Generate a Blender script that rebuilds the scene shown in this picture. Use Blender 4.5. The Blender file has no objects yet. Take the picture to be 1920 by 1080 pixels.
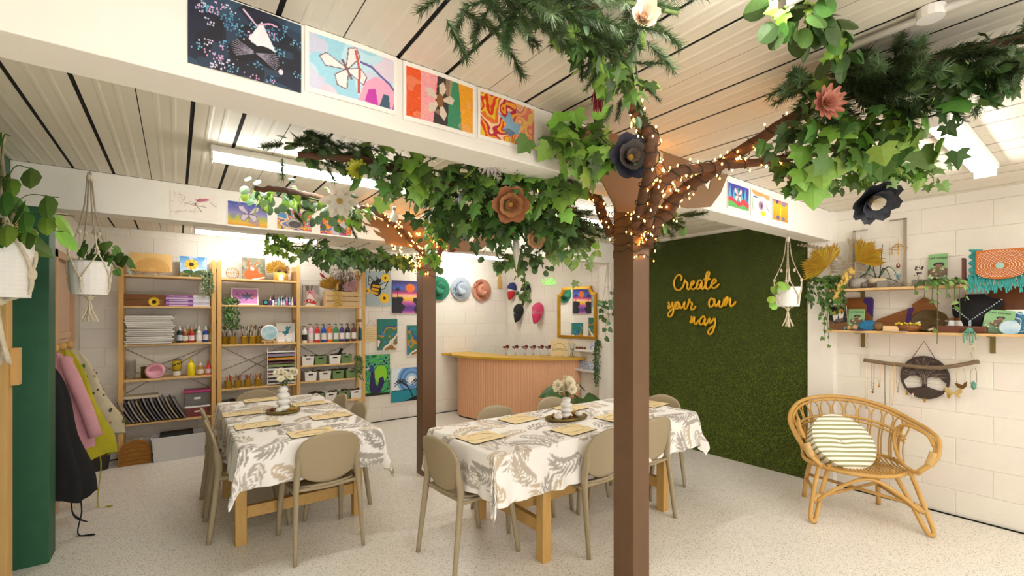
import bpy, math, random
import numpy as np
from mathutils import Vector, Matrix

# ---------------------------------------------------------------- camera, world, exposure
FPX, HZ, CAMZ, YAW = 848.0, 590.0, 1.55, math.radians(36.6)
SC = bpy.context.scene
COL = SC.collection
cd = bpy.data.cameras.new('camera'); cam = bpy.data.objects.new('camera', cd); COL.objects.link(cam)
cd.sensor_width = 36.0; cd.lens = FPX/1920*36.0; cd.shift_y = (HZ-540)/1920; cd.clip_start = .02
cam.location = (0, 0, CAMZ); cam.rotation_euler = (math.pi/2, 0, -YAW)
SC.camera = cam
SC.view_settings.view_transform = 'Standard'; SC.view_settings.look = 'None'
SC.view_settings.gamma = 1.0; SC.view_settings.use_curve_mapping = False
SC.view_settings.exposure = 1.02
w = bpy.data.worlds.new('world'); SC.world = w; w.use_nodes = True
w.node_tree.nodes['Background'].inputs[0].default_value = (1.0, .975, .95, 1)
w.node_tree.nodes['Background'].inputs[1].default_value = 1.3
LAMP = 20.0      # strength of the ceiling battens

# ---------------------------------------------------------------- measuring helper: a pixel of the photograph on a plane of the room
FW = Vector((math.sin(YAW), math.cos(YAW), 0)); RT = Vector((math.cos(YAW), -math.sin(YAW), 0))
def at(u, v, x=None, y=None, z=None, d=None):
    D = FW + RT*((u-960)/FPX) + Vector((0, 0, (HZ-v)/FPX))
    s = x/D.x if x is not None else y/D.y if y is not None else (z-CAMZ)/D.z if z is not None else d
    return D*s + Vector((0, 0, CAMZ))

# ---------------------------------------------------------------- materials
def lin(c):
    if isinstance(c, str):
        c = c.lstrip('#'); c = [int(c[i:i+2], 16)/255 for i in (0, 2, 4)]
    return tuple((x/12.92 if x <= .04045 else ((x+.055)/1.055)**2.4) for x in c[:3])
MATS = {}
def mat(name, col='#ffffff', rough=.55, metal=0, var=.12, vs=12., bump=0., bs=60., trans=0, emit=0, rnd=0, sub=0, vc=False, stretch=None, col2=None, ior=1.45, alpha=1, spec=.5):
    """principled material whose colour varies with a noise texture (and per object when rnd > 0)"""
    if name in MATS: return MATS[name]
    m = bpy.data.materials.new(name); m.use_nodes = True; MATS[name] = m
    nt = m.node_tree; N = nt.nodes; L = nt.links; b = N['Principled BSDF']
    c = lin(col)
    b.inputs['Roughness'].default_value = rough; b.inputs['Metallic'].default_value = metal
    b.inputs['IOR'].default_value = ior; b.inputs['Transmission Weight'].default_value = trans
    b.inputs['Specular IOR Level'].default_value = spec; b.inputs['Alpha'].default_value = alpha
    if sub: b.inputs['Subsurface Weight'].default_value = sub; b.inputs['Subsurface Scale'].default_value = .02
    tc = N.new('ShaderNodeTexCoord'); mp = N.new('ShaderNodeMapping'); L.new(tc.outputs['Object'], mp.inputs[0])
    if stretch: mp.inputs['Scale'].default_value = stretch
    nz = N.new('ShaderNodeTexNoise'); nz.inputs['Scale'].default_value = vs; nz.inputs['Detail'].default_value = 3; L.new(mp.outputs[0], nz.inputs[0])
    if vc:
        a = N.new('ShaderNodeVertexColor'); a.layer_name = 'paint'; src = a.outputs[0]
    else:
        mx = N.new('ShaderNodeMix'); mx.data_type = 'RGBA'; L.new(nz.outputs[0], mx.inputs[0])
        c2 = lin(col2) if col2 else tuple(x*(1-2*var) for x in c)
        ca = c if col2 else tuple(min(1, x*(1+var*.6)) for x in c)
        mx.inputs[6].default_value = (*ca, 1); mx.inputs[7].default_value = (*c2, 1)
        src = mx.outputs[2]
    if rnd:
        oi = N.new('ShaderNodeObjectInfo'); hs = N.new('ShaderNodeHueSaturation'); mr = N.new('ShaderNodeMapRange')
        L.new(oi.outputs['Random'], mr.inputs[0]); mr.inputs[3].default_value = 1-rnd; mr.inputs[4].default_value = 1+rnd
        L.new(mr.outputs[0], hs.inputs['Value']); L.new(src, hs.inputs['Color']); src = hs.outputs[0]
        mr2 = N.new('ShaderNodeMapRange'); L.new(oi.outputs['Random'], mr2.inputs[0]); mr2.inputs[3].default_value = .5-.02; mr2.inputs[4].default_value = .5+.02
        L.new(mr2.outputs[0], hs.inputs['Hue'])
    L.new(src, b.inputs['Base Color'])
    if bump:
        bp = N.new('ShaderNodeBump'); bn = N.new('ShaderNodeTexNoise'); bn.inputs['Scale'].default_value = bs; L.new(mp.outputs[0], bn.inputs[0])
        bp.inputs['Strength'].default_value = bump; bp.inputs['Distance'].default_value = .01
        L.new(bn.outputs[0], bp.inputs['Height']); L.new(bp.outputs[0], b.inputs['Normal'])
    if emit:
        L.new(src, b.inputs['Emission Color']); b.inputs['Emission Strength'].default_value = emit
    return m
PAINT = mat('painted_print', vc=True, rough=.6)
WOOD = mat('pine_wood', '#dfb674', .55, col2='#c79a56', vs=5, stretch=(9, 9, 1), bump=.08, bs=30)
WOODH = mat('pine_wood_board', '#e2bf84', .55, col2='#cfa566', vs=5, stretch=(1, 9, 9), bump=.08, bs=30)
OAK = mat('oak_wood', '#d2aa68', .5, col2='#b88f4c', vs=4, stretch=(8, 8, 1.2), bump=.1, bs=30)
OAKH = mat('oak_wood_rail', '#d2aa68', .5, col2='#b88f4c', vs=4, stretch=(1.5, 8, 8), bump=.1, bs=30)
WHITE = mat('white_paint', '#f1ece2', .6, var=.02, bump=.06, bs=40)
BLOCK = mat('painted_block', '#efe9de', .62, var=.03, vs=6, bump=.28, bs=55, rnd=.01)
CEILM = mat('ceiling_sheet', '#e4dccb', .5, var=.03)
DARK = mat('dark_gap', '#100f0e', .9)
BROWN = mat('brown_paint', '#705238', .45, col2='#62472f', vs=7, bump=.06, bs=30)
GREENP = mat('green_paint', '#2c6345', .5, var=.1)
CHROME = mat('steel', '#b8b4ac', .3, 1, var=.05)
BLACK = mat('black_plastic', '#1b1a19', .5)
WHITEP = mat('white_plastic', '#f2efea', .35, var=.02)
CORD = mat('cotton_cord', '#e6d8bd', .9, var=.12, vs=60, bump=.5, bs=200)
GLASS = mat('clear_glass', '#ffffff', .03, trans=1, var=0)
GOLD = mat('gold', '#d9a63a', .28, 1, var=.15, vs=20)
STEM = mat('plant_stem', '#5a6b33', .7)
BARK = mat('branch_bark', '#6e4b35', .85, col2='#4c3324', vs=14, stretch=(1, 1, 4), bump=.6, bs=25)

# ---------------------------------------------------------------- mesh building
class MB:
    def __init__(s): s.v = []; s.f = []
    def add(s, vs, fs):
        o = len(s.v); s.v += [tuple(p) for p in vs]; s.f += [tuple(i+o for i in f) for f in fs]; return s
    def box(s, x0, x1, y0, y1, z0, z1):
        return s.add([(x0,y0,z0),(x1,y0,z0),(x1,y1,z0),(x0,y1,z0),(x0,y0,z1),(x1,y0,z1),(x1,y1,z1),(x0,y1,z1)],
                     [(0,3,2,1),(4,5,6,7),(0,1,5,4),(1,2,6,5),(2,3,7,6),(3,0,4,7)])
    def cbox(s, c, size, M=None):
        h = [k/2 for k in size]; t = MB().box(-h[0],h[0],-h[1],h[1],-h[2],h[2])
        vs = [Vector(p) for p in t.v]
        if M is not None: vs = [M @ p for p in vs]
        return s.add([p+Vector(c) for p in vs], t.f)
    def tube(s, path, r, n=8, cap=True, flat=1.0, closed=False, up=None):
        P = [Vector(p) for p in path]; k = len(P)
        R_ = [r]*k if not hasattr(r, '__len__') else r
        vs = []; nrm = None
        for i, p in enumerate(P):
            if closed: t = P[(i+1) % k]-P[i-1]
            else: t = P[min(i+1, k-1)]-P[max(i-1, 0)]
            if t.length < 1e-9: t = Vector((0,0,1))
            t.normalize()
            if nrm is None:
                a = Vector(up) if up else (Vector((0,0,1)) if abs(t.z) < .9 else Vector((1,0,0)))
                nrm = (a - t*a.dot(t)).normalized()
            else:
                nrm = nrm - t*nrm.dot(t)
                nrm = nrm.normalized() if nrm.length > 1e-6 else t.orthogonal().normalized()
            bn = t.cross(nrm)
            for j in range(n):
                a = 2*math.pi*j/n
                vs.append(p + nrm*(math.cos(a)*R_[i]*flat) + bn*(math.sin(a)*R_[i]))
        fs = []
        for i in range(k if closed else k-1):
            i2 = (i+1) % k
            for j in range(n):
                j2 = (j+1) % n; fs.append((i*n+j, i*n+j2, i2*n+j2, i2*n+j))
        if cap and not closed: fs += [tuple(range(n-1, -1, -1)), tuple((k-1)*n+j for j in range(n))]
        return s.add(vs, fs)
    def lathe(s, prof, n=16, c=(0,0,0), M=None, sx=1, sy=1):
        vs = []; k = len(prof)
        for r, z in prof:
            for j in range(n):
                a = 2*math.pi*j/n; p = Vector((r*math.cos(a)*sx, r*math.sin(a)*sy, z))
                if M is not None: p = M @ p
                vs.append(p+Vector(c))
        fs = [(i*n+j, i*n+(j+1) % n, (i+1)*n+(j+1) % n, (i+1)*n+j) for i in range(k-1) for j in range(n)]
        fs += [tuple(range(n-1, -1, -1)), tuple((k-1)*n+j for j in range(n))]
        return s.add(vs, fs)
    def prism(s, pts, t0, t1, plane='xz'):
        """polygon pts (2d) extruded between t0 and t1 along the third axis"""
        n = len(pts)
        def q(p, t): return (p[0], t, p[1]) if plane == 'xz' else (p[0], p[1], t) if plane == 'xy' else (t, p[0], p[1])
        vs = [q(p, t0) for p in pts]+[q(p, t1) for p in pts]
        fs = [tuple(range(n)), tuple(range(2*n-1, n-1, -1))]+[(i, n+i, n+(i+1) % n, (i+1) % n) for i in range(n)]
        return s.add(vs, fs)
    def ico(s, c, r, n=8, k=5, sz=1):
        pr = [(max(1e-4, r*math.sin(math.pi*i/k)), -r*sz*math.cos(math.pi*i/k)) for i in range(k+1)]
        return s.lathe(pr, n, c)
    def grid(s, fn, nu, nv):
        vs = [fn(i/(nu-1), j/(nv-1)) for j in range(nv) for i in range(nu)]
        return s.add(vs, [(j*nu+i, j*nu+i+1, (j+1)*nu+i+1, (j+1)*nu+i) for j in range(nv-1) for i in range(nu-1)])
    def solid(s, fn, nu, nv, th):
        """curved sheet with thickness; fn gives a point, th is an offset vector"""
        th = Vector(th); o = len(s.v); s.grid(fn, nu, nv)
        m = len(s.v)-o; s.v += [tuple(Vector(p)+th) for p in s.v[o:o+m]]
        s.f += [tuple(i+m for i in reversed(f)) for f in s.f if f[0] >= o and max(f) < o+m]
        rim = [i for i in range(nu)]+[j*nu+nu-1 for j in range(1, nv)]+[(nv-1)*nu+i for i in range(nu-2, -1, -1)]+[j*nu for j in range(nv-2, 0, -1)]
        for a, b in zip(rim, rim[1:]+rim[:1]): s.f.append((o+b, o+a, o+a+m, o+b+m))
        return s
    def xf(s, M): s.v = [tuple(M @ Vector(p)) for p in s.v]; return s
    def mesh(s, name, m=None, smooth=False):
        me = bpy.data.meshes.new(name); me.from_pydata(s.v, [], s.f); me.update()
        if m: me.materials.append(m)
        if smooth: me.shade_smooth()
        return me
    def build(s, name, m=None, parent=None, loc=None, rz=0, smooth=False, bevel=0, fix=False):
        me = s.mesh(name, m, smooth)
        if fix or smooth:
            import bmesh
            b = bmesh.new(); b.from_mesh(me); bmesh.ops.recalc_face_normals(b, faces=b.faces); b.to_mesh(me); b.free()
        return put(name, me, parent, loc, rz, bevel)
def put(name, me, parent=None, loc=None, rz=0, bevel=0):
    o = bpy.data.objects.new(name, me); COL.objects.link(o)
    if parent: o.parent = parent
    if loc is not None: o.location = loc
    if rz: o.rotation_euler.z = rz
    if bevel:
        b = o.modifiers.new('bevel', 'BEVEL'); b.width = bevel; b.segments = 2; b.limit_method = 'ANGLE'
    return o
def tag(o, label, cat, group=None):
    o['label'] = label; o['category'] = cat
    if group: o['group'] = group
    return o
def thing(name, label, cat, loc=(0,0,0), rz=0, group=None, rot=None):
    o = bpy.data.objects.new(name, None); COL.objects.link(o); o.location = loc; o.rotation_euler = rot if rot else (0, 0, rz)
    o.empty_display_size = .05
    return tag(o, label, cat, group)
def struct(o): o['kind'] = 'structure'; return o
def stuff(o): o['kind'] = 'stuff'; return o
def dup(root, loc, rz=0, label=None):
    r = root.copy(); COL.objects.link(r); r.location = loc; r.rotation_euler = (0, 0, rz)
    if label: r['label'] = label
    for ch in root.children:
        c = ch.copy(); COL.objects.link(c); c.parent = r
        for g in ch.children:
            e = g.copy(); COL.objects.link(e); e.parent = c
    return r
def smoothpath(pts, k=6, closed=False):
    """Catmull-Rom through points"""
    P = [Vector(p) for p in pts]; out = []; n = len(P)
    for i in range(n if closed else n-1):
        a = P[(i-1) % n] if (closed or i > 0) else P[0]*2-P[1]
        b = P[i]; c = P[(i+1) % n]
        d = P[(i+2) % n] if (closed or i+2 < n) else c*2-b
        for j in range(k):
            t = j/k
            out.append(.5*((2*b)+(c-a)*t+(2*a-5*b+4*c-d)*t*t+(3*b-a-3*c+d)*t**3))
    if not closed: out.append(P[-1])
    return out
def textmesh(txt, size, depth=.001, align='CENTER', spacing=1.0):
    cu = bpy.data.curves.new('lettering', 'FONT'); cu.body = txt; cu.size = size; cu.extrude = depth; cu.align_x = align; cu.resolution_u = 2; cu.space_character = spacing
    o = bpy.data.objects.new('lettering', cu); COL.objects.link(o)
    dg = bpy.context.evaluated_depsgraph_get(); me = bpy.data.meshes.new_from_object(o.evaluated_get(dg))
    bpy.data.objects.remove(o); bpy.data.curves.remove(cu)
    return me

# ---------------------------------------------------------------- painted pictures: a fine grid of coloured vertices
class Pic:
    def __init__(s, w, h, bg, n=96, seed=1):
        s.W = w; s.H = h; s.nx = max(8, int(n*w/max(w, h))); s.ny = max(8, int(n*h/max(w, h)))
        s.X, s.Y = np.meshgrid(np.linspace(0, w/h, s.nx), np.linspace(0, 1, s.ny)); s.asp = w/h
        s.A = np.zeros((s.ny, s.nx, 3)); s.A[:] = lin(bg); s.rg = np.random.default_rng(seed)
    def put(s, mask, col, op=1.0):
        m = (np.asarray(mask, float)*op)[..., None]; s.A = s.A*(1-m)+np.array(lin(col))*m; return s
    def grad(s, stops):
        ys = [k for k, _ in stops]; cs = np.array([lin(c) for _, c in stops])
        for i in range(3): s.A[..., i] = np.interp(s.Y, ys, cs[:, i])
        return s
    def ell(s, x, y, rx, ry, col, rot=0, op=1):
        x *= s.asp; dx = s.X-x; dy = s.Y-y; c, q = math.cos(rot), math.sin(rot)
        return s.put(((dx*c+dy*q)/rx)**2+((-dx*q+dy*c)/ry)**2 < 1, col, op)
    def ring(s, x, y, r0, r1, col, op=1, sq=1):
        x *= s.asp; r = np.hypot(s.X-x, (s.Y-y)/sq); return s.put((r > r0) & (r < r1), col, op)
    def poly(s, pts, col, op=1):
        pts = [(a*s.asp, b) for a, b in pts]; ins = np.zeros_like(s.X, bool)
        for (x1, y1), (x2, y2) in zip(pts, pts[1:]+pts[:1]):
            if y1 == y2: continue
            c = ((y1 > s.Y) != (y2 > s.Y)) & (s.X < (x2-x1)*(s.Y-y1)/(y2-y1)+x1); ins ^= c
        return s.put(ins, col, op)
    def line(s, pts, wd, col, op=1):
        m = np.zeros_like(s.X, bool)
        for (x1, y1), (x2, y2) in zip(pts, pts[1:]):
            x1 *= s.asp; x2 *= s.asp; dx, dy = x2-x1, y2-y1; t = np.clip(((s.X-x1)*dx+(s.Y-y1)*dy)/(dx*dx+dy*dy+1e-9), 0, 1)
            m |= np.hypot(s.X-x1-t*dx, s.Y-y1-t*dy) < wd
        return s.put(m, col, op)
    def nz(s, sc, seed=0):
        g = np.random.default_rng(seed).random((int(sc)+3, int(sc*s.asp)+4))
        x = s.X*sc; y = s.Y*sc; i = x.astype(int); j = y.astype(int); fx = x-i; fy = y-j; fx = fx*fx*(3-2*fx); fy = fy*fy*(3-2*fy)
        return (g[j, i]*(1-fx)+g[j, i+1]*fx)*(1-fy)+(g[j+1, i]*(1-fx)+g[j+1, i+1]*fx)*fy
    def blot(s, sc, th, col, op=1, seed=0): return s.put(s.nz(sc, seed) > th, col, op)
    def swirl(s, cols, sc=3, seed=0, f=3.0):
        v = s.nz(sc, seed)+.4*s.nz(sc*2.3, seed+5)+.25*s.Y; v = (v*f) % 1.0; k = (v*len(cols)).astype(int) % len(cols)
        cs = np.array([lin(c) for c in cols]); s.A = cs[k].copy(); return s
    def grain(s, a=.06):
        s.A = np.clip(s.A*(1+a*(s.rg.random(s.X.shape)[..., None]-.5)*2), 0, 1); return s
    def spots(s, n, r, cols, box=(0, 1, 0, 1)):
        for _ in range(n): s.ell(s.rg.uniform(box[0], box[1]), s.rg.uniform(box[2], box[3]), r*s.rg.uniform(.6, 1.4), r*s.rg.uniform(.6, 1.4), cols[s.rg.integers(len(cols))])
        return s
def picmesh(p, T, side='#e8e2d6', curl=0.0, name='print'):
    """canvas standing on z=0, facing -y, T thick; the painted grid is its front"""
    w, h, nx, ny = p.W, p.H, p.nx, p.ny
    xs = p.X/p.asp*w-w/2; zs = p.Y*h
    yy = np.full(xs.shape, 0.0) - curl*(np.sin(zs/h*3.0)+np.cos(xs/w*5))*.5
    V = np.stack([xs, yy, zs], -1).reshape(-1, 3)
    ii = np.arange(nx*ny).reshape(ny, nx); a = ii[:-1, :-1].ravel(); b = ii[:-1, 1:].ravel(); c = ii[1:, 1:].ravel(); d = ii[1:, :-1].ravel()
    F = np.stack([a, b, c, d], -1).tolist(); C = p.A.reshape(-1, 3); base = len(V)
    rim = list(ii[0, :])+list(ii[1:, -1])+list(ii[-1, -2::-1])+list(ii[-2:0:-1, 0])
    back = V[rim].copy(); back[:, 1] += T; V2 = np.concatenate([V, V[rim], back]); m = len(rim)
    for k in range(m):
        k2 = (k+1) % m; F.append([base+k2, base+k, base+m+k, base+m+k2])
    F.append([base+m+k for k in range(m)])
    C2 = np.concatenate([C, np.tile(lin(side), (2*m, 1))])
    me = bpy.data.meshes.new(name); me.from_pydata(V2.tolist(), [], F); me.update()
    at_ = me.color_attributes.new('paint', 'FLOAT_COLOR', 'POINT'); at_.data.foreach_set('color', np.concatenate([C2, np.ones((len(C2), 1))], 1).astype(np.float32).ravel())
    me.materials.append(PAINT); return me
def picture(name, label, cat, p, loc, rz=0, T=.018, tilt=0, group=None, side='#e8e2d6', curl=0.0, roll=0):
    o = put(name, picmesh(p, T, side, curl, name)); o.location = loc; o.rotation_euler = (tilt, roll, rz)
    return tag(o, label, cat, group)
RR = -math.pi/2     # turns a thing that faces -y so that it faces -x (right hand walls)
# ================================================================ the room
YB, XR, XM, XL, CZ = 6.40, 4.82, 4.66, -.80, 2.48
Y1, Y2, BZ, BT = 1.56, 3.97, 2.215, .17      # the two beams: front faces, underside, thickness
YN = -3.2                                     # the room goes on behind the camera
# terrazzo floor
fm = mat('terrazzo', '#f3eee4', .38, var=.03)
nt = fm.node_tree; N = nt.nodes; L = nt.links; b = N['Principled BSDF']
src = b.inputs['Base Color'].links[0].from_socket; tcn = [n for n in N if n.type == 'TEX_COORD'][0]
for sc_, lo, hi, c_ in ((95, .13, .2, '#958878'), (60, .10, .15, '#b8a488'), (140, .15, .22, '#564e45')):
    vo = N.new('ShaderNodeTexVoronoi'); vo.inputs['Scale'].default_value = sc_; L.new(tcn.outputs['Object'], vo.inputs['Vector'])
    r_ = N.new('ShaderNodeMapRange'); r_.inputs[1].default_value = lo*1.5; r_.inputs[2].default_value = hi*1.5; r_.inputs[3].default_value = .9; r_.inputs[4].default_value = 0
    L.new(vo.outputs['Distance'], r_.inputs[0])
    sp = N.new('ShaderNodeSeparateColor'); L.new(vo.outputs['Color'], sp.inputs[0])
    gt = N.new('ShaderNodeMath'); gt.operation = 'GREATER_THAN'; gt.inputs[1].default_value = .55; L.new(sp.outputs[0], gt.inputs[0])
    mu = N.new('ShaderNodeMath'); mu.operation = 'MULTIPLY'; L.new(r_.outputs[0], mu.inputs[0]); L.new(gt.outputs[0], mu.inputs[1])
    mx = N.new('ShaderNodeMix'); mx.data_type = 'RGBA'; L.new(mu.outputs[0], mx.inputs[0]); L.new(src, mx.inputs[6]); mx.inputs[7].default_value = (*lin(c_), 1); src = mx.outputs[2]
L.new(src, b.inputs['Base Color'])
struct(MB().box(XL-.1, XR+.3, YN, YB+.2, -.1, 0).build('floor', fm))
# walls of painted concrete blocks
def blockmesh(w, h=.19):
    t = .005; m = MB(); e = .0035     # faces -y; rounded arris
    m.add([(0,0,0),(w,0,0),(w,0,h),(0,0,h),(e,-t,e),(w-e,-t,e),(w-e,-t,h-e),(e,-t,h-e)], [(4,5,6,7),(0,1,5,4),(1,2,6,5),(2,3,7,6),(3,0,4,7)])
    return m.mesh('block', BLOCK)
FULL, HALF = blockmesh(.3985, .1985), blockmesh(.1985, .1985)
MORT = mat('painted_joint', '#eae4d8', .7, var=.03)
def blockwall(name, mb, a0, a1, zt, place):
    wl = struct(mb.build(name, MORT)); k = 0; z = 0.0; c = 0
    while z < zt-.05:
        a = a0-(.2 if c % 2 else 0)
        while a < a1-.05:
            me = FULL
            s0 = a
            if a < a0: me = HALF; s0 = a0; stp = .2
            elif a+.4 > a1+.02: me = HALF; stp = .4
            else: stp = .4
            o = bpy.data.objects.new('block', me); COL.objects.link(o); o.parent = wl
            place(o, s0, z)
            if z+.2 > zt: o.scale.z = (zt-z)/.2
            a = s0+stp
        z += .2; c += 1
    return wl
def pl_back(o, s, z): o.location = (s, YB, z)
def pl_x(X, yt):
    def f(o, s, z): o.location = (X, yt-s, z); o.rotation_euler.z = RR
    return f
blockwall('wall_back', MB().box(XL, XM+.2, YB, YB+.15, 0, CZ), XL, XM, CZ, pl_back)
blockwall('wall_far_right', MB().box(XM, XM+.15, Y2+.2, YB, 0, CZ), 0, YB-Y2-.2, CZ, pl_x(XM, YB))
blockwall('wall_right', MB().box(XR, XR+.15, YN, Y1, 0, CZ), 0, Y1+1.8, CZ, pl_x(XR, Y1))
struct(MB().box(4.78, XR+.15, Y1+.19, Y2, 0, CZ).build('wall_middle_right', WHITE))
struct(MB().box(4.55, 4.9, Y2+.001, Y2+.2, 0, BZ).build('trim_1', WHITE))       # pilasters that carry the beams
struct(MB().box(4.735, 4.97, Y1-.02, Y1+.185, 0, CZ).build('trim_2', WHITE))
struct(MB().box(XL-.12, XL, Y2+.2, YB, 0, CZ).build('wall_left', WHITE))
struct(MB().box(XL-.12, XL, 2.6, Y2+.2, 0, CZ).build('wall_left_green', GREENP))
struct(MB().box(XL-.12, XL, YN, 2.6, 0, CZ).build('wall_left_near', WHITE))
struct(MB().box(XL+.001, -.636, Y2+.02, Y2+.2, 0, BZ).build('trim_3', GREENP, bevel=.004))
# thin strips coloured dark for the shaded gap at the foot of the walls
struct(MB().box(XL, XM-.014, YB-.018, YB-.013, 0, .012).build('gap_strip_back', DARK))
struct(MB().box(XR-.02, XR-.014, -1.5, Y1-.03, 0, .01).build('gap_strip_right', DARK))
# ceiling: ribbed sheets laid along y with open dark joints
cl = struct(MB().box(XL-.12, XR+.15, YN, YB+.15, CZ+.0045, CZ+.12).build('ceiling', DARK))
PW = .195
def panelmesh(w, y0, y1):
    m = MB(); pr = [(0, .004), (0, 0)]
    for g in (.34, .67): pr += [(w*g-.012, 0), (w*g-.006, -.0018), (w*g+.004, -.0018), (w*g+.012, 0)]
    pr += [(w, 0), (w, .004)]
    n = len(pr); vs = [(a, y, b) for y in (y0, y1) for a, b in pr]
    m.add(vs, [(i, i+1, n+i+1, n+i) for i in range(n-1)]+[(0, n, 2*n-1, n-1)]); return m.mesh('ceiling_panel', CEILM)
for bay, (y0, y1) in enumerate(((YN, Y1), (Y1+BT, Y2), (Y2+BT, YB))):
    pm = {g: panelmesh(PW-g, y0, y1) for g in (.004, .0105, .017)}
    k = -2; x = -.525-2*PW
    while x < XR+.1:
        g = .004 if k % 3 == 2 else .017; g2 = .004 if (k+1) % 3 == 2 else .017
        gw = round((g+g2)/2, 3); gw = .017 if gw > .012 else .0105 if gw > .006 else .004
        o = bpy.data.objects.new('ceiling_panel', pm[gw]); COL.objects.link(o); o.parent = cl; o.location = (x+g/2, 0, CZ)
        k += 1; x += PW
# beams
for i, (yb, x0, x1) in enumerate(((Y1, XL, 4.8), (Y2, XL, 4.9))):
    struct(MB().box(x0, x1, yb, yb+BT, BZ, CZ-.001).build('trim_%d' % (4+i), WHITE, bevel=.004))
# brown posts
def post(label, x, y, wd=.14):
    o = MB().box(0, wd, 0, wd, 0, BZ).build('wooden_post', BROWN, loc=(x, y, 0), bevel=.004); return tag(o, label, 'post')
post('brown painted square post nearest to the camera, wrapped in fairy lights at the top', 1.985, 1.572)
post('brown painted square post farther back, standing between the two tables', 1.895, 3.985)
# ceiling battens
TUBE = mat('lit_diffuser', '#fffcf6', .4, var=0, emit=LAMP)
def batten(x0, x1, y, label):
    r = thing('batten_light', label, 'light', (x0, y, CZ-.07), group='ceiling battens')
    Lg = x1-x0
    MB().box(0, Lg, -.06, .06, .03, .068).build('housing', WHITEP, r, bevel=.006)
    MB().tube([(.015, 0, .016), (Lg-.015, 0, .016)], .036, 10, flat=.72, up=(0,0,1)).build('diffuser', TUBE, r, smooth=True)
    for e in (0, Lg-.014): MB().box(e, e+.014, -.05, .05, -.012, .05).build('end_cap', WHITEP, r, bevel=.004)
batten(.15, 1.36, 3.0, 'long lit ceiling batten between the beams, left of the leafy canopy')
batten(2.55, 3.76, 3.0, 'lit ceiling batten half hidden behind the nearest brown post')
batten(.15, 1.36, 5.8, 'lit ceiling batten above the wooden shelf units')
batten(2.9, 4.11, 5.8, 'lit ceiling batten above the bar corner at the back')
batten(2.75, 4.02, .5, 'lit ceiling batten beside the leafy branch over the rattan chair')
batten(.15, 1.36, .5, 'lit ceiling batten cut off by the top edge of the picture')
batten(.15, 1.36, -1.9, 'ceiling batten behind the viewer on the left'); batten(2.75, 4.02, -1.9, 'ceiling batten behind the viewer on the right')
# conduit and junction box on the near ceiling
cr = thing('ceiling_conduit', 'white plastic conduit with a junction box on the ceiling at the upper right', 'conduit', at(1745, 28, z=CZ-.02))
MB().tube([(0, .26, 0), (0, -.9, 0)], .012, 8).build('pipe', WHITEP, cr, smooth=True)
MB().lathe([(.034, -.012), (.036, .018)], 14).build('junction_box', WHITEP, cr)
# artificial grass wall
GB = mat('grass_backing', '#414a1a', .95, var=.2)
gw = thing('grass_wall', 'wall panel of dark green artificial grass behind the golden lettering', 'grass wall', (4.765, Y2, 0))
MB().box(0, .012, -(Y2-Y1-.19), -.002, 0, 2.44).build('backing', GB, gw)
rg = np.random.default_rng(5); n = 62000
yy = -rg.uniform(.01, Y2-Y1-.2, n); zz = rg.uniform(.005, 2.43, n); hh = rg.uniform(.012, .024, n); aa = rg.uniform(-1, 1, n)*.012; bb = -rg.uniform(.0, .016, n); wv = rg.uniform(.0012, .0022, n)
V = np.empty((n, 3, 3)); V[:, 0] = np.stack([np.zeros(n), yy-wv, zz], -1); V[:, 1] = np.stack([np.zeros(n), yy+wv, zz], -1); V[:, 2] = np.stack([-hh, yy+aa, zz+bb], -1)
me = bpy.data.meshes.new('grass_blades'); me.from_pydata(V.reshape(-1, 3).tolist(), [], np.arange(n*3).reshape(-1, 3).tolist()); me.materials.append(mat('grass_blade', '#92a636', .6, col2='#687f22', vs=9)); me.update()
stuff(put('grass_blades', me, gw))
# timber upright and green door furniture at the left edge
r = thing('timber_upright', 'pale timber upright in front of the green wall at the left edge', 'timber', (-.765, 3.5, 0))
MB().box(0, .05, 0, .1, 0, 2.05).build('board', WOOD, r, bevel=.003)
MB().box(.05, .085, .04, .1, 1.37-.2, 1.37+.0).build('block', WOOD, r, bevel=.003)
MB().box(.05, .08, .04, .1, 2.05-.2, 2.05).build('block', WOOD, r, bevel=.003)
# door in the left wall beyond the coats
DT = mat('door_timber', '#c9a884', .6, var=.1)
dr = struct(MB().box(XL+.001, XL+.03, 4.95, 5.65, 0, 2.0).build('door_1', mat('door_paint', '#c4a48a', .6, var=.08)))
for y in (4.9, 5.65): MB().box(XL+.001, XL+.06, y, y+.06, 0, 2.06).build('door_frame', DT, dr)
MB().box(XL+.001, XL+.06, 4.9, 5.71, 2.0, 2.06).build('door_frame', DT, dr)
MB().box(XL+.03, XL+.045, 5.0, 5.6, 1.35, 1.4).build('door_rail', DT, dr)
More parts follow.
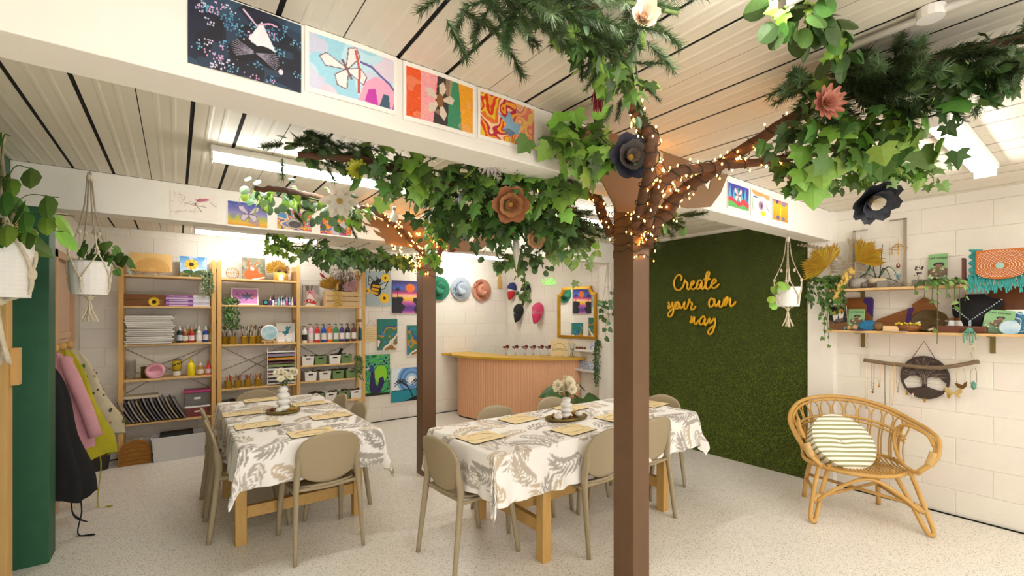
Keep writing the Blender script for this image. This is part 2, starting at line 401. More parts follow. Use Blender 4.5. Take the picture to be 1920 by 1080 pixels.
# ================================================================ tables, cloths, chairs
TZ = .735
def table(label, x0, x1, y0, y1, along):
    cx, cy = (x0+x1)/2, (y0+y1)/2; Lg = (x1-x0 if along == 'x' else y1-y0); Wd = (y1-y0 if along == 'x' else x1-x0)
    r = thing('dining_table', label, 'table', (cx, cy, 0), 0 if along == 'x' else math.pi/2, 'pine tables')
    top = MB().box(-Lg/2, Lg/2, -Wd/2, Wd/2, TZ-.035, TZ-.006).build('tabletop', WOODH, r, bevel=.004)
    lx = Lg/2-.40; ly = Wd/2-.04
    for sx in (-1, 1):
        for sy in (-1, 1):
            MB().box(sx*lx-.034, sx*lx+.034, sy*ly-.034, sy*ly+.034, 0, TZ-.036).build('leg', OAK, r, bevel=.004)
        MB().box(sx*lx-.02, sx*lx+.02, -ly+.035, ly-.035, .17, .25).build('end_rail', OAKH, r, bevel=.003)
    MB().box(-lx+.021, lx-.021, -.022, .022, .175, .245).build('stretcher', OAKH, r, bevel=.003)
    for sy in (-1, 1): MB().box(-lx+.035, lx-.035, sy*ly-.015, sy*ly+.015, TZ-.11, TZ-.037).build('apron', OAKH, r)
    return r
T1 = (.31, 1.17, 3.15, 4.95); T2 = (1.46, 3.50, 2.13, 2.95)
table('pine table in front of the wooden shelf units, long side running away from the camera', *T1, 'y')
table('pine table between the nearest brown post and the bar, long side running left to right', *T2, 'x')
# ---- printed cloths: palm-leaf pattern as coloured vertices on a draped sheet
def leafpattern(X, Y, seed):
    """print of curling palm fronds in grey and sand on white; X, Y in metres"""
    rg = np.random.default_rng(seed); A = np.empty(X.shape+(3,)); A[:] = lin('#f6f3ee')
    x0, x1, y0, y1 = X.min(), X.max(), Y.min(), Y.max(); cols = ['#aea79e', '#bdb1a0', '#cabaa2', '#a59d95', '#bdb5ab']
    spots_ = [(gx+rg.uniform(-.05, .05), gy+rg.uniform(-.05, .05)) for gx in np.arange(x0-.1, x1+.1, .2) for gy in np.arange(y0-.1, y1+.1, .2)]; rg.shuffle(spots_)
    for cx, cy in spots_:
        a0 = rg.uniform(0, 6.3); curl = rg.choice([-1, 1])*rg.uniform(3.0, 7.0); col = np.array(lin(cols[rg.integers(5)])); Lf = rg.uniform(.22, .30)
        m = (abs(X-cx) < .36) & (abs(Y-cy) < .36)
        if not m.any(): continue
        xs, ys = X[m], Y[m]; hit = np.zeros(xs.shape, bool); halo = hit.copy(); px_, py_, a = cx-math.cos(a0)*Lf*.4, cy-math.sin(a0)*Lf*.4, a0
        for k in range(8):           # brushed leaflets either side of a curling rib
            st = Lf/8; px_ += math.cos(a)*st; py_ += math.sin(a)*st; a += curl*st
            for sd in (-1, 1):
                b_ = a+sd*(1.0-.06*k); ll = .105*math.sin(.6+2.2*k/8)+.02
                dx = xs-px_; dy = ys-py_; u_ = dx*math.cos(b_)+dy*math.sin(b_); v_ = -dx*math.sin(b_)+dy*math.cos(b_)+sd*.4*(u_*u_)/ll
                tt = np.clip(u_/ll, 0, 1); w_ = .0105*np.sin(np.pi*(tt*.9+.07)); in_ = (u_ > 0) & (u_ < ll)
                hit |= in_ & (np.abs(v_) < w_); halo |= (u_ > -.01) & (u_ < ll+.012) & (np.abs(v_) < w_+.009)
        sub = A[m]; sub[halo] = np.array(lin('#f6f3ee')); sub[hit] = col; A[m] = sub
    return A
CLOTH = mat('printed_cloth', vc=True, rough=.85)
def tablecloth(label, rect, over, seed):
    x0, x1, y0, y1 = rect; x0 -= .004; x1 += .004; y0 -= .004; y1 += .004
    cx, cy = (x0+x1)/2, (y0+y1)/2; st = .0085
    gx = np.arange(x0-over[0], x1+over[1]+st, st); gy = np.arange(y0-over[2], y1+over[3]+st, st)
    X, Y = np.meshgrid(gx, gy); QX = np.clip(X, x0, x1); QY = np.clip(Y, y0, y1); ex, ey = X-QX, Y-QY; dr = np.hypot(ex, ey)
    ux = np.divide(ex, dr, out=np.zeros_like(ex), where=dr > 0); uy = np.divide(ey, dr, out=np.zeros_like(ey), where=dr > 0)
    # corner cone: pull the corner cloth together into one hanging fold
    corner = np.minimum(np.abs(ux), np.abs(uy))*1.414
    along = np.where(np.abs(ex) > np.abs(ey), Y, X)
    fold = .022*np.sin(along*21+seed)*np.sin(along*7.3+seed*2)+.014*np.sin(along*43)
    rr = .012*(1-np.exp(-dr*40))+dr*(.05+fold*2.6*np.clip(dr*5, 0, 1)) + corner*dr*(.10+.10*np.sin(np.arctan2(ey, ex)*9+seed))
    drop = np.sqrt(np.clip(dr**2-(rr*.75)**2, 0, None))
    PX = QX+ux*rr; PY = QY+uy*rr; PZ = TZ+.001-drop
    ins = dr == 0; PZ = PZ+np.where(ins, .0016*(1+np.sin(X*31+seed)*np.sin(Y*27)), 0)+.0
    ny, nx = X.shape; V = np.stack([PX-cx, PY-cy, PZ-TZ], -1).reshape(-1, 3)
    ii = np.arange(nx*ny).reshape(ny, nx); F = np.stack([ii[:-1, :-1].ravel(), ii[:-1, 1:].ravel(), ii[1:, 1:].ravel(), ii[1:, :-1].ravel()], -1)
    C = leafpattern(X, Y, seed).reshape(-1, 3)
    me = bpy.data.meshes.new('tablecloth'); me.from_pydata(V.tolist(), [], F.tolist()); me.update()
    ca = me.color_attributes.new('paint', 'FLOAT_COLOR', 'POINT'); ca.data.foreach_set('color', np.concatenate([C, np.ones((len(C), 1))], 1).astype(np.float32).ravel())
    me.materials.append(CLOTH); me.shade_smooth()
    return tag(put('tablecloth', me, None, (cx, cy, TZ)), label, 'tablecloth', 'leaf-print tablecloths')
tablecloth('white leaf-print cloth draped over the table by the shelf units', T1, (.24, .25, .24, .22), 3)
tablecloth('white leaf-print cloth draped over the table by the bar', T2, (.26, .24, .28, .22), 8)
# ---- moulded chairs
CH = mat('taupe_plastic', '#a8987a', .55, var=.05, vs=180, bump=.08, bs=300)
def squircle(a, b, k=.44): return a*math.sqrt(1-k*b*b), b*math.sqrt(1-k*a*a)
def make_chair():
    r = thing('moulded_chair', 'x', 'chair', group='taupe moulded chairs')
    def back(i, j):
        a, b = squircle(i*2-1, j*2-1); x = a*.212*(1-.10*(1-b)/2); z = .632+b*.168
        return (x, -.185-.20*(z-.45)+.65*x*x, z)
    MB().solid(back, 17, 15, (0, -.014, 0)).build('backrest', CH, r, smooth=True, bevel=0)
    def seat(i, j):
        a, b = squircle(i*2-1, j*2-1, .34); x = a*.215*(1-.06*(1-b)/2); y = .015+b*.215
        return (x, y, .452-.016*(1-a*a)*(1-b*b)+(.012 if b < -.6 else 0)*(-b-.6)-.03*max(0, b-.75))
    MB().solid(seat, 17, 17, (0, 0, -.016)).build('seat', CH, r, smooth=True)
    for s in (-1, 1):
        p = smoothpath([(s*.212, -.25, 0), (s*.204, -.222, .22), (s*.196, -.198, .42), (s*.19, -.19, .5), (s*.184, -.2, .58), (s*.186, -.212, .66)], 4)
        k = len(p); MB().tube(p, [.0155+.0105*min(1, i/(k*.6)) - (.013*max(0, (i/(k-1)-.75)/.25)) for i in range(k)], 8, flat=.8).build('leg', CH, r, smooth=True)
        p = smoothpath([(s*.215, .25, 0), (s*.208, .222, .2), (s*.196, .178, .4), (s*.17, .13, .443)], 4); k = len(p)
        MB().tube(p, [.015+.009*i/(k-1) for i in range(k)], 8).build('leg', CH, r, smooth=True)
        MB().tube(smoothpath([(s*.198, -.196, .425), (s*.203, -.05, .428), (s*.19, .16, .422)], 4), .014, 6).build('side_rail', CH, r, smooth=True)
    MB().tube(smoothpath([(-.192, -.19, .44), (0, -.175, .425), (.192, -.19, .44)], 4), .013, 6).build('cross_rail', CH, r, smooth=True)
    return r
ch0 = make_chair(); H_ = math.pi/2
spots = [
 (.795, 3.285, 0.02, 'taupe moulded chair seen from behind at the near end of the shelf-side table'),
 (.425, 3.875, -H_, 'nearer of the two taupe chairs on the left side of the shelf-side table'),
 (.42, 4.39, -H_, 'farther of the two taupe chairs on the left side of the shelf-side table'),
 (1.025, 3.875, H_, 'nearer of the two taupe chairs on the right side of the shelf-side table'),
 (1.02, 4.40, H_, 'farther of the two taupe chairs on the right side of the shelf-side table'),
 (.65, 4.90, math.pi, 'taupe chair at the far end of the table, backing on to the shelf units'),
 (1.535, 2.55, -H_+.08, 'taupe chair at the left end of the bar-side table, front legs under the hanging cloth'),
 (2.305, 2.265, .03, 'taupe chair on the near side of the bar-side table, just left of the nearest post'),
 (2.855, 2.285, -.05, 'taupe chair mostly hidden behind the nearest brown post'),
 (2.11, 2.84, math.pi, 'taupe chair across the bar-side table, left of the pair in front of the pink bar'),
 (2.74, 2.85, math.pi, 'taupe chair across the bar-side table, right of the pair beside the potted plant'),
 (3.42, 2.55, H_, 'taupe chair at the right end of the bar-side table in front of the grass wall')]
for i, (x, y, a, lb) in enumerate(spots):
    o = ch0 if i == 0 else dup(ch0, (x, y, 0), a)
    o.location = (x, y, 0); o.rotation_euler = (0, 0, a); o['label'] = lb
# ---- wooden craft boards laid at the places
PLY = mat('pale_plywood', '#efd9a4', .6, var=.06, vs=8, stretch=(1, 8, 1)); BURN = mat('burnt_edge', '#2a1c10', .7)
def craftboard(label, u, v, wx=.30, wy=.20, kind=0, a=0.0):
    p = at(u, v, z=TZ+.006); r = thing('craft_board', label, 'board', (p.x, p.y, TZ+.006), a, 'laser-cut craft boards')
    pts = []
    for cx, cy, s0 in ((1, 1, 0), (-1, 1, 1), (-1, -1, 2), (1, -1, 3)):
        for k in range(4):
            t = (s0+k/3)*math.pi/2; pts.append((cx*(wx/2-.012)+.012*math.cos(t), cy*(wy/2-.012)+.012*math.sin(t)))
    MB().prism(pts, .0, .003, 'xy').build('burnt_edge', BURN, r)
    MB().prism([(q[0]*.992, q[1]*.99) for q in pts], .003, .0045, 'xy').build('panel', PLY, r)
    ln = MB()
    arc = lambda rx, ry, t0, t1, ox=0, oy=0: [(ox+rx*math.cos(t0+(t1-t0)*k/16), oy+ry*math.sin(t0+(t1-t0)*k/16), .0046) for k in range(17)]
    if kind == 0: ln.tube(arc(.11, .055, 0, 2*math.pi), .0009, 4); ln.tube(arc(.10, .045, .2, math.pi-.2), .0008, 4)
    elif kind == 1: ln.tube(arc(.12, .07, .3, math.pi+.4, .02), .0009, 4); ln.tube(arc(.04, .075, -1.3, 1.3, -.05), .0009, 4); ln.tube(arc(.05, .08, -1.3, 1.3, -.03), .0008, 4)
    else: ln.tube(arc(.10, .07, -.4, 2.6), .0009, 4); ln.tube(arc(.12, .05, 2.9, 5.2), .0008, 4)
    ln.build('cut_lines', BURN, r)
for i, (u, v, k, lb) in enumerate([(490, 750, 0, 'plywood craft board at the far end of the shelf-side table'), (456, 775, 1, 'plywood craft board on the left of the round fruit tray'),
    (483, 797, 1, 'plywood craft board nearest the left front corner of the shelf-side table'), (585, 811, 0, 'plywood craft board partly behind the chair at the near table end'),
    (579, 757, 1, 'plywood craft board right behind the white ribbed vase of the shelf-side table'), (620, 780, 1, 'plywood craft board on the right side of the shelf-side table')]): craftboard(lb, u, v, .29, .19, k)
for i, (u, v, k, lb) in enumerate([(902, 820, 2, 'plywood craft board at the left front corner of the bar-side table'), (973, 786, 2, 'plywood craft board left of the oval tray on the bar-side table'),
    (1075, 806, 2, 'plywood craft board in front of the oval tray on the bar-side table'), (1070, 765, 2, 'plywood craft board behind the oval tray on the bar-side table'),
    (1152, 783, 0, 'plywood craft board cut off by the nearest post'), (1222, 758, 0, 'plywood craft board at the right end of the bar-side table')]): craftboard(lb, u, v, .27, .21, k, .1)
# ---- flower vases and trays
VASE = mat('white_ceramic', '#efece8', .3, var=.02)
PETAL = mat('cream_petal', '#f6ecd0', .6, var=.06, sub=.1); LEAFM = mat('bouquet_leaf', '#4d7038', .6, rnd=.2)
def flower_head(m, c, r, seed, n=26, up=(0, 0, 1)):
    rg = random.Random(seed); upv = Vector(up).normalized(); q = upv.to_track_quat('Z', 'Y').to_matrix()
    for ring, (el, ln) in enumerate(((.15, 1.0), (.55, .85), (1.0, .6))):
        k = n//(ring+2)+4
        for j in range(k):
            a = 2*math.pi*(j+rg.random()*.6)/k+ring; e = el+rg.uniform(-.1, .1)
            d = Vector((math.cos(a)*math.cos(e), math.sin(a)*math.cos(e), math.sin(e))); s = Vector((-math.sin(a), math.cos(a), 0)); L_ = r*ln
            b = Vector(c); P = [b+q@(d*L_*.1-s*r*.05), b+q@(d*L_*.1+s*r*.05), b+q@(d*L_*.7+s*r*.17), b+q@(d*L_*1.0+Vector((0, 0, r*.1))), b+q@(d*L_*.7-s*r*.17)]
            m.add(P, [(0, 1, 2, 3, 4)])
def vase(label, p, h, r0, seed, nfl, flh):
    r = thing('ribbed_vase', label, 'vase', p, group='ribbed white vases'); pr = [(r0*.55, 0)]
    n = 4
    for k in range(n):
        for j in range(5): t = j/4*math.pi; pr.append((r0*(.62+.38*math.sin(t))*(1 if k < 3 else .75), h*(k+j/4)/n*.96+.002))
    pr += [(r0*.42, h), (r0*.36, h), (r0*.36, h*.9)]
    MB().lathe(pr, 20).build('body', VASE, r, smooth=True); rg = random.Random(seed)
    pts = []
    st = MB(); lf = MB()
    for k in range(nfl):
        a = rg.uniform(0, 6.28); rr = r0*rg.uniform(.2, 2.1); z = h+flh*rg.uniform(.4, 1.0); c = Vector((rr*math.cos(a), rr*math.sin(a), z)); pts.append(c)
        st.tube([(0, 0, h*.8), c*.6+Vector((0, 0, h*.38)), c], .002, 4)
    for k in range(26):
        a = rg.uniform(0, 6.28); z = h+flh*rg.uniform(.0, .55); rr = r0*rg.uniform(.3, 1.2); c = Vector((rr*math.cos(a), rr*math.sin(a), z)); d = Vector((math.cos(a), math.sin(a), rg.uniform(-.3, .6)))*.03; s = d.cross(Vector((0, 0, 1))).normalized()*.009
        lf.add([c, c+d*.5+s, c+d, c+d*.5-s], [(0, 1, 2, 3)])
    st.build('stems', STEM, r); lf.build('leaves', LEAFM, r)
    for k, c in enumerate(pts):
        m = MB(); flower_head(m, (0, 0, 0), .043 if seed > 5 else .034, seed+k, 24, (c.x*6, c.y*6-.2, .25)); m.build('flower', PETAL, r, loc=c)
def pebbles(names, tray, rad, sy, seed):
    rg = random.Random(seed)
    for i, (nm, lb, cat, col, sz) in enumerate(names):
        a = .4+6.28*i/len(names); q = (tray[0]+rad*math.cos(a), tray[1]+rad*sy*math.sin(a), tray[2]+.012)
        m = MB(); pr = [(max(.0005, sz*math.sin(math.pi*k/8)*(1+.12*math.sin(k*2.1))), sz*.85*(1-math.cos(math.pi*k/8))) for k in range(9)]; m.lathe(pr, 10)
        if 'pumpkin' in nm: m.v = [(x*(1+.13*math.cos(6*math.atan2(y, x))), y*(1+.13*math.cos(6*math.atan2(y, x))), z) for x, y, z in m.v]
        r = thing(nm, lb, cat, q, rg.uniform(0, 6), 'tray decorations'); m.build('body', mat('deco_'+col.strip('#'), col, .5, var=.15), r, smooth=True)
        MB().tube([(0, 0, sz*1.55), (.002, .001, sz*1.55+.012)], [.003, .002], 5).build('stem', STEM, r)
BRASS = mat('aged_brass', '#8d7a3e', .4, .8, var=.25, vs=25)
q1 = at(531, 772, z=TZ+.008); q2 = at(1062, 785, z=TZ+.008)
def tray(label, q, r, sx, sy, a):
    o = MB().lathe([(r*.9, 0), (r, .004), (r*1.06, .022), (r*1.03, .023), (r*.96, .008), (.001, .006)], 28, sx=sx, sy=sy).build('serving_tray', BRASS, loc=(q.x, q.y, TZ+.0055), rz=a, smooth=True)
    return tag(o, label, 'tray', 'brass trays')
tray('round brass tray with vase and fruit on the shelf-side table', q1, .125, 1, 1, 0); tray('oval brass tray with vase and fruit on the bar-side table', q2, .17, 1.05, .6, -.15)
vase('white ribbed vase of cream flowers on the shelf-side table', (q1.x, q1.y, TZ+.014), .21, .052, 4, 14, .13)
vase('white ribbed vase of cream chrysanthemums on the bar-side table', (q2.x, q2.y, TZ+.014), .165, .048, 9, 26, .135)
fr = [('pumpkin', 'small white pumpkin on the round tray', 'pumpkin', '#f0e9da', .028), ('fruit', 'dark red berry cluster on the round tray', 'fruit', '#7d2a1e', .018), ('fruit', 'golden gourd on the left of the round tray', 'fruit', '#c08a2e', .022), ('fruit', 'green gourd at the back of the round tray', 'fruit', '#5c6b34', .018), ('fruit', 'rust coloured gourd on the right of the round tray', 'fruit', '#a8552a', .02)]
pebbles([fr[2], fr[0], fr[1], fr[4], fr[3]][::-1], (q1.x, q1.y, TZ+.004), .082, 1, 2)
fr2 = [('fruit', 'amber gourd right of the vase on the oval tray', 'fruit', '#b9853a', .022), ('fruit', 'small green gourd behind the vase on the oval tray', 'fruit', '#6b7a3c', .017), ('fruit', 'brown glass ball at the left tip of the oval tray', 'fruit', '#8a4a22', .022), ('pumpkin', 'white pumpkin left of the vase on the oval tray', 'pumpkin', '#f2ece0', .034), ('fruit', 'maroon berries in front of the vase on the oval tray', 'fruit', '#7a3b26', .017), ('pumpkin', 'white pumpkin at the right end of the oval tray', 'pumpkin', '#efe8d8', .028)]
pebbles(fr2, (q2.x, q2.y, TZ+.004), .118, .55, 3)
# ---- rattan chair with a striped cushion
RAT = mat('rattan_cane', '#d8ae66', .45, col2='#bf9046', vs=9, bump=.1, bs=60)
BIND = mat('rattan_binding', '#dcb577', .6, var=.15, vs=80, bump=.4, bs=150)
rc = thing('rattan_chair', 'round rattan armchair with looped back standing against the white block wall', 'chair', (4.25, 1.25, 0), -math.radians(54))
hoop = smoothpath([(-.30, -.26, .43), (-.385, -.25, .52), (-.43, -.12, .62), (-.42, .06, .71), (-.31, .24, .80), (-.12, .34, .845), (.12, .34, .845), (.31, .24, .80), (.42, .06, .73), (.44, -.10, .70), (.43, -.235, .66), (.395, -.275, .54), (.30, -.26, .43)], 6)
MB().tube(hoop, .015, 8).build('outer_hoop', RAT, rc, smooth=True)
MB().tube([p*.955+Vector((0, .004, .012)) for p in hoop], .011, 7).build('outer_hoop', RAT, rc, smooth=True)
for s in (-1, 1):
    MB().tube(smoothpath([(s*.30, -.26, .42), (s*.28, -.1, .44), (s*.295, .05, .52), (s*.33, .13, .63), (s*.36, .05, .70), (s*.405, -.14, .68), (s*.40, -.24, .62)], 6), .013, 8).build('arm', RAT, rc, smooth=True)
    MB().tube(smoothpath([(s*.36, -.262, .49), (s*.375, -.262, .53), (s*.392, -.255, .58)], 4), .027, 8).build('binding', BIND, rc, smooth=True)
    # loop legs in front, single legs behind
    MB().tube(smoothpath([(s*.20, -.13, .40), (s*.27, -.20, .22), (s*.325, -.27, .06), (s*.345, -.295, .02), (s*.365, -.30, .02), (s*.37, -.285, .06), (s*.335, -.235, .22), (s*.285, -.19, .41)], 6), .0155, 8).build('front_leg', RAT, rc, smooth=True)
    MB().tube(smoothpath([(s*.22, .16, .42), (s*.25, .22, .2), (s*.265, .25, .002)], 4), .018, 8).build('back_leg', RAT, rc, smooth=True)
    MB().tube([(s*.30, -.22, .16), (s*.255, .23, .17)], .012, 7).build('side_stretcher', RAT, rc, smooth=True)
    MB().tube([(s*.285, -.225, .19), (s*.32, -.225, .17), (s*.345, -.25, .15)], .022, 8).build('binding', BIND, rc, smooth=True)
MB().tube(smoothpath([(-.32, -.245, .15), (-.18, -.255, .27), (0, -.275, .36), (.18, -.255, .27), (.32, -.245, .15)], 6), .013, 8).build('front_arch', RAT, rc, smooth=True)
MB().tube([(-.31, -.22, .17), (.25, .22, .19)], .012, 7).build('cross_stretcher', RAT, rc, smooth=True); MB().tube([(.31, -.22, .185), (-.25, .22, .205)], .012, 7).build('cross_stretcher', RAT, rc, smooth=True)
def seatpt(r, a): return Vector((r*.335*math.cos(a), r*.285*math.sin(a)-.0, .40-.012*(1-r*r)+(.035*max(0, math.sin(a))*r)-(.015*max(0, -math.sin(a))*r)))
MB().tube([seatpt(1, 2*math.pi*k/40) for k in range(40)], .014, 7, closed=True).build('seat_ring', RAT, rc, smooth=True)
for k in range(27):
    x = -.31+.62*k/26; b = math.sqrt(max(0, 1-(x/.335)**2))*.285
    MB().tube([(x, -b, .388), (x, -b*.5, .386), (x, 0, .386), (x, b*.5, .39), (x, b, .43)], .0065, 5).build('seat_cane', RAT, rc, smooth=True)
for y in (-.14, .05): MB().tube([(-.28, y, .374), (.28, y, .374)], .009, 6).build('seat_support', RAT, rc, smooth=True)
def midpt(t):       # middle rail of the back, t in 0..1 left to right
    a = math.pi*(1.02-1.04*t); return Vector((.355*math.cos(a), .06+.235*math.sin(a), .60+.10*math.sin(a)))
MB().tube([midpt(k/24) for k in range(25)], .011, 7).build('back_rail', RAT, rc, smooth=True)
MB().tube([midpt(k/24)*.985+Vector((0, 0, -.02)) for k in range(25)], .008, 6).build('back_rail', RAT, rc, smooth=True)
def hoppt(t):
    a = math.pi*(1.0-1.0*t); return Vector((.40*math.cos(a), .05+.275*math.sin(a), .70+.125*math.sin(a)))
nP = 13
for k in range(nP):
    t0, t1 = (k+.12)/nP, (k+.88)/nP; A, B = midpt(t0), midpt(t1); C, D = hoppt(t0), hoppt(t1); T_ = (hoppt((t0+t1)/2)+Vector((0, 0, .004)))
    sa = math.pi*(1.0-(t0+.1)*.8-.1); sb = math.pi*(1.0-(t1-.1)*.8-.1)
    lo0 = seatpt(1, math.pi*(1-t0)); lo1 = seatpt(1, math.pi*(1-t1))
    MB().tube(smoothpath([lo0, (lo0+A)/2+Vector((0, .02, 0)), A, A*.4+C*.6, T_, B*.4+D*.6, B, (lo1+B)/2+Vector((0, .02, 0)), lo1], 4), .006, 5).build('back_loop', RAT, rc, smooth=True)
STR = mat('striped_ticking', '#f3efe6', .85, var=.02)
nt = STR.node_tree; N = nt.nodes; L = nt.links; tcn = [n for n in N if n.type == 'TEX_COORD'][0]
wv_ = N.new('ShaderNodeTexWave'); wv_.inputs['Scale'].default_value = 9.5; wv_.bands_direction = 'Y'; L.new(tcn.outputs['Object'], wv_.inputs['Vector'])
cr_ = N.new('ShaderNodeValToRGB'); cr_.color_ramp.elements[0].position = .60; cr_.color_ramp.elements[0].color = (*lin('#f4f0e6'), 1); cr_.color_ramp.elements[1].position = .66; cr_.color_ramp.elements[1].color = (*lin('#a3a374'), 1)
L.new(wv_.outputs['Fac'], cr_.inputs[0]); L.new(cr_.outputs[0], N['Principled BSDF'].inputs['Base Color'])
cu = thing('round_cushion', 'round green and white striped cushion leaning in the rattan chair', 'cushion', rc.matrix_basis @ Vector((0, 0, 0)))
cu.location = Vector((4.25, 1.25, 0))+Matrix.Rotation(-math.radians(54), 3, 'Z') @ Vector((-.075, .02, .535)); cu.scale = (1.1, 1.1, 1.1); cu.rotation_euler = (math.radians(52), 0, -math.radians(54)+.25)
pr = [(.001, -.045), (.12, -.05), (.185, -.046), (.2, -.04), (.204, -.033), (.204, .033), (.2, .04), (.185, .046), (.12, .05), (.05, .042), (.018, .028), (.001, .022)]
MB().lathe(pr, 40).build('cover', STR, cu, smooth=True)
for z in (-.038, .038): MB().tube([(.203*math.cos(2*math.pi*k/40), .203*math.sin(2*math.pi*k/40), z) for k in range(40)], .004, 5, closed=True).build('piping', STR, cu, smooth=True)
MB().lathe([(.001, .022), (.012, .026), (.014, .03), (.001, .035)], 12).build('button', STR, cu, smooth=True)
# ================================================================ wooden shelf units and what stands on them
YF = 6.085                                    # front of the units
def sx(u, y=6.16): return at(u, 600, y=y).x
def zv(u, v, y=6.16): return at(u, v, y=y).z
SH = {1: [1.965, 1.64, 1.243, .875, .42], 2: [1.965, 1.662, 1.207, .70, .44], 3: [1.66, 1.195, .91, .71, .43]}
def unit(label, xa, xb, frames, shelves, loc_x):
    r = thing('shelf_unit', label, 'shelf unit', (loc_x, YF, 0), group='pine shelf units')
    for x in frames:
        for y in (0, .255):
            p = MB().box(x-loc_x, x-loc_x+.042, y, y+.03, 0, 2.16).build('upright', WOOD, r, bevel=.003)
        for z in (.12, .75, 1.45, 2.05): MB().box(x-loc_x+.008, x-loc_x+.034, .03, .255, z, z+.035).build('rung', WOOD, r)
    for z in shelves+([.13] if xa > 0 else []):
        MB().box(xa-loc_x, xb-loc_x, .003, .283, z-.021, z).build('shelf', WOODH, r, bevel=.003)
    w_ = xb-xa
    for a, b in (((xa, .9), (xb, 1.2)), ((xb, .72), (xa, 1.2)), ((xa, .72), (xb, 1.2))):
        MB().tube([(a[0]-loc_x, .284, a[1]-.02), (b[0]-loc_x, .284, b[1]-.02)], .003, 4).build('brace', CHROME, r)
X1, X1b, X2, X23, X3 = -.475, .318, .372, 1.20, 2.012
unit('left pine shelf unit with sketchpads, notebooks and tubs', X1+.043, X1b-.001, (X1, X1b), SH[1], X1)
unit('middle pine shelf unit with brush cups and paper rack', X2+.043, X23-.001, (X2, X23), SH[2], X2)
unit('right pine shelf unit with pump bottles and white and green bins', X23+.043, X3-.001, (X3,), SH[3], X23+.05)
# ---------------- generic builders
def bottle(label, x, y, z, h, r, col, lab=None, cap='#f2efe8', pump=False, group='paint bottles', flat=False, name='paint_bottle'):
    t = thing(name, label, 'bottle', (x, y, z), group=group); c = mat('paint_'+col.strip('#'), col, .35, var=.05)
    bh = h*(.74 if not pump else .8)
    MB().lathe([(r*.94, 0), (r, h*.02), (r, bh*.78), (r*.86, bh*.9), (r*.42, bh*.985), (r*.36, bh)], 14).build('body', c, t, smooth=True); bd = t.children[0]
    if lab: 
        rl = r*1.02; MB().lathe([(rl, bh*.18), (rl, bh*.62), (r*.98, bh*.62), (r*.98, bh*.18)], 14).build('sticker', mat('sticker_'+lab.strip('#'), lab, .6, var=.10, vs=40), bd)
    cm = mat('cap_'+cap.strip('#'), cap, .4)
    if pump:
        co_ = MB().lathe([(r*.45, bh*.97), (r*.45, bh*1.04), (r*.2, bh*1.05), (r*.15, h*.97)], 10).build('collar', cm, t)
        MB().box(-r*.9, r*.35, -r*.16, r*.16, h*.96, h).build('pump_head', BLACK, co_)
    else: MB().lathe([(r*.45, bh*.95), (r*.45, bh*1.1), (r*.28, bh*1.14), (r*.2, h)], 10).build('cap', cm, t, smooth=True)
    return t
def bin_(label, x, z, col, w=.155, d=.2, h=.105, y=YF+.115, fill=True, seed=0):
    t = thing('storage_bin', label, 'bin', (x, y, z+.001), group='storage bins'); m = mat('bin_'+col.strip('#'), col, .5, var=.03)
    k = .9; a, b = w/2, d/2
    def ring(s, zz): return [(-a*s, -b*s, zz), (a*s, -b*s, zz), (a*s, b*s, zz), (-a*s, b*s, zz)]
    mb = MB(); mb.add(ring(k, 0)+ring(1, h)+ring(1.04, h)+ring(1.04, h+.006)+ring(.97, h+.006)+ring(.87, .006),
        [(3, 2, 1, 0)]+[(q*4+i, q*4+(i+1) % 4, (q+1)*4+(i+1) % 4, (q+1)*4+i) for q in range(5) for i in range(4)]+[(20, 21, 22, 23)])
    tb = mb.build('tub', m, t)
    MB().cbox((0, -b*.985, h*.78), (w*.38, .004, h*.15)).build('handle_slot', DARK, tb)
    if fill:
        rg = random.Random(seed)
        for j in range(7):
            c = rg.choice(['#3a302a', '#5c4a3a', '#e0dad0', '#722f2a', '#2b2b2b', '#8a7a60'])
            MB().cbox((rg.uniform(-a*.7, a*.7), rg.uniform(-b*.7, b*.6), h*.95), (rg.uniform(.02, .05), rg.uniform(.02, .06), rg.uniform(.015, .045)), Matrix.Rotation(rg.uniform(0, 3), 3, 'Z') @ Matrix.Rotation(rg.uniform(-.6, .6), 3, 'X')).build('content', mat('tool_'+c.strip('#'), c, .6), t)
    return t
def slab(name, label, cat, x, y, z, w, d, h, col, rz=0, group=None, edge='#efece4', bev=.001, tilt=0):
    """a pad or book lying flat: cover and page block"""
    t = thing(name, label, cat, (x, y, z), rz, group)
    MB().box(-w/2, w/2, -d/2, d/2, h*.12, h*.88).build('pages', mat('pages_'+edge.strip('#'), edge, .8, var=.08, vs=40, stretch=(1, 1, 30)), t)
    for a in (0, h*.88): MB().box(-w/2-.001, w/2+.001, -d/2-.001, d/2+.001, a, a+h*.12).build('cover', mat('cover_'+col.strip('#'), col, .6), t)
    return t
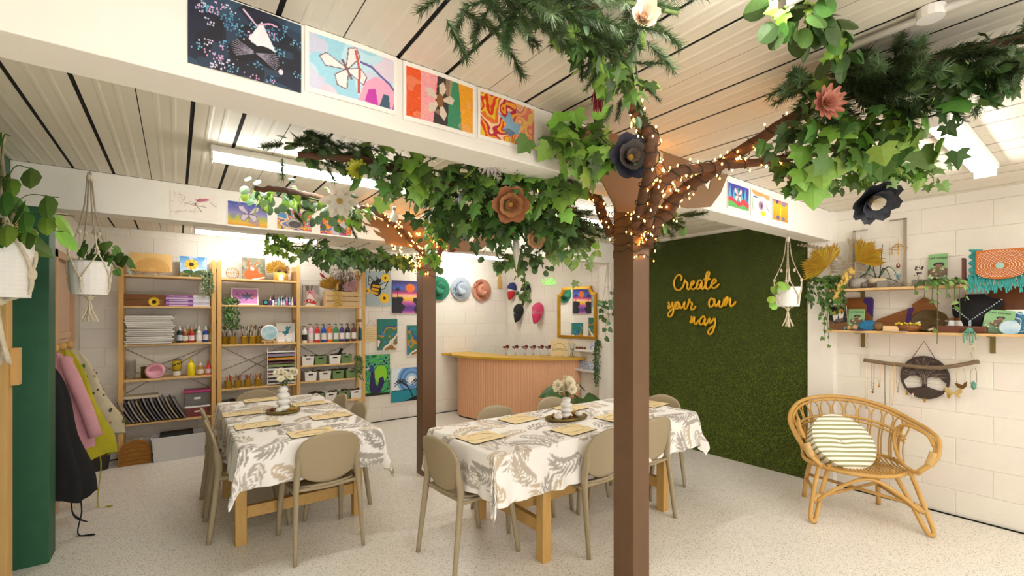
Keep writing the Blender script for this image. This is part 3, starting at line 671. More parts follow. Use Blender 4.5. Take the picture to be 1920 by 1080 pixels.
# ================ left unit
S = SH[1]
p = Pic(.36, .2, '#e9bd72', 90, 2)
for k in range(8): p.ring(.52, .12, .18+.075*k, .185+.075*k+.028, '#c98a40' if k % 2 else '#d69c52', .8, .75)
p.put(np.hypot(p.X-.52*p.asp, (p.Y-.12)*1.1) > .75, '#efc983').grain(.05)
r = thing('display_easel', 'small wooden easel under the arch carving on the left unit', 'easel', (sx(284, 6.2), 6.2, S[0]))
for q in (-.07, .07): MB().tube([(q, -.05, .003), (q*.3, .03, .17)], .006, 6).build('leg', WOOD, r)
MB().box(-.09, .09, -.055, -.02, .035, .045).build('ledge', WOOD, r)
picture('wood_carving', 'pale wooden board carved with concentric arches, on top of the left unit', 'carving', p, (sx(284, 6.2), 6.165, S[0]+.046), 0, .012, -.2, side='#d8a860')
p = Pic(.25, .24, '#4c96cf', 110, 3).grad([(0, '#5a6a3c'), (.14, '#6d6a34'), (.22, '#4d6a44'), (.3, '#b9d2e6'), (.6, '#8fbfe2'), (1, '#3f86c4')])
p.blot(5, .72, '#dbe8f2', .5, 4); p.ell(.3, .28, .2, .09, '#3d6436').ell(.75, .26, .25, .1, '#46693f').poly([(0, 0), (.3, 0), (.3, .2), (0, .22)], '#8d7a34').ell(.2, .06, .16, .08, '#3c5a33').line([(.42, 0), (.42, .5)], .014, '#3f5a2a')
for k in range(22): a = k*.2856; p.line([(.42, .63), (.42+.24*math.cos(a), .63+.24*math.sin(a)*.95)], .026, ['#e8b92c', '#d99c1e', '#f2cf4a'][k % 3])
p.ell(.42, .63, .1, .1, '#4a2d14').ell(.42, .63, .06, .06, '#2b1a0e').grain(.08)
picture('sunflower_painting', 'sunflower painting under a blue sky, on top of the left unit', 'painting', p, (sx(363, 6.25), 6.24, S[0]+.001), 0, .02, -.08, side='#3a6ea0')
CRW = mat('weathered_crate', '#8a5a30', .7, col2='#6b421f', vs=6, stretch=(1, 8, 8))
def crate(name, label, x, y, z, w, d, h, n, wood):
    t = thing(name, label, 'crate', (x, y, z))
    for sy in (-1, 1):
        for k in range(n): s_ = h/n; MB().box(-w/2, w/2, sy*d/2-.005, sy*d/2+.005, k*s_+.002, (k+1)*s_-.006).build('slat', wood, t, bevel=.001)
    for s_ in (-1, 1): MB().box(s_*(w/2-.008)-.006, s_*(w/2-.008)+.006, -d/2+.006, d/2-.006, 0.002, h-.004).build('end_panel', wood, t)
    MB().box(-w/2+.014, w/2-.014, -d/2+.006, d/2-.006, 0.0015, .008).build('base', wood, t)
    return t
crate('wooden_crate', 'small brown slatted crate beside the purple canvas packs', sx(272), 6.19, S[1], .33, .16, .13, 2, CRW)
sf = thing('sunflower', 'yellow artificial sunflower in front of the small brown crate', 'flower', (sx(289, 6.09), 6.098, S[1]+.045))
for k in range(20):
    a = 2*math.pi*k/20; d = Vector((math.cos(a), -.15, math.sin(a))); s_ = Vector((-math.sin(a), 0, math.cos(a)))*.008
    MB().add([d*.015, d*.035+s_, d*.056, d*.035-s_], [(0, 1, 2, 3)]).build('petal', mat('sunflower_petal', '#f0c51e', .6), sf)
MB().lathe([(.001, .012), (.015, .010), (.02, 0), (.001, -.002)], 14, M=Matrix.Rotation(math.pi/2, 3, 'X')).build('centre', mat('sunflower_core', '#4a2b12', .9, bump=.4, bs=300), sf)
x0 = sx(309, 6.12); x1 = X1b-.012
for k, (c, c2) in enumerate((('#8d4a98', '#eee8f2'), ('#b58ac0', '#cfc6dc'), ('#7b3f8f', '#f2eef5'), ('#c9a3cf', '#e9e2ee'), ('#94408f', '#f0ecf4'))):
    t = thing('canvas_pack', ['bottom', 'second', 'middle', 'fourth', 'topmost'][k]+' purple and white canvas pack in the flat stack on the left unit', 'canvas pack', ((x0+x1)/2+.004*(k % 2), 6.2, S[1]+.001+k*.0245), group='purple canvas packs')
    w_ = x1-x0-.01; MB().box(-w_/2, w_*.12, -.1, .1, 0, .023).build('purple_end', mat('pk_'+c.strip('#'), c, .45), t); MB().box(w_*.12, w_/2, -.1, .1, 0, .023).build('white_end', mat('pk_'+c2.strip('#'), c2, .45), t)
    MB().box(-w_*.42, w_*.0, -.1008, -.1, .007, .015).build('print_band', mat('pk_band', '#d9c6e0', .5), t)
rg = random.Random(4); zc = S[2]+.001; cols = ['#2b2a29', '#8c8a86', '#c9c4ba', '#4a4744', '#7a7060', '#e2ddd2', '#3a3836', '#9a9080']
ORD = ['bottom', 'second', 'third', 'fourth', 'fifth', 'sixth', 'seventh', 'eighth', 'ninth', 'tenth', 'eleventh', 'twelfth', 'thirteenth', 'fourteenth', 'top']
for k in range(15):
    h = .0195; slab('sketchpad', ORD[k]+(' sketchpad of the tall stack on the left unit' if k in (0, 14) else ' sketchpad from the bottom of the tall stack on the left unit'), 'sketchpad', sx(282)+rg.uniform(-.012, .012), 6.20+rg.uniform(-.02, .012), zc, .40+rg.uniform(-.03, .005), .24, h, cols[k % 8], rg.uniform(-.03, .03), 'sketchpads in the tall stack'); zc += h+.0004
for u, c, lb, cp, h, nm in ((337, '#23252b', '#b8c4cc', '#e8e4dc', .185, 'black'), (347, '#8f4a26', '#efe6da', '#e8b8b0', .165, 'brown'), (359, '#b81f2c', '#f2dede', '#e04a50', .17, 'red'), (373, '#d8d6d0', '#f4f2ee', '#f4f2ee', .18, 'white'), (386, '#1f3f9c', '#e8e4ee', '#f0eee8', .18, 'blue')):
    bottle(nm+' paint bottle in the front row beside the sketchpad stack', sx(u, 6.14), 6.14, S[2], h, .0275, c, lb, cp)
for u, c, nm in ((352, '#e0b72a', 'yellow'), (366, '#4f9a4a', 'green'), (396, '#d9b51e', 'mustard yellow')):
    bottle(nm+' paint bottle in the back row beside the sketchpad stack', sx(u, 6.24), 6.24, S[2], .2, .026, c, '#efe9da', '#f4f2ee')
# fourth shelf
CUPM = mat('clear_plastic', '#f4f0e8', .15, trans=.6, var=.02, alpha=.35)
for k in range(9):
    pr = [(.034, 0), (.043, .075), (.045, .077), (.042, .075), (.033, .003)]
    tag(MB().lathe(pr, 16).build('plastic_cup', CUPM, loc=(sx(245), 6.19, S[3]+.001+k*.0165), smooth=True), (['bottom', 'second', 'third', 'fourth', 'fifth', 'sixth', 'seventh', 'eighth', 'top'][k]+' clear plastic cup of the nested stack on the fourth shelf, counted upwards'), 'cup', 'nested clear cups')
TIN = mat('olive_tin', '#857c3c', .35, .7, var=.2)
t = thing('olive_tin', 'olive metal tin behind the pink scalloped plate', 'tin', (sx(274, 6.2), 6.22, S[3]+.001)); MB().lathe([(.044, 0), (.046, .11), (.048, .112), (.048, .118), (.044, .118), (.042, .01)], 18).build('can', TIN, t, smooth=True)
for z in (.03, .075): MB().tube([(.0455*math.cos(a/10*math.pi), .0455*math.sin(a/10*math.pi), z) for a in range(20)], .002, 4, closed=True).build('rib', TIN, t)
PINK = mat('pink_paper', '#e3a2b0', .6, var=.08)
t = thing('paper_plate', 'pink paper plate leaning upright on the fourth shelf', 'plate', (sx(291, 6.12), 6.125, S[3]+.076), rot=(math.radians(78), 0, 0))
MB().lathe([(.001, 0), (.055, 0), (.062, .010), (.083, .014), (.085, .016), (.062, .013), (.054, .003), (.001, .003)], 30, sx=1.03).build('plate', PINK, t, smooth=True)
MB().add([(.052*math.cos(a/12*math.pi), .052*math.sin(a/12*math.pi), .0034) for a in range(13)], [tuple(range(13))]).build('dark_half', mat('pink_dark', '#c4788c', .6), t)
bx_ = sx(332, 6.2)
t = thing('paint_tin', 'white labelled tin under the yellow leopard-print tin', 'tin', (bx_, 6.2, S[3]+.001)); MB().lathe([(.036, 0), (.036, .064), (.034, .066)], 18).build('can', TIN, t, smooth=True); MB().lathe([(.0365, .008), (.0365, .055), (.0355, .055), (.0355, .008)], 18).build('sticker', WHITEP, t)
t = thing('leopard_tin', 'yellow tin with brown leopard spots stacked on the white labelled tin', 'tin', (bx_, 6.2, S[3]+.068)); MB().lathe([(.041, 0), (.042, .10), (.038, .102)], 18).build('can', mat('tin_yellow', '#e5c42a', .4), t, smooth=True); MB().lathe([(.039, .1005), (.036, .114), (.001, .118)], 18).build('lid', CHROME, t, smooth=True)
for k in range(14):
    a = k*2.4; z = .018+.07*((k*.37) % 1); m = MB()
    m.add([(.0426*math.cos(a+dx), .0426*math.sin(a+dx), z+dz) for dx, dz in ((-.2, -.006), (.05, -.011), (.24, -.002), (.15, .01), (-.15, .009))], [(0, 1, 2, 3, 4)]).build('spot', mat('leopard_spot', '#4a2a12', .5), t)
bottle('tall plain yellow paint bottle on the fourth shelf', sx(358, 6.14), 6.14, S[3], .2, .037, '#f0d815', None, '#f0d815'); bottle('gold paint bottle with label on the fourth shelf', sx(376, 6.14), 6.14, S[3], .145, .031, '#b8862a', '#efe2d0', '#f0ece4'); bottle('coral red paint bottle with label on the fourth shelf', sx(391, 6.14), 6.14, S[3], .145, .03, '#e24a48', '#f6d8d0', '#e24a48')
# fifth shelf: spiral notebooks leaning, tubs
NC = ['#5b5a62', '#a9a6aa', '#4e4d52', '#c0bcb6', '#7a767c', '#cfc19a', '#38373c', '#98969c']
for k in range(16):
    t = thing('spiral_notebook', ['first', 'second', 'third', 'fourth', 'fifth', 'sixth', 'seventh', 'eighth', 'ninth', 'tenth', 'eleventh', 'twelfth', 'thirteenth', 'fourteenth', 'fifteenth', 'last'][k]+' wire-bound notebook from the left in the leaning row on the fifth shelf', 'notebook', (sx(228+7.0*k, 6.1)+.03, 6.19, S[4]+.001), group='leaning notebooks', rot=(0, -.30, 0))
    h = .235+.006*((k*7) % 5); m_ = mat('nb_'+NC[k % 8].strip('#'), NC[k % 8], .6)
    def bend(i, j, q=0): return (-.05*(1-j)**2*.0+.045*((1-j)**2)*.6+q, -.11+.2*i, h*j)
    MB().solid(lambda i, j: (.035*((1-j)**2), -.11+.2*i, h*j), 3, 7, (.0125, 0, 0)).build('cover', m_, t); cv = t.children[0]
    sp_ = MB()
    for j in range(16):
        z = .008+h*.97*j/16; xo = .035*((1-z/h)**2)+.006
        sp_.tube([(xo-.007, -.108, z), (xo-.005, -.117, z), (xo+.005, -.117, z), (xo+.007, -.108, z)], .0016, 4)
    sp_.build('spiral', CHROME, cv)
slab('sketchpad', 'cream pad lying across the top of the leaning notebooks', 'sketchpad', sx(263, 6.2), 6.25, S[4]+.245, .30, .16, .03, '#d9cdb2', .02, edge='#f0e6cf')
def lidbox(label, x, y, z, w, d, h, lid, body, group=None):
    t = thing('plastic_tub', label, 'tub', (x, y, z), group=group)
    b_ = mat('tub_'+body.strip('#'), body, .2, trans=.55, alpha=.75, var=.15, vs=9)
    bo = MB().box(-w*.46, w*.46, -d*.46, d*.46, 0, h*.85).build('body', b_, t, bevel=.008)
    li = MB().box(-w*.5, w*.5, -d*.5, d*.5, h*.85, h).build('lid', mat('lid_'+lid.strip('#'), lid, .35), t, bevel=.006)
    MB().box(-w*.12, w*.12, -d*.51, -d*.5+.004, h*.86, h*.97).build('clip', mat('lid_'+lid.strip('#'), lid, .35), li)
    MB().box(-w*.12, w*.12, -d*.462, -d*.458, h*.42, h*.55).build('tag_label', WHITEP, bo)
lidbox('clear tub with a white lid and red contents, under the pink-lidded tub', sx(370), 6.2, S[4]+.001, .235, .2, .12, '#efece8', '#c4585c')
lidbox('clear grey tub with a magenta lid on the fifth shelf', sx(370), 6.2, S[4]+.122, .25, .2, .17, '#b62a74', '#a9a7a6')
# floor of the left unit
WICK = mat('wicker', '#c48a3c', .7, col2='#9a6424', vs=60, stretch=(.4, 1, 3), bump=.9, bs=120)
t = thing('wicker_basket', 'arched wicker basket on the floor under the left unit', 'basket', (sx(253, 6.03), 6.12, .0))
def arch(i, j, y): a = i*2-1; return (a*.128, y, (.16+.10*math.sqrt(max(0, 1-a*a)))*j)
for k in range(12):
    z0 = k/12; MB().solid(lambda i, j: (( (i*2-1)*.128), -.055-.006*(k % 2), (.16+.10*math.sqrt(max(0, 1-(i*2-1)**2)))*(z0+(j/12)*.94)), 13, 2, (0, .012, 0)).build('woven_row', WICK, t)
MB().box(-.12, .12, -.04, .08, .002, .14).build('body', WICK, t, bevel=.01)
for q, hh in ((-.08, .23), (-.03, .26), (.05, .27), (.09, .22)): MB().box(q-.008, q+.012, -.02, .04, .14, hh).build('paper_roll', mat('paper_roll', '#cfcac4', .7), t)
t = thing('storage_tub', 'large clear plastic storage tub on the floor under the left unit', 'tub', (sx(337, 6.05), 6.13, 0))
CLR = mat('frosted_plastic', '#f6f5f5', .35, trans=.15, alpha=.8, var=.06, vs=5)
w_, d_, h_ = .47, .24, .245; mb = MB(); rr = lambda s, z: [(-w_/2*s, -d_/2*s, z), (w_/2*s, -d_/2*s, z), (w_/2*s, d_/2*s, z), (-w_/2*s, d_/2*s, z)]
mb.add(rr(.93, 0)+rr(1, h_)+rr(1.04, h_)+rr(1.04, h_+.012)+rr(.97, h_+.012)+rr(.91, .006), [(3, 2, 1, 0)]+[(q*4+i, q*4+(i+1) % 4, (q+1)*4+(i+1) % 4, (q+1)*4+i) for q in range(5) for i in range(4)]+[(20, 21, 22, 23)]); mb.build('tub', CLR, t)
for k in range(4): MB().box(-.19+.01*k, .19-.015*k, -.09, .09, .01+.045*k, .05+.045*k).build('paper_pile', mat('pile_%d' % k, ['#e8e2d8', '#d6d0c8', '#efeae0', '#cfc6ba'][k], .8), t)
MB().box(-.17, .12, -.1, .08, h_-.02, h_+.035).build('black_folder', BLACK, t, bevel=.006)
# ================ middle unit
S = SH[2]
t = thing('wire_globe', 'gold wire ball on top of the middle unit', 'ornament', (sx(436, 6.2), 6.2, S[0]+.002))
for k in range(7): a = math.pi*k/7; MB().tube([(.066*math.cos(b/12*math.pi)*math.cos(a), .066*math.cos(b/12*math.pi)*math.sin(a), .068+.066*math.sin(b/12*math.pi)) for b in range(24)], .0016, 4, closed=True).build('wire', GOLD, t)
MB().tube([(.066*math.cos(b/12*math.pi), .066*math.sin(b/12*math.pi), .068) for b in range(24)], .0016, 4, closed=True).build('wire', GOLD, t)
p = Pic(.245, .27, '#7d7a62', 110, 6); p.blot(6, .6, '#5f6a52', .7, 2).blot(9, .66, '#a09a88', .6, 3).blot(4, .7, '#4a5640', .6, 8)
p.ell(.42, .24, .3, .26, '#e2571f').poly([(.2, .35), (.3, .62), (.45, .66), (.62, .55), (.75, .32), (.98, .2), (.9, .05), (.5, .02)], '#e2571f').poly([(.36, .44), (.36, .6), (.46, .66), (.53, .6), (.5, .43)], '#f3e6d2')
p.poly([(.28, .62), (.2, .84), (.24, .95), (.3, .85), (.42, .7)], '#d9561f').poly([(.5, .68), (.6, .76), (.76, .9), (.74, .78), (.62, .62)], '#d9561f').poly([(.32, .7), (.36, .76), (.4, .7)], '#f0dcc8').poly([(.58, .66), (.7, .77), (.68, .7)], '#f0dcc8').ell(.5, .6, .06, .045, '#e8682c').ell(.42, .63, .02, .02, '#2a1a12')
p.line([(.45, .03), (.7, .08), (.95, .14)], .03, '#f3e4cf').grain(.1)
picture('fox_painting', 'painting of an orange fox on grey-green, on top of the middle unit', 'painting', p, (sx(476, 6.24), 6.24, S[0]+.001), 0, .02, -.06, side='#6b6a58')
FANG = mat('gold_palm', '#b98a2a', .5, col2='#8a6118', vs=20, rnd=.15)
def fan(m, c, R_, a0, a1, n, nrm=(0, -1, 0), w=.012, seed=1):
    """folded palm leaf: pleated blades in a fan"""
    rg = random.Random(seed); nn = Vector(nrm).normalized(); ux = Vector((1, 0, 0)) if abs(nn.x) < .9 else Vector((0, -1, 0)); ux = (ux-nn*ux.dot(nn)).normalized(); uz = ux.cross(nn) if ux.cross(nn).z > 0 else -ux.cross(nn)
    for k in range(n):
        a = a0+(a1-a0)*k/(n-1); L_ = R_*rg.uniform(.86, 1.05); d = ux*math.cos(a)+uz*math.sin(a); s_ = ux*(-math.sin(a))+uz*math.cos(a); c = Vector(c); lift = nn*(.012 if k % 2 else -.004)
        ww = R_*(a1-a0)/(n-1)*.62; P = [c, c+d*L_*.75+s_*ww+lift, c+d*L_, c+d*L_*.75-s_*ww-lift]; m.add(P, [(0, 1, 2), (0, 2, 3)])
def fanparts(t, mt, c, R_, a0, a1, n, nrm, seed):
    for k in range(n):
        m = MB(); fan(m, c, R_*(1+.07*math.sin(k*5.3+seed)), a0+(a1-a0)*k/n, a0+(a1-a0)*(k+.9)/n, 2, nrm, seed=seed+k); m.build('blade', mt, t)
t = thing('palm_basket', 'straw basket with a gold fan palm and lit lantern on the middle unit', 'dried plant', (sx(526, 6.2), 6.19, S[0]))
STRAW = mat('straw', '#d8b25c', .8, col2='#b58a38', vs=50, bump=.6, bs=120)
fanparts(t, FANG, (-.03, .0, .115), .15, -.15, 3.3, 19, (.05, -1, .1), 3)
MB().lathe([(.08, 0), (.086, .05), (.075, .1), (.07, .1), (.078, .05), (.07, .01)], 18).build('basket', STRAW, t, smooth=True)
MB().tube([(.085*math.cos(a/12*math.pi), -.02, .1+.085*math.sin(a/12*math.pi)) for a in range(13)], .004, 6).build('handle', STRAW, t)
for k in range(9): MB().ico((.05*math.cos(k*2.1)*.9, -.03+.03*math.sin(k*1.7), .11+.008*(k % 3)), .018, 6, 4).build('dried_bud', mat('dried_bud', '#3d2a22', .8), t)
lamp = thing('candle_lantern', 'small glowing white lantern in front of the straw basket', 'lantern', (sx(527, 6.1), 6.1, S[0]))
MB().lathe([(.02, 0), (.02, .06), (.012, .075), (.001, .08)], 14).build('glow', mat('lantern_glow', '#fff1d6', .4, var=0, emit=4), lamp, smooth=True); MB().lathe([(.024, 0), (.024, .004)], 14).build('base', GOLD, lamp)
tag(MB().box(-.03, .03, -.1, .1, 0, .12).build('cork_block', mat('cork', '#b98a52', .9, col2='#8a5c30', vs=70, bump=.5, bs=150), loc=(sx(554, 6.2), 6.2, S[0]+.001), bevel=.003), 'brown cork block at the right end of the middle unit top', 'cork block')
def framed(name, label, p, x, y, z, tilt=-.1, col='#f2eee6', bw=.018, cat='picture'):
    t = thing(name, label, cat, (x, y, z), rot=(tilt, 0, 0)); W_, H2 = p.W, p.H
    put('print', picmesh(p, .004), t, (0, -.004, bw)); fm_ = mat('frame_'+col.strip('#'), col, .45, var=.03)
    for a in (-1, 1): MB().box(a*(W_/2+bw/2)-bw/2, a*(W_/2+bw/2)+bw/2, -.014, .01, 0, H2+2*bw).build('frame_side', fm_, t, bevel=.002)
    for zz in (0, H2+bw): MB().box(-W_/2, W_/2, -.014, .01, zz, zz+bw).build('frame_rail', fm_, t, bevel=.002)
p = Pic(.25, .17, '#d58fd0', 100, 7); p.blot(5, .7, '#c67cc4', .6, 3)
for a, l in ((2.2, .36), (2.75, .42), (3.1, .44), (3.45, .42), (3.95, .34)): p.line([(.72, .5), (.72+l*math.cos(a)/p.asp*1.2, .5+l*math.sin(a)*.9)], .045, '#5c6490')
p.ell(.78, .5, .17, .2, '#666a96').ell(.82, .5, .1, .12, '#e08468')
for k in range(12): a = k*.9; p.ell(.15+.22*((k*.37) % 1), .3+.5*((k*.61) % 1), .035, .018, '#4a3a64', a)
framed('framed_hand_picture', 'white-framed pink picture of a blue hand on the middle unit', p, sx(459, 6.22), 6.2, S[1]+.001)
t = thing('small_box', 'small black box with a turquoise print beside the framed hand picture', 'box', (sx(498, 6.13), 6.13, S[1]+.001)); MB().box(-.028, .028, -.02, .02, 0, .062).build('carton', BLACK, t); MB().lathe([(.018, 0), (.018, .001)], 14, (0, -.0205, .034), Matrix.Rotation(math.pi/2, 3, 'X')).build('print', mat('turquoise', '#3fb0b8', .5), t)
k = 0; pal = ['#6a3f94', '#8f5bb0', '#e9a0c8', '#f4f0ee', '#d8c63c', '#57b9c4', '#2f7fb5', '#3a2a6a', '#c94f9b', '#98d2c6']
PN = dict(zip(pal, ['violet', 'lilac', 'pink', 'white', 'lime yellow', 'turquoise', 'sea blue', 'indigo', 'magenta', 'mint']))
for row, (yy, n, dz) in enumerate(((6.13, 10, 0), (6.19, 10, 0), (6.25, 9, .0))):
    for i in range(n):
        c = pal[(i*3+row*4) % 10]; x = sx(507, yy)+(sx(553, yy)-sx(507, yy))*i/(n-1)
        bottle('small '+PN[c]+' craft paint bottle in the '+('front', 'middle', 'back')[row]+' row on the middle unit', x, yy, S[1], .085+.028*row, .0115, c, '#e6e0ec' if i % 3 else None, ['#f4f2ee', '#2a2a2a', '#eebcd8', '#7fd0cc'][i % 4], group='small craft paints')
BRASSC = mat('brass_cup', '#cfae3e', .35, .45, var=.15)
def cup(label, x, y, z, r=.04, h=.085):
    t = tag(MB().lathe([(r*.86, 0), (r, h), (r*1.03, h), (r*1.03, h+.003), (r*.95, h+.002), (r*.82, .004)], 18).build('brass_cup', BRASSC, loc=(x, y, z+.001), smooth=True), label, 'cup', 'brass cups'); return t
BR = [mat('brush_%d' % i, c, .5) for i, c in enumerate(('#2f2a26', '#efe6d0', '#c9a23c', '#7d2a20', '#d8d2c8', '#5a3a22'))]
def brushes(label, x, y, z, n, seed, pencil=False, hh=.085):
    rg = random.Random(seed)
    for k in range(n):
        a = rg.uniform(0, 6.28); tl = rg.uniform(.05, .32); ln = rg.uniform(.15, .22) if not pencil else rg.uniform(.12, .155)
        t = thing('pencil' if pencil else 'paintbrush', label, 'pencil' if pencil else 'brush', (x+.012*math.cos(a), y+.012*math.sin(a), z+.007), group='pencils in brass cups' if pencil else 'brushes in brass cups')
        d = Vector((math.cos(a)*tl*.55, math.sin(a)*tl*.55, 1)).normalized()
        if pencil:
            pm_ = mat('pencil_%d' % (k % 6), ['#c8432e', '#e08a2c', '#7a2f2a', '#2f2c34', '#8f8a88', '#a83a5c'][k % 6], .5)
            MB().tube([(0, 0, 0), d*ln], .0036, 6).build('shaft', pm_, t); MB().tube([d*ln, d*(ln+.014)], [.0034, .0005], 6).build('tip', BR[1], t)
        else:
            MB().tube([(0, 0, 0), d*ln*.78], [.0025, .0035], 6).build('handle', BR[k % 6], t); MB().tube([d*ln*.78, d*ln*.88], .0042, 6).build('ferrule', CHROME, t); MB().tube([d*ln*.88, d*ln*.95, d*ln*1.05], [.0046, .006, .001], 6).build('bristles', BR[(k*5+1) % 6], t)
for i, (u, pos) in enumerate(((422, 'leftmost'), (437, 'second from the left'), (458, 'middle'), (473, 'fourth from the left'), (484, 'rightmost'))):
    x = sx(u, 6.14+.05*(i in (0, 4))); y = 6.14+.05*(i in (0, 4)); cup('brass cup of paintbrushes, '+pos+' in the brush row', x, y, S[2]); brushes('paintbrush standing in the brass cup that is '+pos+' in the brush row', x, y, S[2], 9, i)
for i, (u, pos) in enumerate(((428, 'leftmost'), (446, 'second'), (464, 'third'), (484, 'rightmost'))):
    x = sx(u, 6.14); cup('brass cup of coloured pencils, '+pos+' in the pencil row', x, 6.14, S[3]); brushes('coloured pencil standing in the '+pos+' brass cup of the pencil row', x, 6.14, S[3], 11, 20+i, True)
t = thing('display_easel', 'little wooden stand under the ocean resin plate', 'easel', (sx(505, 6.11), 6.12, S[2]))
for q in (-.05, .05): MB().box(q-.008, q+.008, -.03, .05, 0, .02).build('foot', WOOD, t)
MB().box(-.085, .085, -.03, -.005, .02, .032).build('ledge', WOOD, t); MB().tube([(0, .05, .005), (0, .02, .14)], .006, 6).build('prop', WOOD, t)
p = Pic(.2, .2, '#e9eef0', 90, 9)
p.swirl(['#dfe9ea', '#7cc0c6', '#c4dfe0', '#4aa0b2', '#eef2f0', '#9fd0d2'], 3, 4, 2.2)
dm = MB().lathe([(.001, 0), (.09, 0), (.096, .006), (.09, .01), (.001, .01)], 30); t = thing('resin_plate', 'round white and turquoise ocean resin plate on a wooden stand', 'plate', (sx(505, 6.11), 6.112, S[2]+.125), rot=(math.radians(80), 0, 0)); dm.build('rim', mat('pearl', '#e4e6e4', .3), t, smooth=True)
OC = mat('resin_ocean', '#dfeaea', .15, col2='#2f8fa4', vs=14, var=.3); MB().lathe([(.001, .0102), (.08, .0102), (.08, .0125), (.001, .0125)], 26).build('ocean_pattern', OC, t)
p = Pic(.17, .2, '#f3f0ea', 90, 2); p.poly([(.28, .5), (.55, .62), (.62, .8), (.9, .92), (.78, .7), (.7, .56), (.72, .45), (.55, .36), (.46, .2), (.42, .42)], '#2f8aa0').poly([(.55, .6), (.5, .8), (.66, .95), (.7, .7)], '#3fa3ae').line([(.02, .56), (.3, .54)], .012, '#3a4a55').ell(.36, .53, .07, .05, '#2a7c96')
framed('framed_hummingbird', 'white-framed picture of a turquoise hummingbird on the middle unit', p, sx(535, 6.22), 6.21, S[2]+.001, -.08, '#f4f1ea', .02)
t = thing('white_candle', 'short white candle in front of the framed hummingbird', 'candle', (sx(542, 6.12), 6.13, S[2]+.001)); MB().lathe([(.036, 0), (.04, .01), (.04, .05), (.036, .052), (.03, .046), (.001, .046)], 18).build('wax', VASE, t, smooth=True); MB().tube([(0, 0, .046), (0, 0, .056)], .001, 4).build('wick', BLACK, t)
# wire paper rack with sheets
xa, xb = sx(500, 6.15)-.0, sx(552, 6.15); xc = (xa+xb)/2; W_ = xb-xa
t = thing('paper_rack', 'white wire rack of paper trays on the middle unit', 'paper rack', (xc, 6.16, S[3]+.001)); nR = 10; hz_ = .43
for s_ in (-1, 1):
    for y in (-.07, .1): MB().tube([(s_*W_/2, y, 0), (s_*W_/2, y, hz_)], .0035, 6).build('post', WHITEP, t)
    MB().tube(smoothpath([(s_*W_/2, -.07, hz_), (s_*W_/2, -.02, hz_+.02), (s_*W_/2, .1, hz_)], 4), .0035, 6).build('top_loop', WHITEP, t)
for k in range(nR): z = .01+k*.042; MB().tube([(-W_/2, .1, z), (-W_/2, -.07, z), (W_/2, -.07, z), (W_/2, .1, z)], .0022, 5).build('tray_wire', WHITEP, t)
PC = ['#d8d4d0', '#b9b5b8', '#e9d9d6', '#e2b8bc', '#f2f0ee', '#8a9a5c', '#6a2f3c', '#e0982a', '#9a8aa8', '#f4f4f4']; PCN = ['grey', 'ash', 'shell', 'pink', 'ivory', 'green', 'maroon', 'orange', 'mauve', 'white']
for k in range(nR): tag(MB().box(-W_/2+.006, W_/2-.006, -.085, .09, 0, .012+.006*(k % 3)).build('paper_stack', mat('paper_'+PCN[k], PC[k], .8, var=.1, vs=60, stretch=(1, 1, 40)), loc=(xc, 6.16, S[3]+.0145+k*.042)), PCN[k]+' paper stack in the white wire rack', 'paper', 'paper in the wire rack')
bin_('green bin at the left of the lowest visible shelf of the middle unit', sx(432), S[4], '#7f9a72', .17, seed=1); bin_('white bin next to it behind the far chair of the shelf-side table', sx(457), S[4], '#eeeae4', .15, seed=2)
# ================ right unit
S = SH[3]
p = Pic(.2, .27, '#a39c90', 100, 5); p.blot(7, .6, '#8a877c', .6, 1).blot(4, .7, '#c2bab0', .6, 6)
p.poly([(.15, .95), (.38, .95), (.34, .72), (.22, .72)], '#6b564c').poly([(.5, .98), (.62, .98), (.58, .7), (.48, .7)], '#70594e').ell(.4, .6, .14, .13, '#e6b8b0').ell(.42, .62, .08, .09, '#c04a58').poly([(.2, .35), (.4, .65), (.75, .3)], '#efe0dc').poly([(.48, .6), (.62, .95), (.8, .45), (.7, .3)], '#c795a0')
p.poly([(.02, .2), (.12, .3), (.4, .34), (.62, .3), (.8, .14), (.7, .08), (.4, .14)], '#b31f28').spots(7, .025, ['#f6efe8'], (.1, .7, .16, .28)).poly([(.1, 0), (.8, 0), (.66, .1), (.3, .13)], '#e6dccb').grain(.1)
picture('gnome_painting', 'painting of a gnome on a red toadstool, left of the pale crate', 'painting', p, (sx(584, 6.22), 6.22, S[0]+.001), 0, .018, -.07, side='#8a8578')
PALE = mat('pale_crate', '#dcc093', .6, col2='#c9a877', vs=6, stretch=(1, 8, 8))
crate('wooden_crate', 'pale slatted crate of dried flowers on the right unit', sx(640, 6.18), 6.2, S[0], .42, .17, .2, 3, PALE)
t = thing('dried_bouquet', 'dried flower bouquet of brown grass and palm fans in the pale crate', 'dried flowers', (sx(640, 6.18), 6.2, S[0]+.012))
fanparts(t, FANG, (-.13, -.06, .2), .19, .75, 2.9, 17, (.1, -1, .1), 8)
fanparts(t, mat('pink_palm', '#c79a9c', .6, rnd=.1), (.15, -.07, .19), .16, 1.2, 3.0, 11, (0, -1, .05), 9)
gr = MB(); rg = random.Random(7)
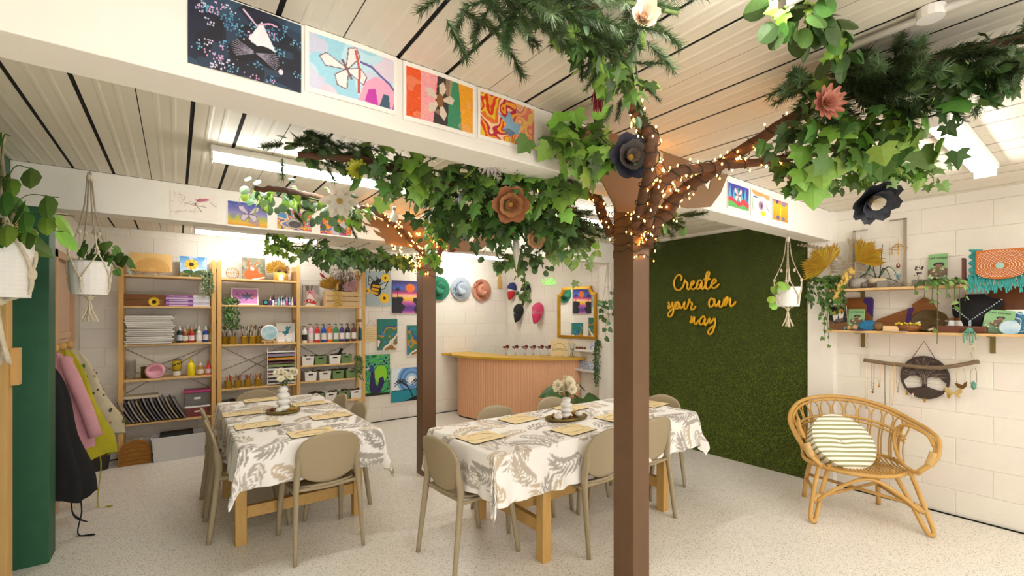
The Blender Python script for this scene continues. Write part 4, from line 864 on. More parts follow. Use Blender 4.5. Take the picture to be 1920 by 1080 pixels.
for k in range(260):
    a = rg.gauss(0, .35)+.08; L_ = rg.uniform(.2, .48); b = (rg.uniform(-.08, .14), rg.uniform(-.03, .05), .12); e = (b[0]+math.sin(a)*L_, b[1]+rg.uniform(-.06, .05), b[2]+math.cos(a)*L_)
    gr.add([Vector(b)-Vector((.001, 0, 0)), Vector(b)+Vector((.002, 0, 0)), Vector(e)], [(0, 1, 2)])
    if k % 3 == 0:
        for q in range(5): c = Vector(b)*.25+Vector(e)*.75+Vector((rg.uniform(-.02, .02), rg.uniform(-.015, .015), rg.uniform(-.03, .05))); gr.add([c, c+Vector((.006, 0, .01)), c+Vector((.001, 0, .03))], [(0, 1, 2)])
stuff(gr.build('brown_grass', mat('brown_grass', '#6b4a2c', .85, col2='#4a301a', vs=30), t))
tas = MB()
for k in range(130):
    x = rg.uniform(-.12, -.02); z = rg.uniform(-.03, .19); c = Vector((x+.01*math.sin(z*60), -.10-rg.uniform(0, .02), z)); w2 = rg.uniform(.006, .012); tas.add([c+Vector((-w2, 0, 0)), c+Vector((0, -.006, -w2)), c+Vector((w2, 0, 0)), c+Vector((0, -.003, w2*1.5))], [(0, 1, 2, 3)])
stuff(tas.build('yellow_amaranth', mat('amaranth', '#dcbf66', .8, col2='#c29c3c', vs=40), t))
MB().lathe([(.001, 0), (.018, .02), (.012, .07), (.001, .11)], 10, (-.06, -.06, .19)).build('palm_spear', STRAW, t, smooth=True)
t = thing('red_bird', 'small red artificial bird perched above the dried bouquet', 'bird ornament', (sx(604, 6.22), 6.18, 2.05))
MB().lathe([(.001, -.035), (.016, -.01), (.018, .015), (.008, .035), (.001, .045)], 10, M=Matrix.Rotation(-.9, 3, 'Y')).build('body', mat('bird_red', '#a32028', .6), t, smooth=True); MB().tube([(.03, 0, -.02), (.075, 0, -.06)], [.008, .003], 6).build('tail', mat('bird_red', '#a32028', .6), t); MB().ico((-.03, 0, .03), .012, 8, 6).build('head', mat('bird_red', '#a32028', .6), t, smooth=True); MB().tube([(0, 0, -.02), (.0, .0, -.2)], .0012, 4).build('wire', DARK, t)
for u, c, nm in ((571, '#f3f1ee', 'white'), (583, '#f0bcd0', 'pale pink'), (595, '#d5282e', 'red'), (607, '#1f4fb4', 'blue'), (618.5, '#e8701f', 'orange'), (630, '#2e8a4c', 'green'), (641, '#4a3784', 'purple'), (652, '#2c2730', 'black'), (663.5, '#6b3a34', 'maroon')):
    bottle(nm+' pump bottle in the rainbow row on the right unit', sx(u, 6.15), 6.15, S[1], .235 if u != 571 else .21, .031, c, '#f0ece8' if u != 571 else '#26241f', c, True, 'pump paint bottles')
bottle('teal pump bottle behind the rainbow row at the right end', sx(675, 6.24), 6.24, S[1], .22, .024, '#2f6f8c', None, '#26241f', True, 'pump paint bottles')
for zi, row in ((2, ((578, 'w'), (602, 'g'), (628.5, 'w'), (650, 'g'))), (3, ((583, 'w'), (610, 'w'), (634.5, 'g'), (659.5, 'g'))), (4, ((596, 'g'), (621, 'w'), (646, 'g'), (668, 'w')))):
    for i, (u, c) in enumerate(row):
        bin_({'w': 'white', 'g': 'green'}[c]+' bin, '+('leftmost', 'second', 'third', 'rightmost')[i]+' on the '+{2: 'upper', 3: 'middle', 4: 'lower'}[zi]+' bin shelf of the right unit', sx(u, 6.1), S[zi], '#efece6' if c == 'w' else '#74905a', .143, seed=u)
tag(MB().cbox((0, 0, .11), (.012, .10, .16), Matrix.Rotation(.5, 3, 'Y')).build('hand_saw', BLACK, loc=(sx(636, 6.2), 6.2, S[2]+.01)), 'black tool handle sticking out of the white bin', 'tool')
# ================================================================ pictures on the beams and walls
def wpic(name, label, fn, u0, u1, v0, v1, y=None, x=None, T=.02, side='#e8e2d6', group=None, curl=0, cat='painting', n=100, gap=.002):
    """picture hung flat on a wall plane; size measured along its middle lines"""
    vm = (v0+v1)/2; um = (u0+u1)/2
    a, b = at(u0, vm, x=x, y=y), at(u1, vm, x=x, y=y); W_ = (b-a).length
    c = at(um, v1, x=x, y=y); d = at(um, v0, x=x, y=y); H2 = d.z-c.z; m = (a+b)/2
    p = fn(W_, H2, n)
    loc = (m.x, (y if y else m.y)-T-gap, c.z) if y else (x-T-gap, m.y, c.z)
    return picture(name, label, cat, p, loc, 0 if y else RR, T, 0, group, side, curl)
def paper(p, m=.06):
    """white margin of the sheet"""
    e = (p.X < m) | (p.X > p.asp-m) | (p.Y < m*1.3) | (p.Y > 1-m*1.3); return p.put(e, '#f4efe6')
def fly(p, cx, cy, s, col, line='#3a3230', rot=0):
    def R(x, y): return (cx+(x*math.cos(rot)-y*math.sin(rot))*s/p.asp, cy+(x*math.sin(rot)+y*math.cos(rot))*s)
    for sg in (-1, 1):
        for w_ in ([(0, .05), (.5*sg, .75), (.85*sg, .7), (.8*sg, .3), (.1*sg, 0)], [(0, 0), (.6*sg, -.1), (.7*sg, -.5), (.4*sg, -.75), (0, -.15)]):
            q = [R(*k) for k in w_]; p.poly(q, col); p.line(q+[q[0]], .008, line)
    p.line([R(0, .35), R(0, -.4)], .02, line)
    return p
def d1(w, h, n):
    p = Pic(w, h, '#1f2236', n*1.7, 3); p.blot(4, .55, '#2c3d52', .8, 1).blot(6, .62, '#1a1a24', .9, 2).blot(3, .72, '#35566b', .6, 9)
    rg = p.rg
    for k in range(46):
        cx, cy = rg.uniform(.02, .98), rg.uniform(.02, .98); c = ['#6fb4cc', '#e3a9d4', '#5a9ab8', '#d8d0e4', '#4c86a8'][rg.integers(5)]
        for j in range(9): p.ell(cx+rg.normal(0, .035), cy+.035*(j % 3)-.03, .008, .013, c)
    p.poly([(.5, .55), (.62, .85), (.75, .48), (.66, .42)], '#e9e2e6').line([(.56, .6), (.62, .8)], .02, '#efe8ea').line([(.58, .76), (.46, .93)], .012, '#d9c0d2').line([(.6, .8), (.7, .86), (.76, .85)], .012, '#d9a8c0')
    for sg, cx in ((-1, .46), (1, .68)):
        p.ell(cx, .36, .19, .14, '#15141a', .4*-sg)
        for k in range(9): a = -.9+k*.22+(math.pi if sg < 0 else 0); p.line([(.57, .38), (cx+.13*math.cos(a)*.8, .36+.14*math.sin(a)-.02*sg)], .004, '#8f8798')
    return p.ell(.8, .22, .03, .04, '#e8dce6')
def d2(w, h, n):
    p = Pic(w, h, '#bfe0ea', n*1.3, 4); p.blot(3, .5, '#8ecbe0', .7, 2).blot(4, .62, '#d9cbe0', .7, 5).blot(3, .66, '#f0c4d4', .6, 8)
    p.poly([(.55, .1), (.62, .4), (.75, .55), (.9, .5), (1, .35), (1, 0), (.5, 0)], '#eba6c0').poly([(.62, .1), (.66, .3), (.74, .34), (.78, .05)], '#c43aa4').poly([(.78, .05), (.84, .3), (.9, .3), (.92, .05)], '#3f5a6c').poly([(.93, .0), (.97, .25), (1, .3), (1, 0)], '#b8349a')
    p.line([(.58, .7), (.7, .68), (.8, .58), (.9, .5), (1, .36)], .02, '#6a5a9c'); fly(p, .42, .52, .38, '#efe6e4', '#7a5a5c', .5).line([(.52, .85), (.56, .55), (.55, .2)], .02, '#c9564c')
    return paper(p.grain(.06))
def d3(w, h, n):
    p = Pic(w, h, '#e2551f', n*1.3, 5); p.poly([(.22, 0), (.22, 1), (.45, 1), (.38, 0)], '#efa0a4').poly([(.38, 0), (.46, 1), (.62, 1), (.6, 0)], '#3c3634').poly([(.58, 0), (.62, 1), (.8, 1), (.8, 0)], '#3d8a62').poly([(.8, 0), (.74, 1), (1, 1), (1, 0)], '#eda21f').blot(7, .68, '#f2b38c', .3, 2)
    for a in (1.35, 2.7, 3.9, 5.0, .25): fx, fy = .48+.3*math.cos(a)/p.asp, .5+.36*math.sin(a); p.poly([(.48, .5), (.48+.24*math.cos(a+.32)/p.asp, .5+.26*math.sin(a+.32)), (fx, fy), (.48+.24*math.cos(a-.32)/p.asp, .5+.26*math.sin(a-.32))], '#d9c8b2')
    return paper(p.ell(.48, .5, .07, .12, '#8a5a30').grain(.16))
def d4(w, h, n):
    p = Pic(w, h, '#f0c02c', n*1.3, 6).swirl(['#e8c22c', '#d9341f', '#f0a42a', '#b8243a', '#f2c9a0', '#e2702a'], 3, 2, 1.9); p.put(p.X > p.asp*.62, '#f2b9a0', .35)
    p.poly([(.3, .62), (.44, .55), (.5, .72), (.6, .5), (.72, .52), (.66, .3), (.5, .2), (.38, .3), (.46, .42)], '#86aec6').poly([(.38, .3), (.5, .2), (.62, .3), (.5, .36)], '#6a7f94')
    return paper(p.grain(.08))
def d5(w, h, n):
    p = Pic(w, h, '#efe6da', n, 7)
    for k in range(16): q = [(p.rg.uniform(.05, .95), p.rg.uniform(.1, .9))]; [q.append((q[-1][0]+p.rg.normal(0, .08), q[-1][1]+p.rg.normal(0, .1))) for _ in range(4)]; p.line(q, .006, ['#d9b0a8', '#c9a8b8', '#b8a89c'][k % 3])
    return p.poly([(.5, .75), (.75, .85), (.85, .8), (.6, .66)], '#c26a84').line([(.5, .6), (.66, .3)], .012, '#4a3a34').line([(.4, .55), (.75, .5)], .008, '#4a3a34').line([(.52, .6), (.62, .8)], .01, '#6b2f40')
def d6(w, h, n):
    p = Pic(w, h, '#3a54a4', n, 8).grad([(0, '#d98a2c'), (.18, '#e0b03c'), (.36, '#a9b34a'), (.52, '#8f86b0'), (.75, '#5a62ac'), (1, '#2c48a0')]); p.blot(5, .66, '#7a6fa8', .5, 3); return paper(fly(p, .52, .52, .4, '#c9bccb', '#5a3a64').grain(.1), .04)
def d7(w, h, n):
    p = Pic(w, h, '#e9a83c', n, 9).swirl(['#e8b42c', '#e06a3c', '#d65a8c', '#4a86b8', '#e9c88a', '#7a5a9c'], 3, 6, 1.4); p.ell(.5, .34, .34, .22, '#a8a09c').ell(.5, .3, .26, .14, '#4a4642').blot(12, .6, '#6a6460', .25, 3); return paper(p.grain(.2), .04)
def d8(w, h, n):
    p = Pic(w, h, '#e0662c', n, 10).swirl(['#e0662c', '#5a3a84', '#d9487c', '#3f86a8', '#ee9a3c'], 4, 8, 1.6); p.poly([(.35, .1), (.4, .7), (.55, .5), (.75, .75), (.85, .5), (.62, .3), (.6, .05)], '#b9b4c4'); return paper(p.grain(.1), .04)
def d9(w, h, n):
    p = Pic(w, h, '#3b3f9c', n, 11); 
    for k in range(6): p.poly([(.04+.17*k, .35), (.12+.17*k, .88-.12*(k % 2)), (.2+.17*k, .35)], '#4fb0cc')
    p.poly([(0, 0), (0, .4), (.2, .46), (.4, .3), (.6, .4), (.75, .5), (1, .28), (1, 0)], '#c93c48').poly([(0, 0), (.05, .3), (.3, .26), (.5, .14), (.7, .26), (1, .12), (1, 0)], '#5fae5a'); return paper(fly(p, .48, .55, .32, '#e6dccf', '#a86a70').grain(.1), .05)
def d10(w, h, n):
    p = Pic(w, h, '#f2ece2', n, 12); p.poly([(.05, .95), (.95, .9), (.92, .7), (.6, .8), (.3, .76), (.08, .84)], '#eda064').ell(.5, .45, .2, .16, '#8a5f8c', 0, .85).ell(.52, .44, .07, .09, '#5a3a60').line([(.12, .7), (.3, .72)], .03, '#34589c').line([(.1, .25), (.08, .62)], .02, '#5fa84c').ell(.6, .17, .2, .1, '#c9d22a').line([(.76, .5), (.92, .28)], .022, '#c0605c'); return p.grain(.1)
def d11(w, h, n):
    p = Pic(w, h, '#eda51c', n, 13).grad([(0, '#e88a2c'), (.4, '#f0ae1a'), (.75, '#f0c22a'), (.9, '#c96a7c'), (1, '#d8543c')]); p.ell(.3, .85, .12, .08, '#5a4a84').ell(.7, .82, .18, .1, '#8c86a4').ell(.35, .2, .15, .1, '#6a6488').ell(.68, .18, .16, .1, '#77718e').ell(.5, .5, .06, .22, '#f2d93c'); return paper(p.grain(.1), .05)
G = 'childrens artworks on the beams'
for fn, u0, u1, v0, v1, lb in ((d1, 359, 559, 12, 147, 'dark artwork with a white winged creature and pastel dashes, largest on the near beam'), (d2, 576, 740, 78, 194, 'pale blue and pink butterfly artwork on the near beam'), (d3, 758, 888, 137, 242, 'orange, pink and green artwork with a cream five-petal flower on the near beam'), (d4, 897, 1003, 182, 274, 'swirling red and yellow artwork with a blue bird on the near beam')):
    wpic('paper_artwork', lb, fn, u0, u1, v0, v1, y=Y1, T=.002, group=G, curl=.004, n=110, cat='artwork')
for fn, u0, u1, v0, v1, lb in ((d9, 1363, 1404, 344, 395, 'small artwork of a butterfly among blue flames, right of the near post'), (d10, 1407, 1444, 358, 408, 'small white artwork with a purple blot, middle of the three right of the near post'), (d11, 1447, 1477, 374, 418, 'small golden artwork with grey blots near the right wall')):
    wpic('paper_artwork', lb, fn, u0, u1, v0, v1, y=Y1, T=.002, group=G, n=80, cat='artwork')
for fn, u0, u1, v0, v1, lb in ((d5, 320, 407, 362, 411, 'faint pencil and pink sketch at the left of the far beam'), (d6, 425, 503, 378, 427, 'butterfly artwork over blue and gold on the far beam'), (d7, 518, 586, 391, 434, 'multicoloured artwork with a grey mound on the far beam'), (d8, 598, 660, 403, 443, 'orange and purple artwork with a grey figure on the far beam')):
    wpic('paper_artwork', lb, fn, u0, u1, v0, v1, y=Y2, T=.002, group=G, n=90, cat='artwork')
# ---- canvases on the back wall
YW = YB-.007
def bee(w, h, n):
    p = Pic(w, h, '#a9b9bf', n, 2); p.blot(4, .6, '#b4c2c6', .6, 2)
    for sg, q in ((-1, [(.36, .66), (.1, .86), (.06, .62), (.2, .56)]), (1, [(.5, .6), (.9, .72), (.74, .5), (.58, .46)])): p.poly(q, '#bdc8ca'); p.line(q+[q[0]], .012, '#23201c'); p.line([q[0], ((q[1][0]+q[2][0])/2, (q[1][1]+q[2][1])/2)], .008, '#23201c')
    p.ell(.38, .5, .15, .23, '#231f1a', .3)
    for k in range(3): p.line([(.26-.02*k, .58-.1*k), (.52-.03*k, .55-.1*k)], .035, '#e0aa1c')
    p.ell(.48, .72, .08, .07, '#26211c').line([(.5, .78), (.4, .84), (.38, .78)], .01, '#26211c').line([(.54, .76), (.6, .8), (.58, .7)], .01, '#26211c').line([(.24, .6), (.12, .45), (.14, .36)], .012, '#26211c').line([(.52, .48), (.52, .4), (.48, .34)], .012, '#26211c')
    for cx, cy, r in ((.78, .82, .13), (.74, .22, .16), (.02, .42, .1)):
        for k in range(9): a = k*.698; p.ell(cx+r*.62*math.cos(a)/p.asp, cy+r*.62*math.sin(a), r*.42, r*.26, '#efc21c', a)
        p.ell(cx, cy, r*.28, r*.28, '#5a2f12')
    return p
def sunset(w, h, n):
    p = Pic(w, h, '#3a3a6c', n, 3).grad([(0, '#d06ab8'), (.08, '#7a3a94'), (.2, '#5a4a8c'), (.32, '#c45aa8'), (.42, '#f0b52a'), (.54, '#f2c890'), (.58, '#ee8aa0'), (.62, '#c9486c'), (.68, '#6a4a8c'), (.78, '#4a6ac0'), (.9, '#4a4a8a'), (1, '#33305c')])
    p.ell(.55, .78, .15, .13, '#e8742a').poly([(0, 0), (0, .48), (.3, .5), (.34, .42), (.28, .3), (.4, .2), (.3, .05), (.3, 0)], '#2a2a30').poly([(1, 0), (1, .5), (.66, .48), (.64, .36), (.74, .26), (.66, .12), (.72, 0)], '#2a2a30')
    for cx in (.16, .86): p.line([(cx, .4), (cx, .72)], .012, '#26242c'); [p.line([(cx, .72), (cx+.12*math.cos(a)/p.asp*.7, .72+.08*math.sin(a))], .01, '#26242c') for a in (.2, .9, 1.6, 2.3, 3.0, 3.6, -.4)]
    return p
def pour(seed):
    def f(w, h, n):
        p = Pic(w, h, '#2c6a64', n, seed); v = p.nz(3, seed)*.8+.3*p.nz(7, seed+1)+p.Y*1.1-p.X*.35
        for lo, hi, c in ((-9, .55, '#d8cbb0'), (.42, .6, '#9a6a2c'), (.6, .72, '#ddd6c6'), (.72, .8, '#e9e4da'), (.8, .85, '#2b3a44'), (.85, 1.1, '#3c7a5c'), (1.1, 1.2, '#b98a2c'), (1.2, 1.32, '#2c5c8c'), (1.32, 9, '#2a7a70')): p.put((v > lo) & (v <= hi), c)
        p.put((p.nz(9, seed+3) > .66) & (v < .6), '#b5751f').put((p.nz(8, seed+4) > .72) & (v > .85), '#2f86a0'); return p.put((p.nz(12, seed+6) > .7) & (v < .5), '#3f7a78', .8)
    return f
def peacock(w, h, n):
    p = Pic(w, h, '#2a8a5c', n, 6); p.swirl(['#1f6a54', '#3fa86a', '#7ac43a', '#2f8f7c', '#52b84a'], 5, 3, 1.7)
    for k in range(26): a, b = p.rg.uniform(0, 1), p.rg.uniform(.62, 1.0) if k < 16 else p.rg.uniform(0, .6); a = a if k < 16 else .9+.1*a; p.ell(a, b, .045, .05, '#4fae7c').ell(a, b, .026, .03, '#2a2340')
    return p.ell(.62, .52, .16, .22, '#8fd02c').poly([(.15, .15), (.22, .6), (.18, .7), (.3, .74), (.36, .6), (.4, .3), (.5, .2), (.55, .42), (.72, .46), (.78, .3), (.6, .08), (.3, .04)], '#2b2558').ell(.24, .66, .07, .09, '#33408c').line([(.14, .68), (.04, .66)], .02, '#c9d0d4').poly([(0, 0), (1, 0), (1, .05), (0, .08)], '#23301f')
def palms(w, h, n):
    p = Pic(w, h, '#e4eef4', n, 7); 
    for r_, c in ((.46, '#8fb8dc'), (.4, '#4f86c4'), (.33, '#7aa6da'), (.26, '#5a8fca'), (.19, '#a9c8e6'), (.12, '#e9f2f8')): p.ell(.55, .64, r_, r_, c)
    p.ell(.55, .64, .085, .085, '#ffffff').poly([(0, 0), (0, .32), (1, .35), (1, 0)], '#1f8ca0').blot(6, .6, '#2f74a8', 0, 2).poly([(.35, 0), (.55, .09), (.8, .18), (1, .25), (1, 0)], '#1c1f24').line([(0, .33), (.5, .35), (1, .36)], .014, '#22505c')
    for pts in ([(.6, .08), (.52, .3), (.42, .46), (.26, .58)], [(.72, .14), (.7, .35), (.72, .58)]):
        p.line(pts, .02, '#1f1d22'); x, y = pts[-1]
        for a in (-.3, .3, .9, 1.6, 2.3, 2.9, 3.5): p.line([(x, y), (x+.11*math.cos(a)/p.asp, y+.1*math.sin(a)), (x+.2*math.cos(a)/p.asp, y+.12*math.sin(a)-.06)], .014, '#22222a')
    return p
wpic('bee_painting', 'painting of a bee and two yellow flowers on grey, beside the right shelf unit', bee, 686.5, 731, 509, 573, y=YW, side='#8f9ea4')
wpic('sunset_painting', 'painting of an orange sun over a purple river, partly behind the far post', sunset, 735, 794, 527, 587, y=YW, side='#2a2840')
wpic('ocean_pour_painting', 'teal and gold shoreline pour painting left of the far post', pour(4), 707, 744, 598, 656, y=YW, side='#b9a27a', n=110)
wpic('ocean_pour_painting', 'teal and gold pour painting half hidden by the far post', pour(9), 763, 798, 610, 664, y=YW, side='#b9a27a', n=110)
wpic('peacock_painting', 'green and violet peacock painting low on the back wall', peacock, 684, 730, 665, 741, y=YW, side='#22301f')
wpic('palm_painting', 'blue painting of two palms under a ringed moon, low beside the far post', palms, 732.5, 800, 689, 751, y=YW, side='#c9d6de')
q = at(695, 622, y=YW-.01); t = thing('hanging_sign', 'thin pale wooden sign hung on a string beside the right shelf unit', 'sign', (q.x, YW-.006, q.z-.14))
pts = [(-.09, .02), (-.07, 0), (.07, 0), (.09, .02), (.09, .22), (-.09, .22)]
MB().prism(pts, -.004, .004).build('board', PLY, t); MB().tube([(-.06, -.002, .22), (0, 0, .31), (.06, -.002, .22)], .0015, 4).build('string', DARK, t)
for k in range(6): MB().box(-.07, .07-.02*(k % 2), -.0052, -.004, .035+.03*k, .041+.03*k).build('engraved_line', mat('engraving', '#c9a868', .7), t)
# ---- hats
def hat(label, u, v, col, deco, seed):
    q = at(u, v, y=YW-.01); t = thing('felt_hat', label, 'hat', (q.x, YW-.004, q.z), group='felt hats on the back wall', rot=(0, .35, 0)); m = mat('felt_'+col.strip('#'), col, .9, var=.08, vs=30, bump=.2, bs=200)
    MB().lathe([(.06, .0), (.12, .004), (.178, .02), (.185, .03), (.182, .033), (.12, .012), (.085, .01)], 36, M=Matrix.Rotation(math.pi/2, 3, 'X')).build('brim', m, t, smooth=True)
    def crown(i, j):
        a = i*2*math.pi; rr = [.098, .094, .088, .08, .062, .035, .0005][j_(j)]; hh = [.008, .05, .085, .1, .105, .088, .078][j_(j)]
        cr = .022*math.exp(-(math.sin(a)*rr/.02)**2) if hh > .08 else 0
        return (rr*math.cos(a)*.9, -hh+cr, rr*math.sin(a)*1.12)
    def j_(j): return int(round(j*6))
    MB().grid(crown, 33, 7).build('crown', m, t, smooth=True)
    MB().tube([(.1*.9*math.cos(k/14*math.pi), -.016, .1*1.12*math.sin(k/14*math.pi)) for k in range(28)], .007, 6, closed=True).build('band', mat('band_'+deco.strip('#'), deco, .7), t, smooth=True)
    rg = random.Random(seed)
    if seed:
        for k in range(26):
            a = math.pi*1.05+k*.055*(1 if seed != 2 else -1.1); rr = .115+rg.uniform(-.02, .05); c = (rr*math.cos(a), -.02-rg.uniform(0, .015), rr*math.sin(a))
            MB().ico(c, rg.uniform(.006, .012), 6, 4).build('blossom', mat('hatdeco_%d' % (seed*3+k % 3), {1: ['#4f5f92', '#c9d0dc', '#6a7ab0'], 2: ['#8a4a32', '#a86a4c', '#6b3826']}[seed][k % 3], .7), t)
hat('dark green felt hat partly behind the far post', 822, 541, '#2f7a5c', '#22584a', 0); hat('pale blue felt hat with navy blossoms, middle of the hat row', 863.5, 541.5, '#a9b4bf', '#4a5a86', 1); hat('dusty rose felt hat with brown blossoms, right of the hat row', 902, 544, '#c78a70', '#a8664c', 2)
q = at(936.5, 528, y=YW); t = thing('bottle_board', 'wooden bottle-shaped board hanging in the far corner', 'board', (q.x, YW-.01, q.z-.12)); MB().prism([(-.045, 0), (.045, 0), (.048, .12), (.03, .17), (.018, .25), (0, .265), (-.018, .25), (-.03, .17), (-.048, .12)], -.012, .008).build('board', WOOD, t, bevel=.002)
for z in (.2, .14): MB().lathe([(.001, 0), (.008, .004), (.001, .006)], 8, (0, -.013, z), Matrix.Rotation(math.pi/2, 3, 'X')).build('knob', CHROME, t)
# ---- caps on the far right wall
XW = XM-.007
def cap_(label, u, v, crown, panel, bill, s=1.0, roll=.15):
    q = at(u, v, x=XW-.03); t = thing('baseball_cap', label, 'cap', (XW-.004, q.y, q.z), group='caps on the far wall', rot=(0, roll, RR)); t.rotation_euler = (0, 0, RR); cm = mat('cap_cloth_'+crown.strip('#'), crown, .85, var=.1, vs=40); s*=1.25
    def dome(a0, a1): return lambda i, j: (s*.078*math.cos(a0+(a1-a0)*i)*math.cos(j*math.pi/2), -s*.10*math.sin(j*math.pi/2)*.85-.002, s*(.03+.085*math.sin(a0+(a1-a0)*i)*math.cos(j*math.pi/2)))
    MB().grid(dome(-.35, math.pi+.35), 17, 7).build('crown', cm, t, smooth=True)
    fp = MB().grid(dome(math.pi+.35, 2*math.pi-.35), 9, 7).build('front_panel', mat('cap_cloth_'+panel.strip('#'), panel, .85, var=.15, vs=60), t, smooth=True)
    MB().solid(lambda i, j: (s*.07*math.sin((i-.5)*math.pi)*(1-.25*j*j), -s*(.03+.05*math.cos((i-.5)*math.pi)*(1-j*.2))-.0, s*(-.012-.115*j*(.55+.45*math.cos((i-.5)*math.pi)))), 11, 5, (0, .004, 0)).build('bill', mat('cap_cloth_'+bill.strip('#'), bill, .8), t, smooth=True)
    MB().ico((0, -s*.088, s*.03), .006, 6, 4).build('button', mat('cap_cloth_'+bill.strip('#'), bill, .8), t)
    for k in range(2): MB().tube([(s*(-.01+.012*k), -s*.084, s*-.004), (s*(-.006+.012*k), -s*.078, s*-.018)], .0022, 4).build('embroidery', WHITEP, fp)
cap_('navy cap with white front and red peak, upper left of the caps', 960, 545, '#2b356e', '#ebe6e2', '#c2272c'); cap_('black trucker cap with white front, upper right of the caps', 986, 549, '#26262a', '#e6e0da', '#2a2a2c', 1.05); cap_('plain black cap, lower left of the caps', 972.5, 586, '#2a2a2a', '#2a2a2a', '#26262a', 1.05); cap_('bright pink cap, lower right of the caps', 1008.5, 586, '#e0527c', '#e88aa4', '#d93c68', 1.12)
# ---- lettering helper: strokes given in pixels of the photograph, laid on a wall plane
def script(name, label, words, x, s, off, R_, mt, cat='lettering', flat=1.0):
    t = None
    for wd, strokes in words:
        for st in strokes:
            pts = [at(off[0]+a/s, off[1]+b/s, x=x) for a, b in st]
            if t is None: t = thing(name, label, cat, pts[0])
            pts = smoothpath(pts, 4)
            MB().tube([q-t.location for q in pts], R_, 6, flat=flat, up=(1, 0, 0)).build(wd, mt, t, smooth=True)
    return t
FOIL = mat('gold_foil', '#f4b822', .3, .35, var=.22, vs=14)
cre = [[(262, 262), (276, 215), (240, 180), (195, 215), (168, 290), (190, 370), (240, 388), (285, 350), (310, 290), (318, 245), (330, 275), (355, 300), (348, 360), (372, 380), (405, 330), (440, 290), (432, 262), (405, 290), (395, 350), (425, 378), (470, 350), (500, 300)],
       [(548, 262), (510, 255), (478, 310), (478, 365), (515, 360), (550, 270), (540, 350), (560, 372), (590, 330), (640, 190), (645, 145), (620, 150), (600, 230), (598, 340), (625, 375), (660, 345), (690, 310), (735, 275), (725, 240), (695, 260), (675, 320), (700, 362), (745, 345), (780, 300)], [(570, 245), (665, 238)]]
you = [[(95, 545), (105, 580), (90, 625), (115, 630), (145, 570), (150, 545), (150, 600), (165, 640), (150, 715), (110, 750), (90, 715), (130, 660), (185, 620), (215, 560), (190, 560), (180, 620), (215, 640), (235, 590), (225, 545), (250, 590), (255, 635), (290, 610), (315, 545), (305, 620), (325, 645), (355, 600), (378, 510), (385, 545), (415, 570), (400, 640), (430, 650), (465, 600)]]
own = [[(700, 515), (670, 500), (640, 560), (655, 612), (700, 595), (720, 530), (705, 505), (725, 590), (750, 600), (785, 530), (780, 590), (805, 618), (840, 560), (850, 500), (845, 610)], [(850, 560), (880, 485), (890, 500), (865, 605)], [(870, 580), (910, 510), (930, 505), (925, 575), (945, 605), (980, 580), (1005, 540)]]
way = [[(400, 740), (410, 770), (390, 825), (420, 815), (445, 745), (440, 810), (465, 850), (495, 810), (500, 790)], [(590, 760), (560, 745), (515, 800), (520, 850), (560, 840), (595, 765), (580, 830), (600, 860), (635, 800), (650, 765), (645, 815), (665, 830), (715, 770), (725, 820), (700, 930), (660, 985), (630, 965), (650, 915), (700, 870)]]
script('wall_lettering', 'golden script lettering reading Create your own way on the grass wall', (('word_create', cre), ('word_your', you), ('word_own', own), ('word_way', way)), 4.735, 7.2, (1240, 490), .0135, FOIL, flat=.5)
NEON = mat('green_neon', '#8fe06a', .4, var=.05, emit=.6)
hb = [[(655, 225), (668, 300)], [(650, 262), (692, 250)], [(695, 215), (685, 300)], [(712, 250), (700, 270), (706, 290), (722, 280)], [(735, 215), (728, 290), (738, 296)], [(722, 240), (745, 236)], [(758, 215), (748, 300)], [(752, 220), (775, 212), (780, 235), (757, 250), (782, 262), (776, 290), (748, 300)], [(795, 252), (786, 270), (790, 285), (805, 270), (808, 288)], [(812, 250), (820, 262), (828, 250)]]
script('neon_sign', 'green script neon sign reading Hat Bar beside the mirror', (('neon_tube', hb),), XW-.02, 6.75, (920, 490), .0055, NEON, 'sign')
# ---- mirror with notched corners
a = at(1046, 590, x=XW-.02); b = at(1118, 590, x=XW-.02); W_ = a.y-b.y; z1 = at(1082, 538, x=XW).z; z0 = at(1082, 634, x=XW).z; H2 = z1-z0
def mshape(g, k=.10):
    w_, h2 = W_/2-g, H2-g; n_ = k
    q = [(-w_, g), (w_, g), (w_, h2-n_)]+[(w_-n_+n_*(1-math.sin(t*math.pi/8))*.9+.002, h2-n_+n_*(1-math.cos(t*math.pi/8))) for t in range(1, 5)]
    q += [(-x, z) for x, z in q[::-1][0:5]]
    return q
t = thing('wall_mirror', 'gold-framed mirror with notched top corners above the bar', 'mirror', (XW-.002, (a.y+b.y)/2, z0), RR)
o_, i_ = mshape(0), mshape(.035); n_ = len(o_); fr = MB()
fr.add([(x, -.03, z) for x, z in o_]+[(x, -.035, z) for x, z in i_]+[(x, 0, z) for x, z in o_]+[(x, -.012, z) for x, z in i_], [(k, (k+1) % n_, n_+(k+1) % n_, n_+k) for k in range(n_)]+[((k+1) % n_, k, 2*n_+k, 2*n_+(k+1) % n_) for k in range(n_)]+[(n_+k, n_+(k+1) % n_, 3*n_+(k+1) % n_, 3*n_+k) for k in range(n_)])
fr.build('frame', mat('gold_frame', '#c9961f', .4, .6, var=.15), t)
MB().add([(x, -.013, z) for x, z in i_], [tuple(range(n_))]).build('glass', mat('mirror_glass', '#f4f4f2', .01, 1, var=0), t)
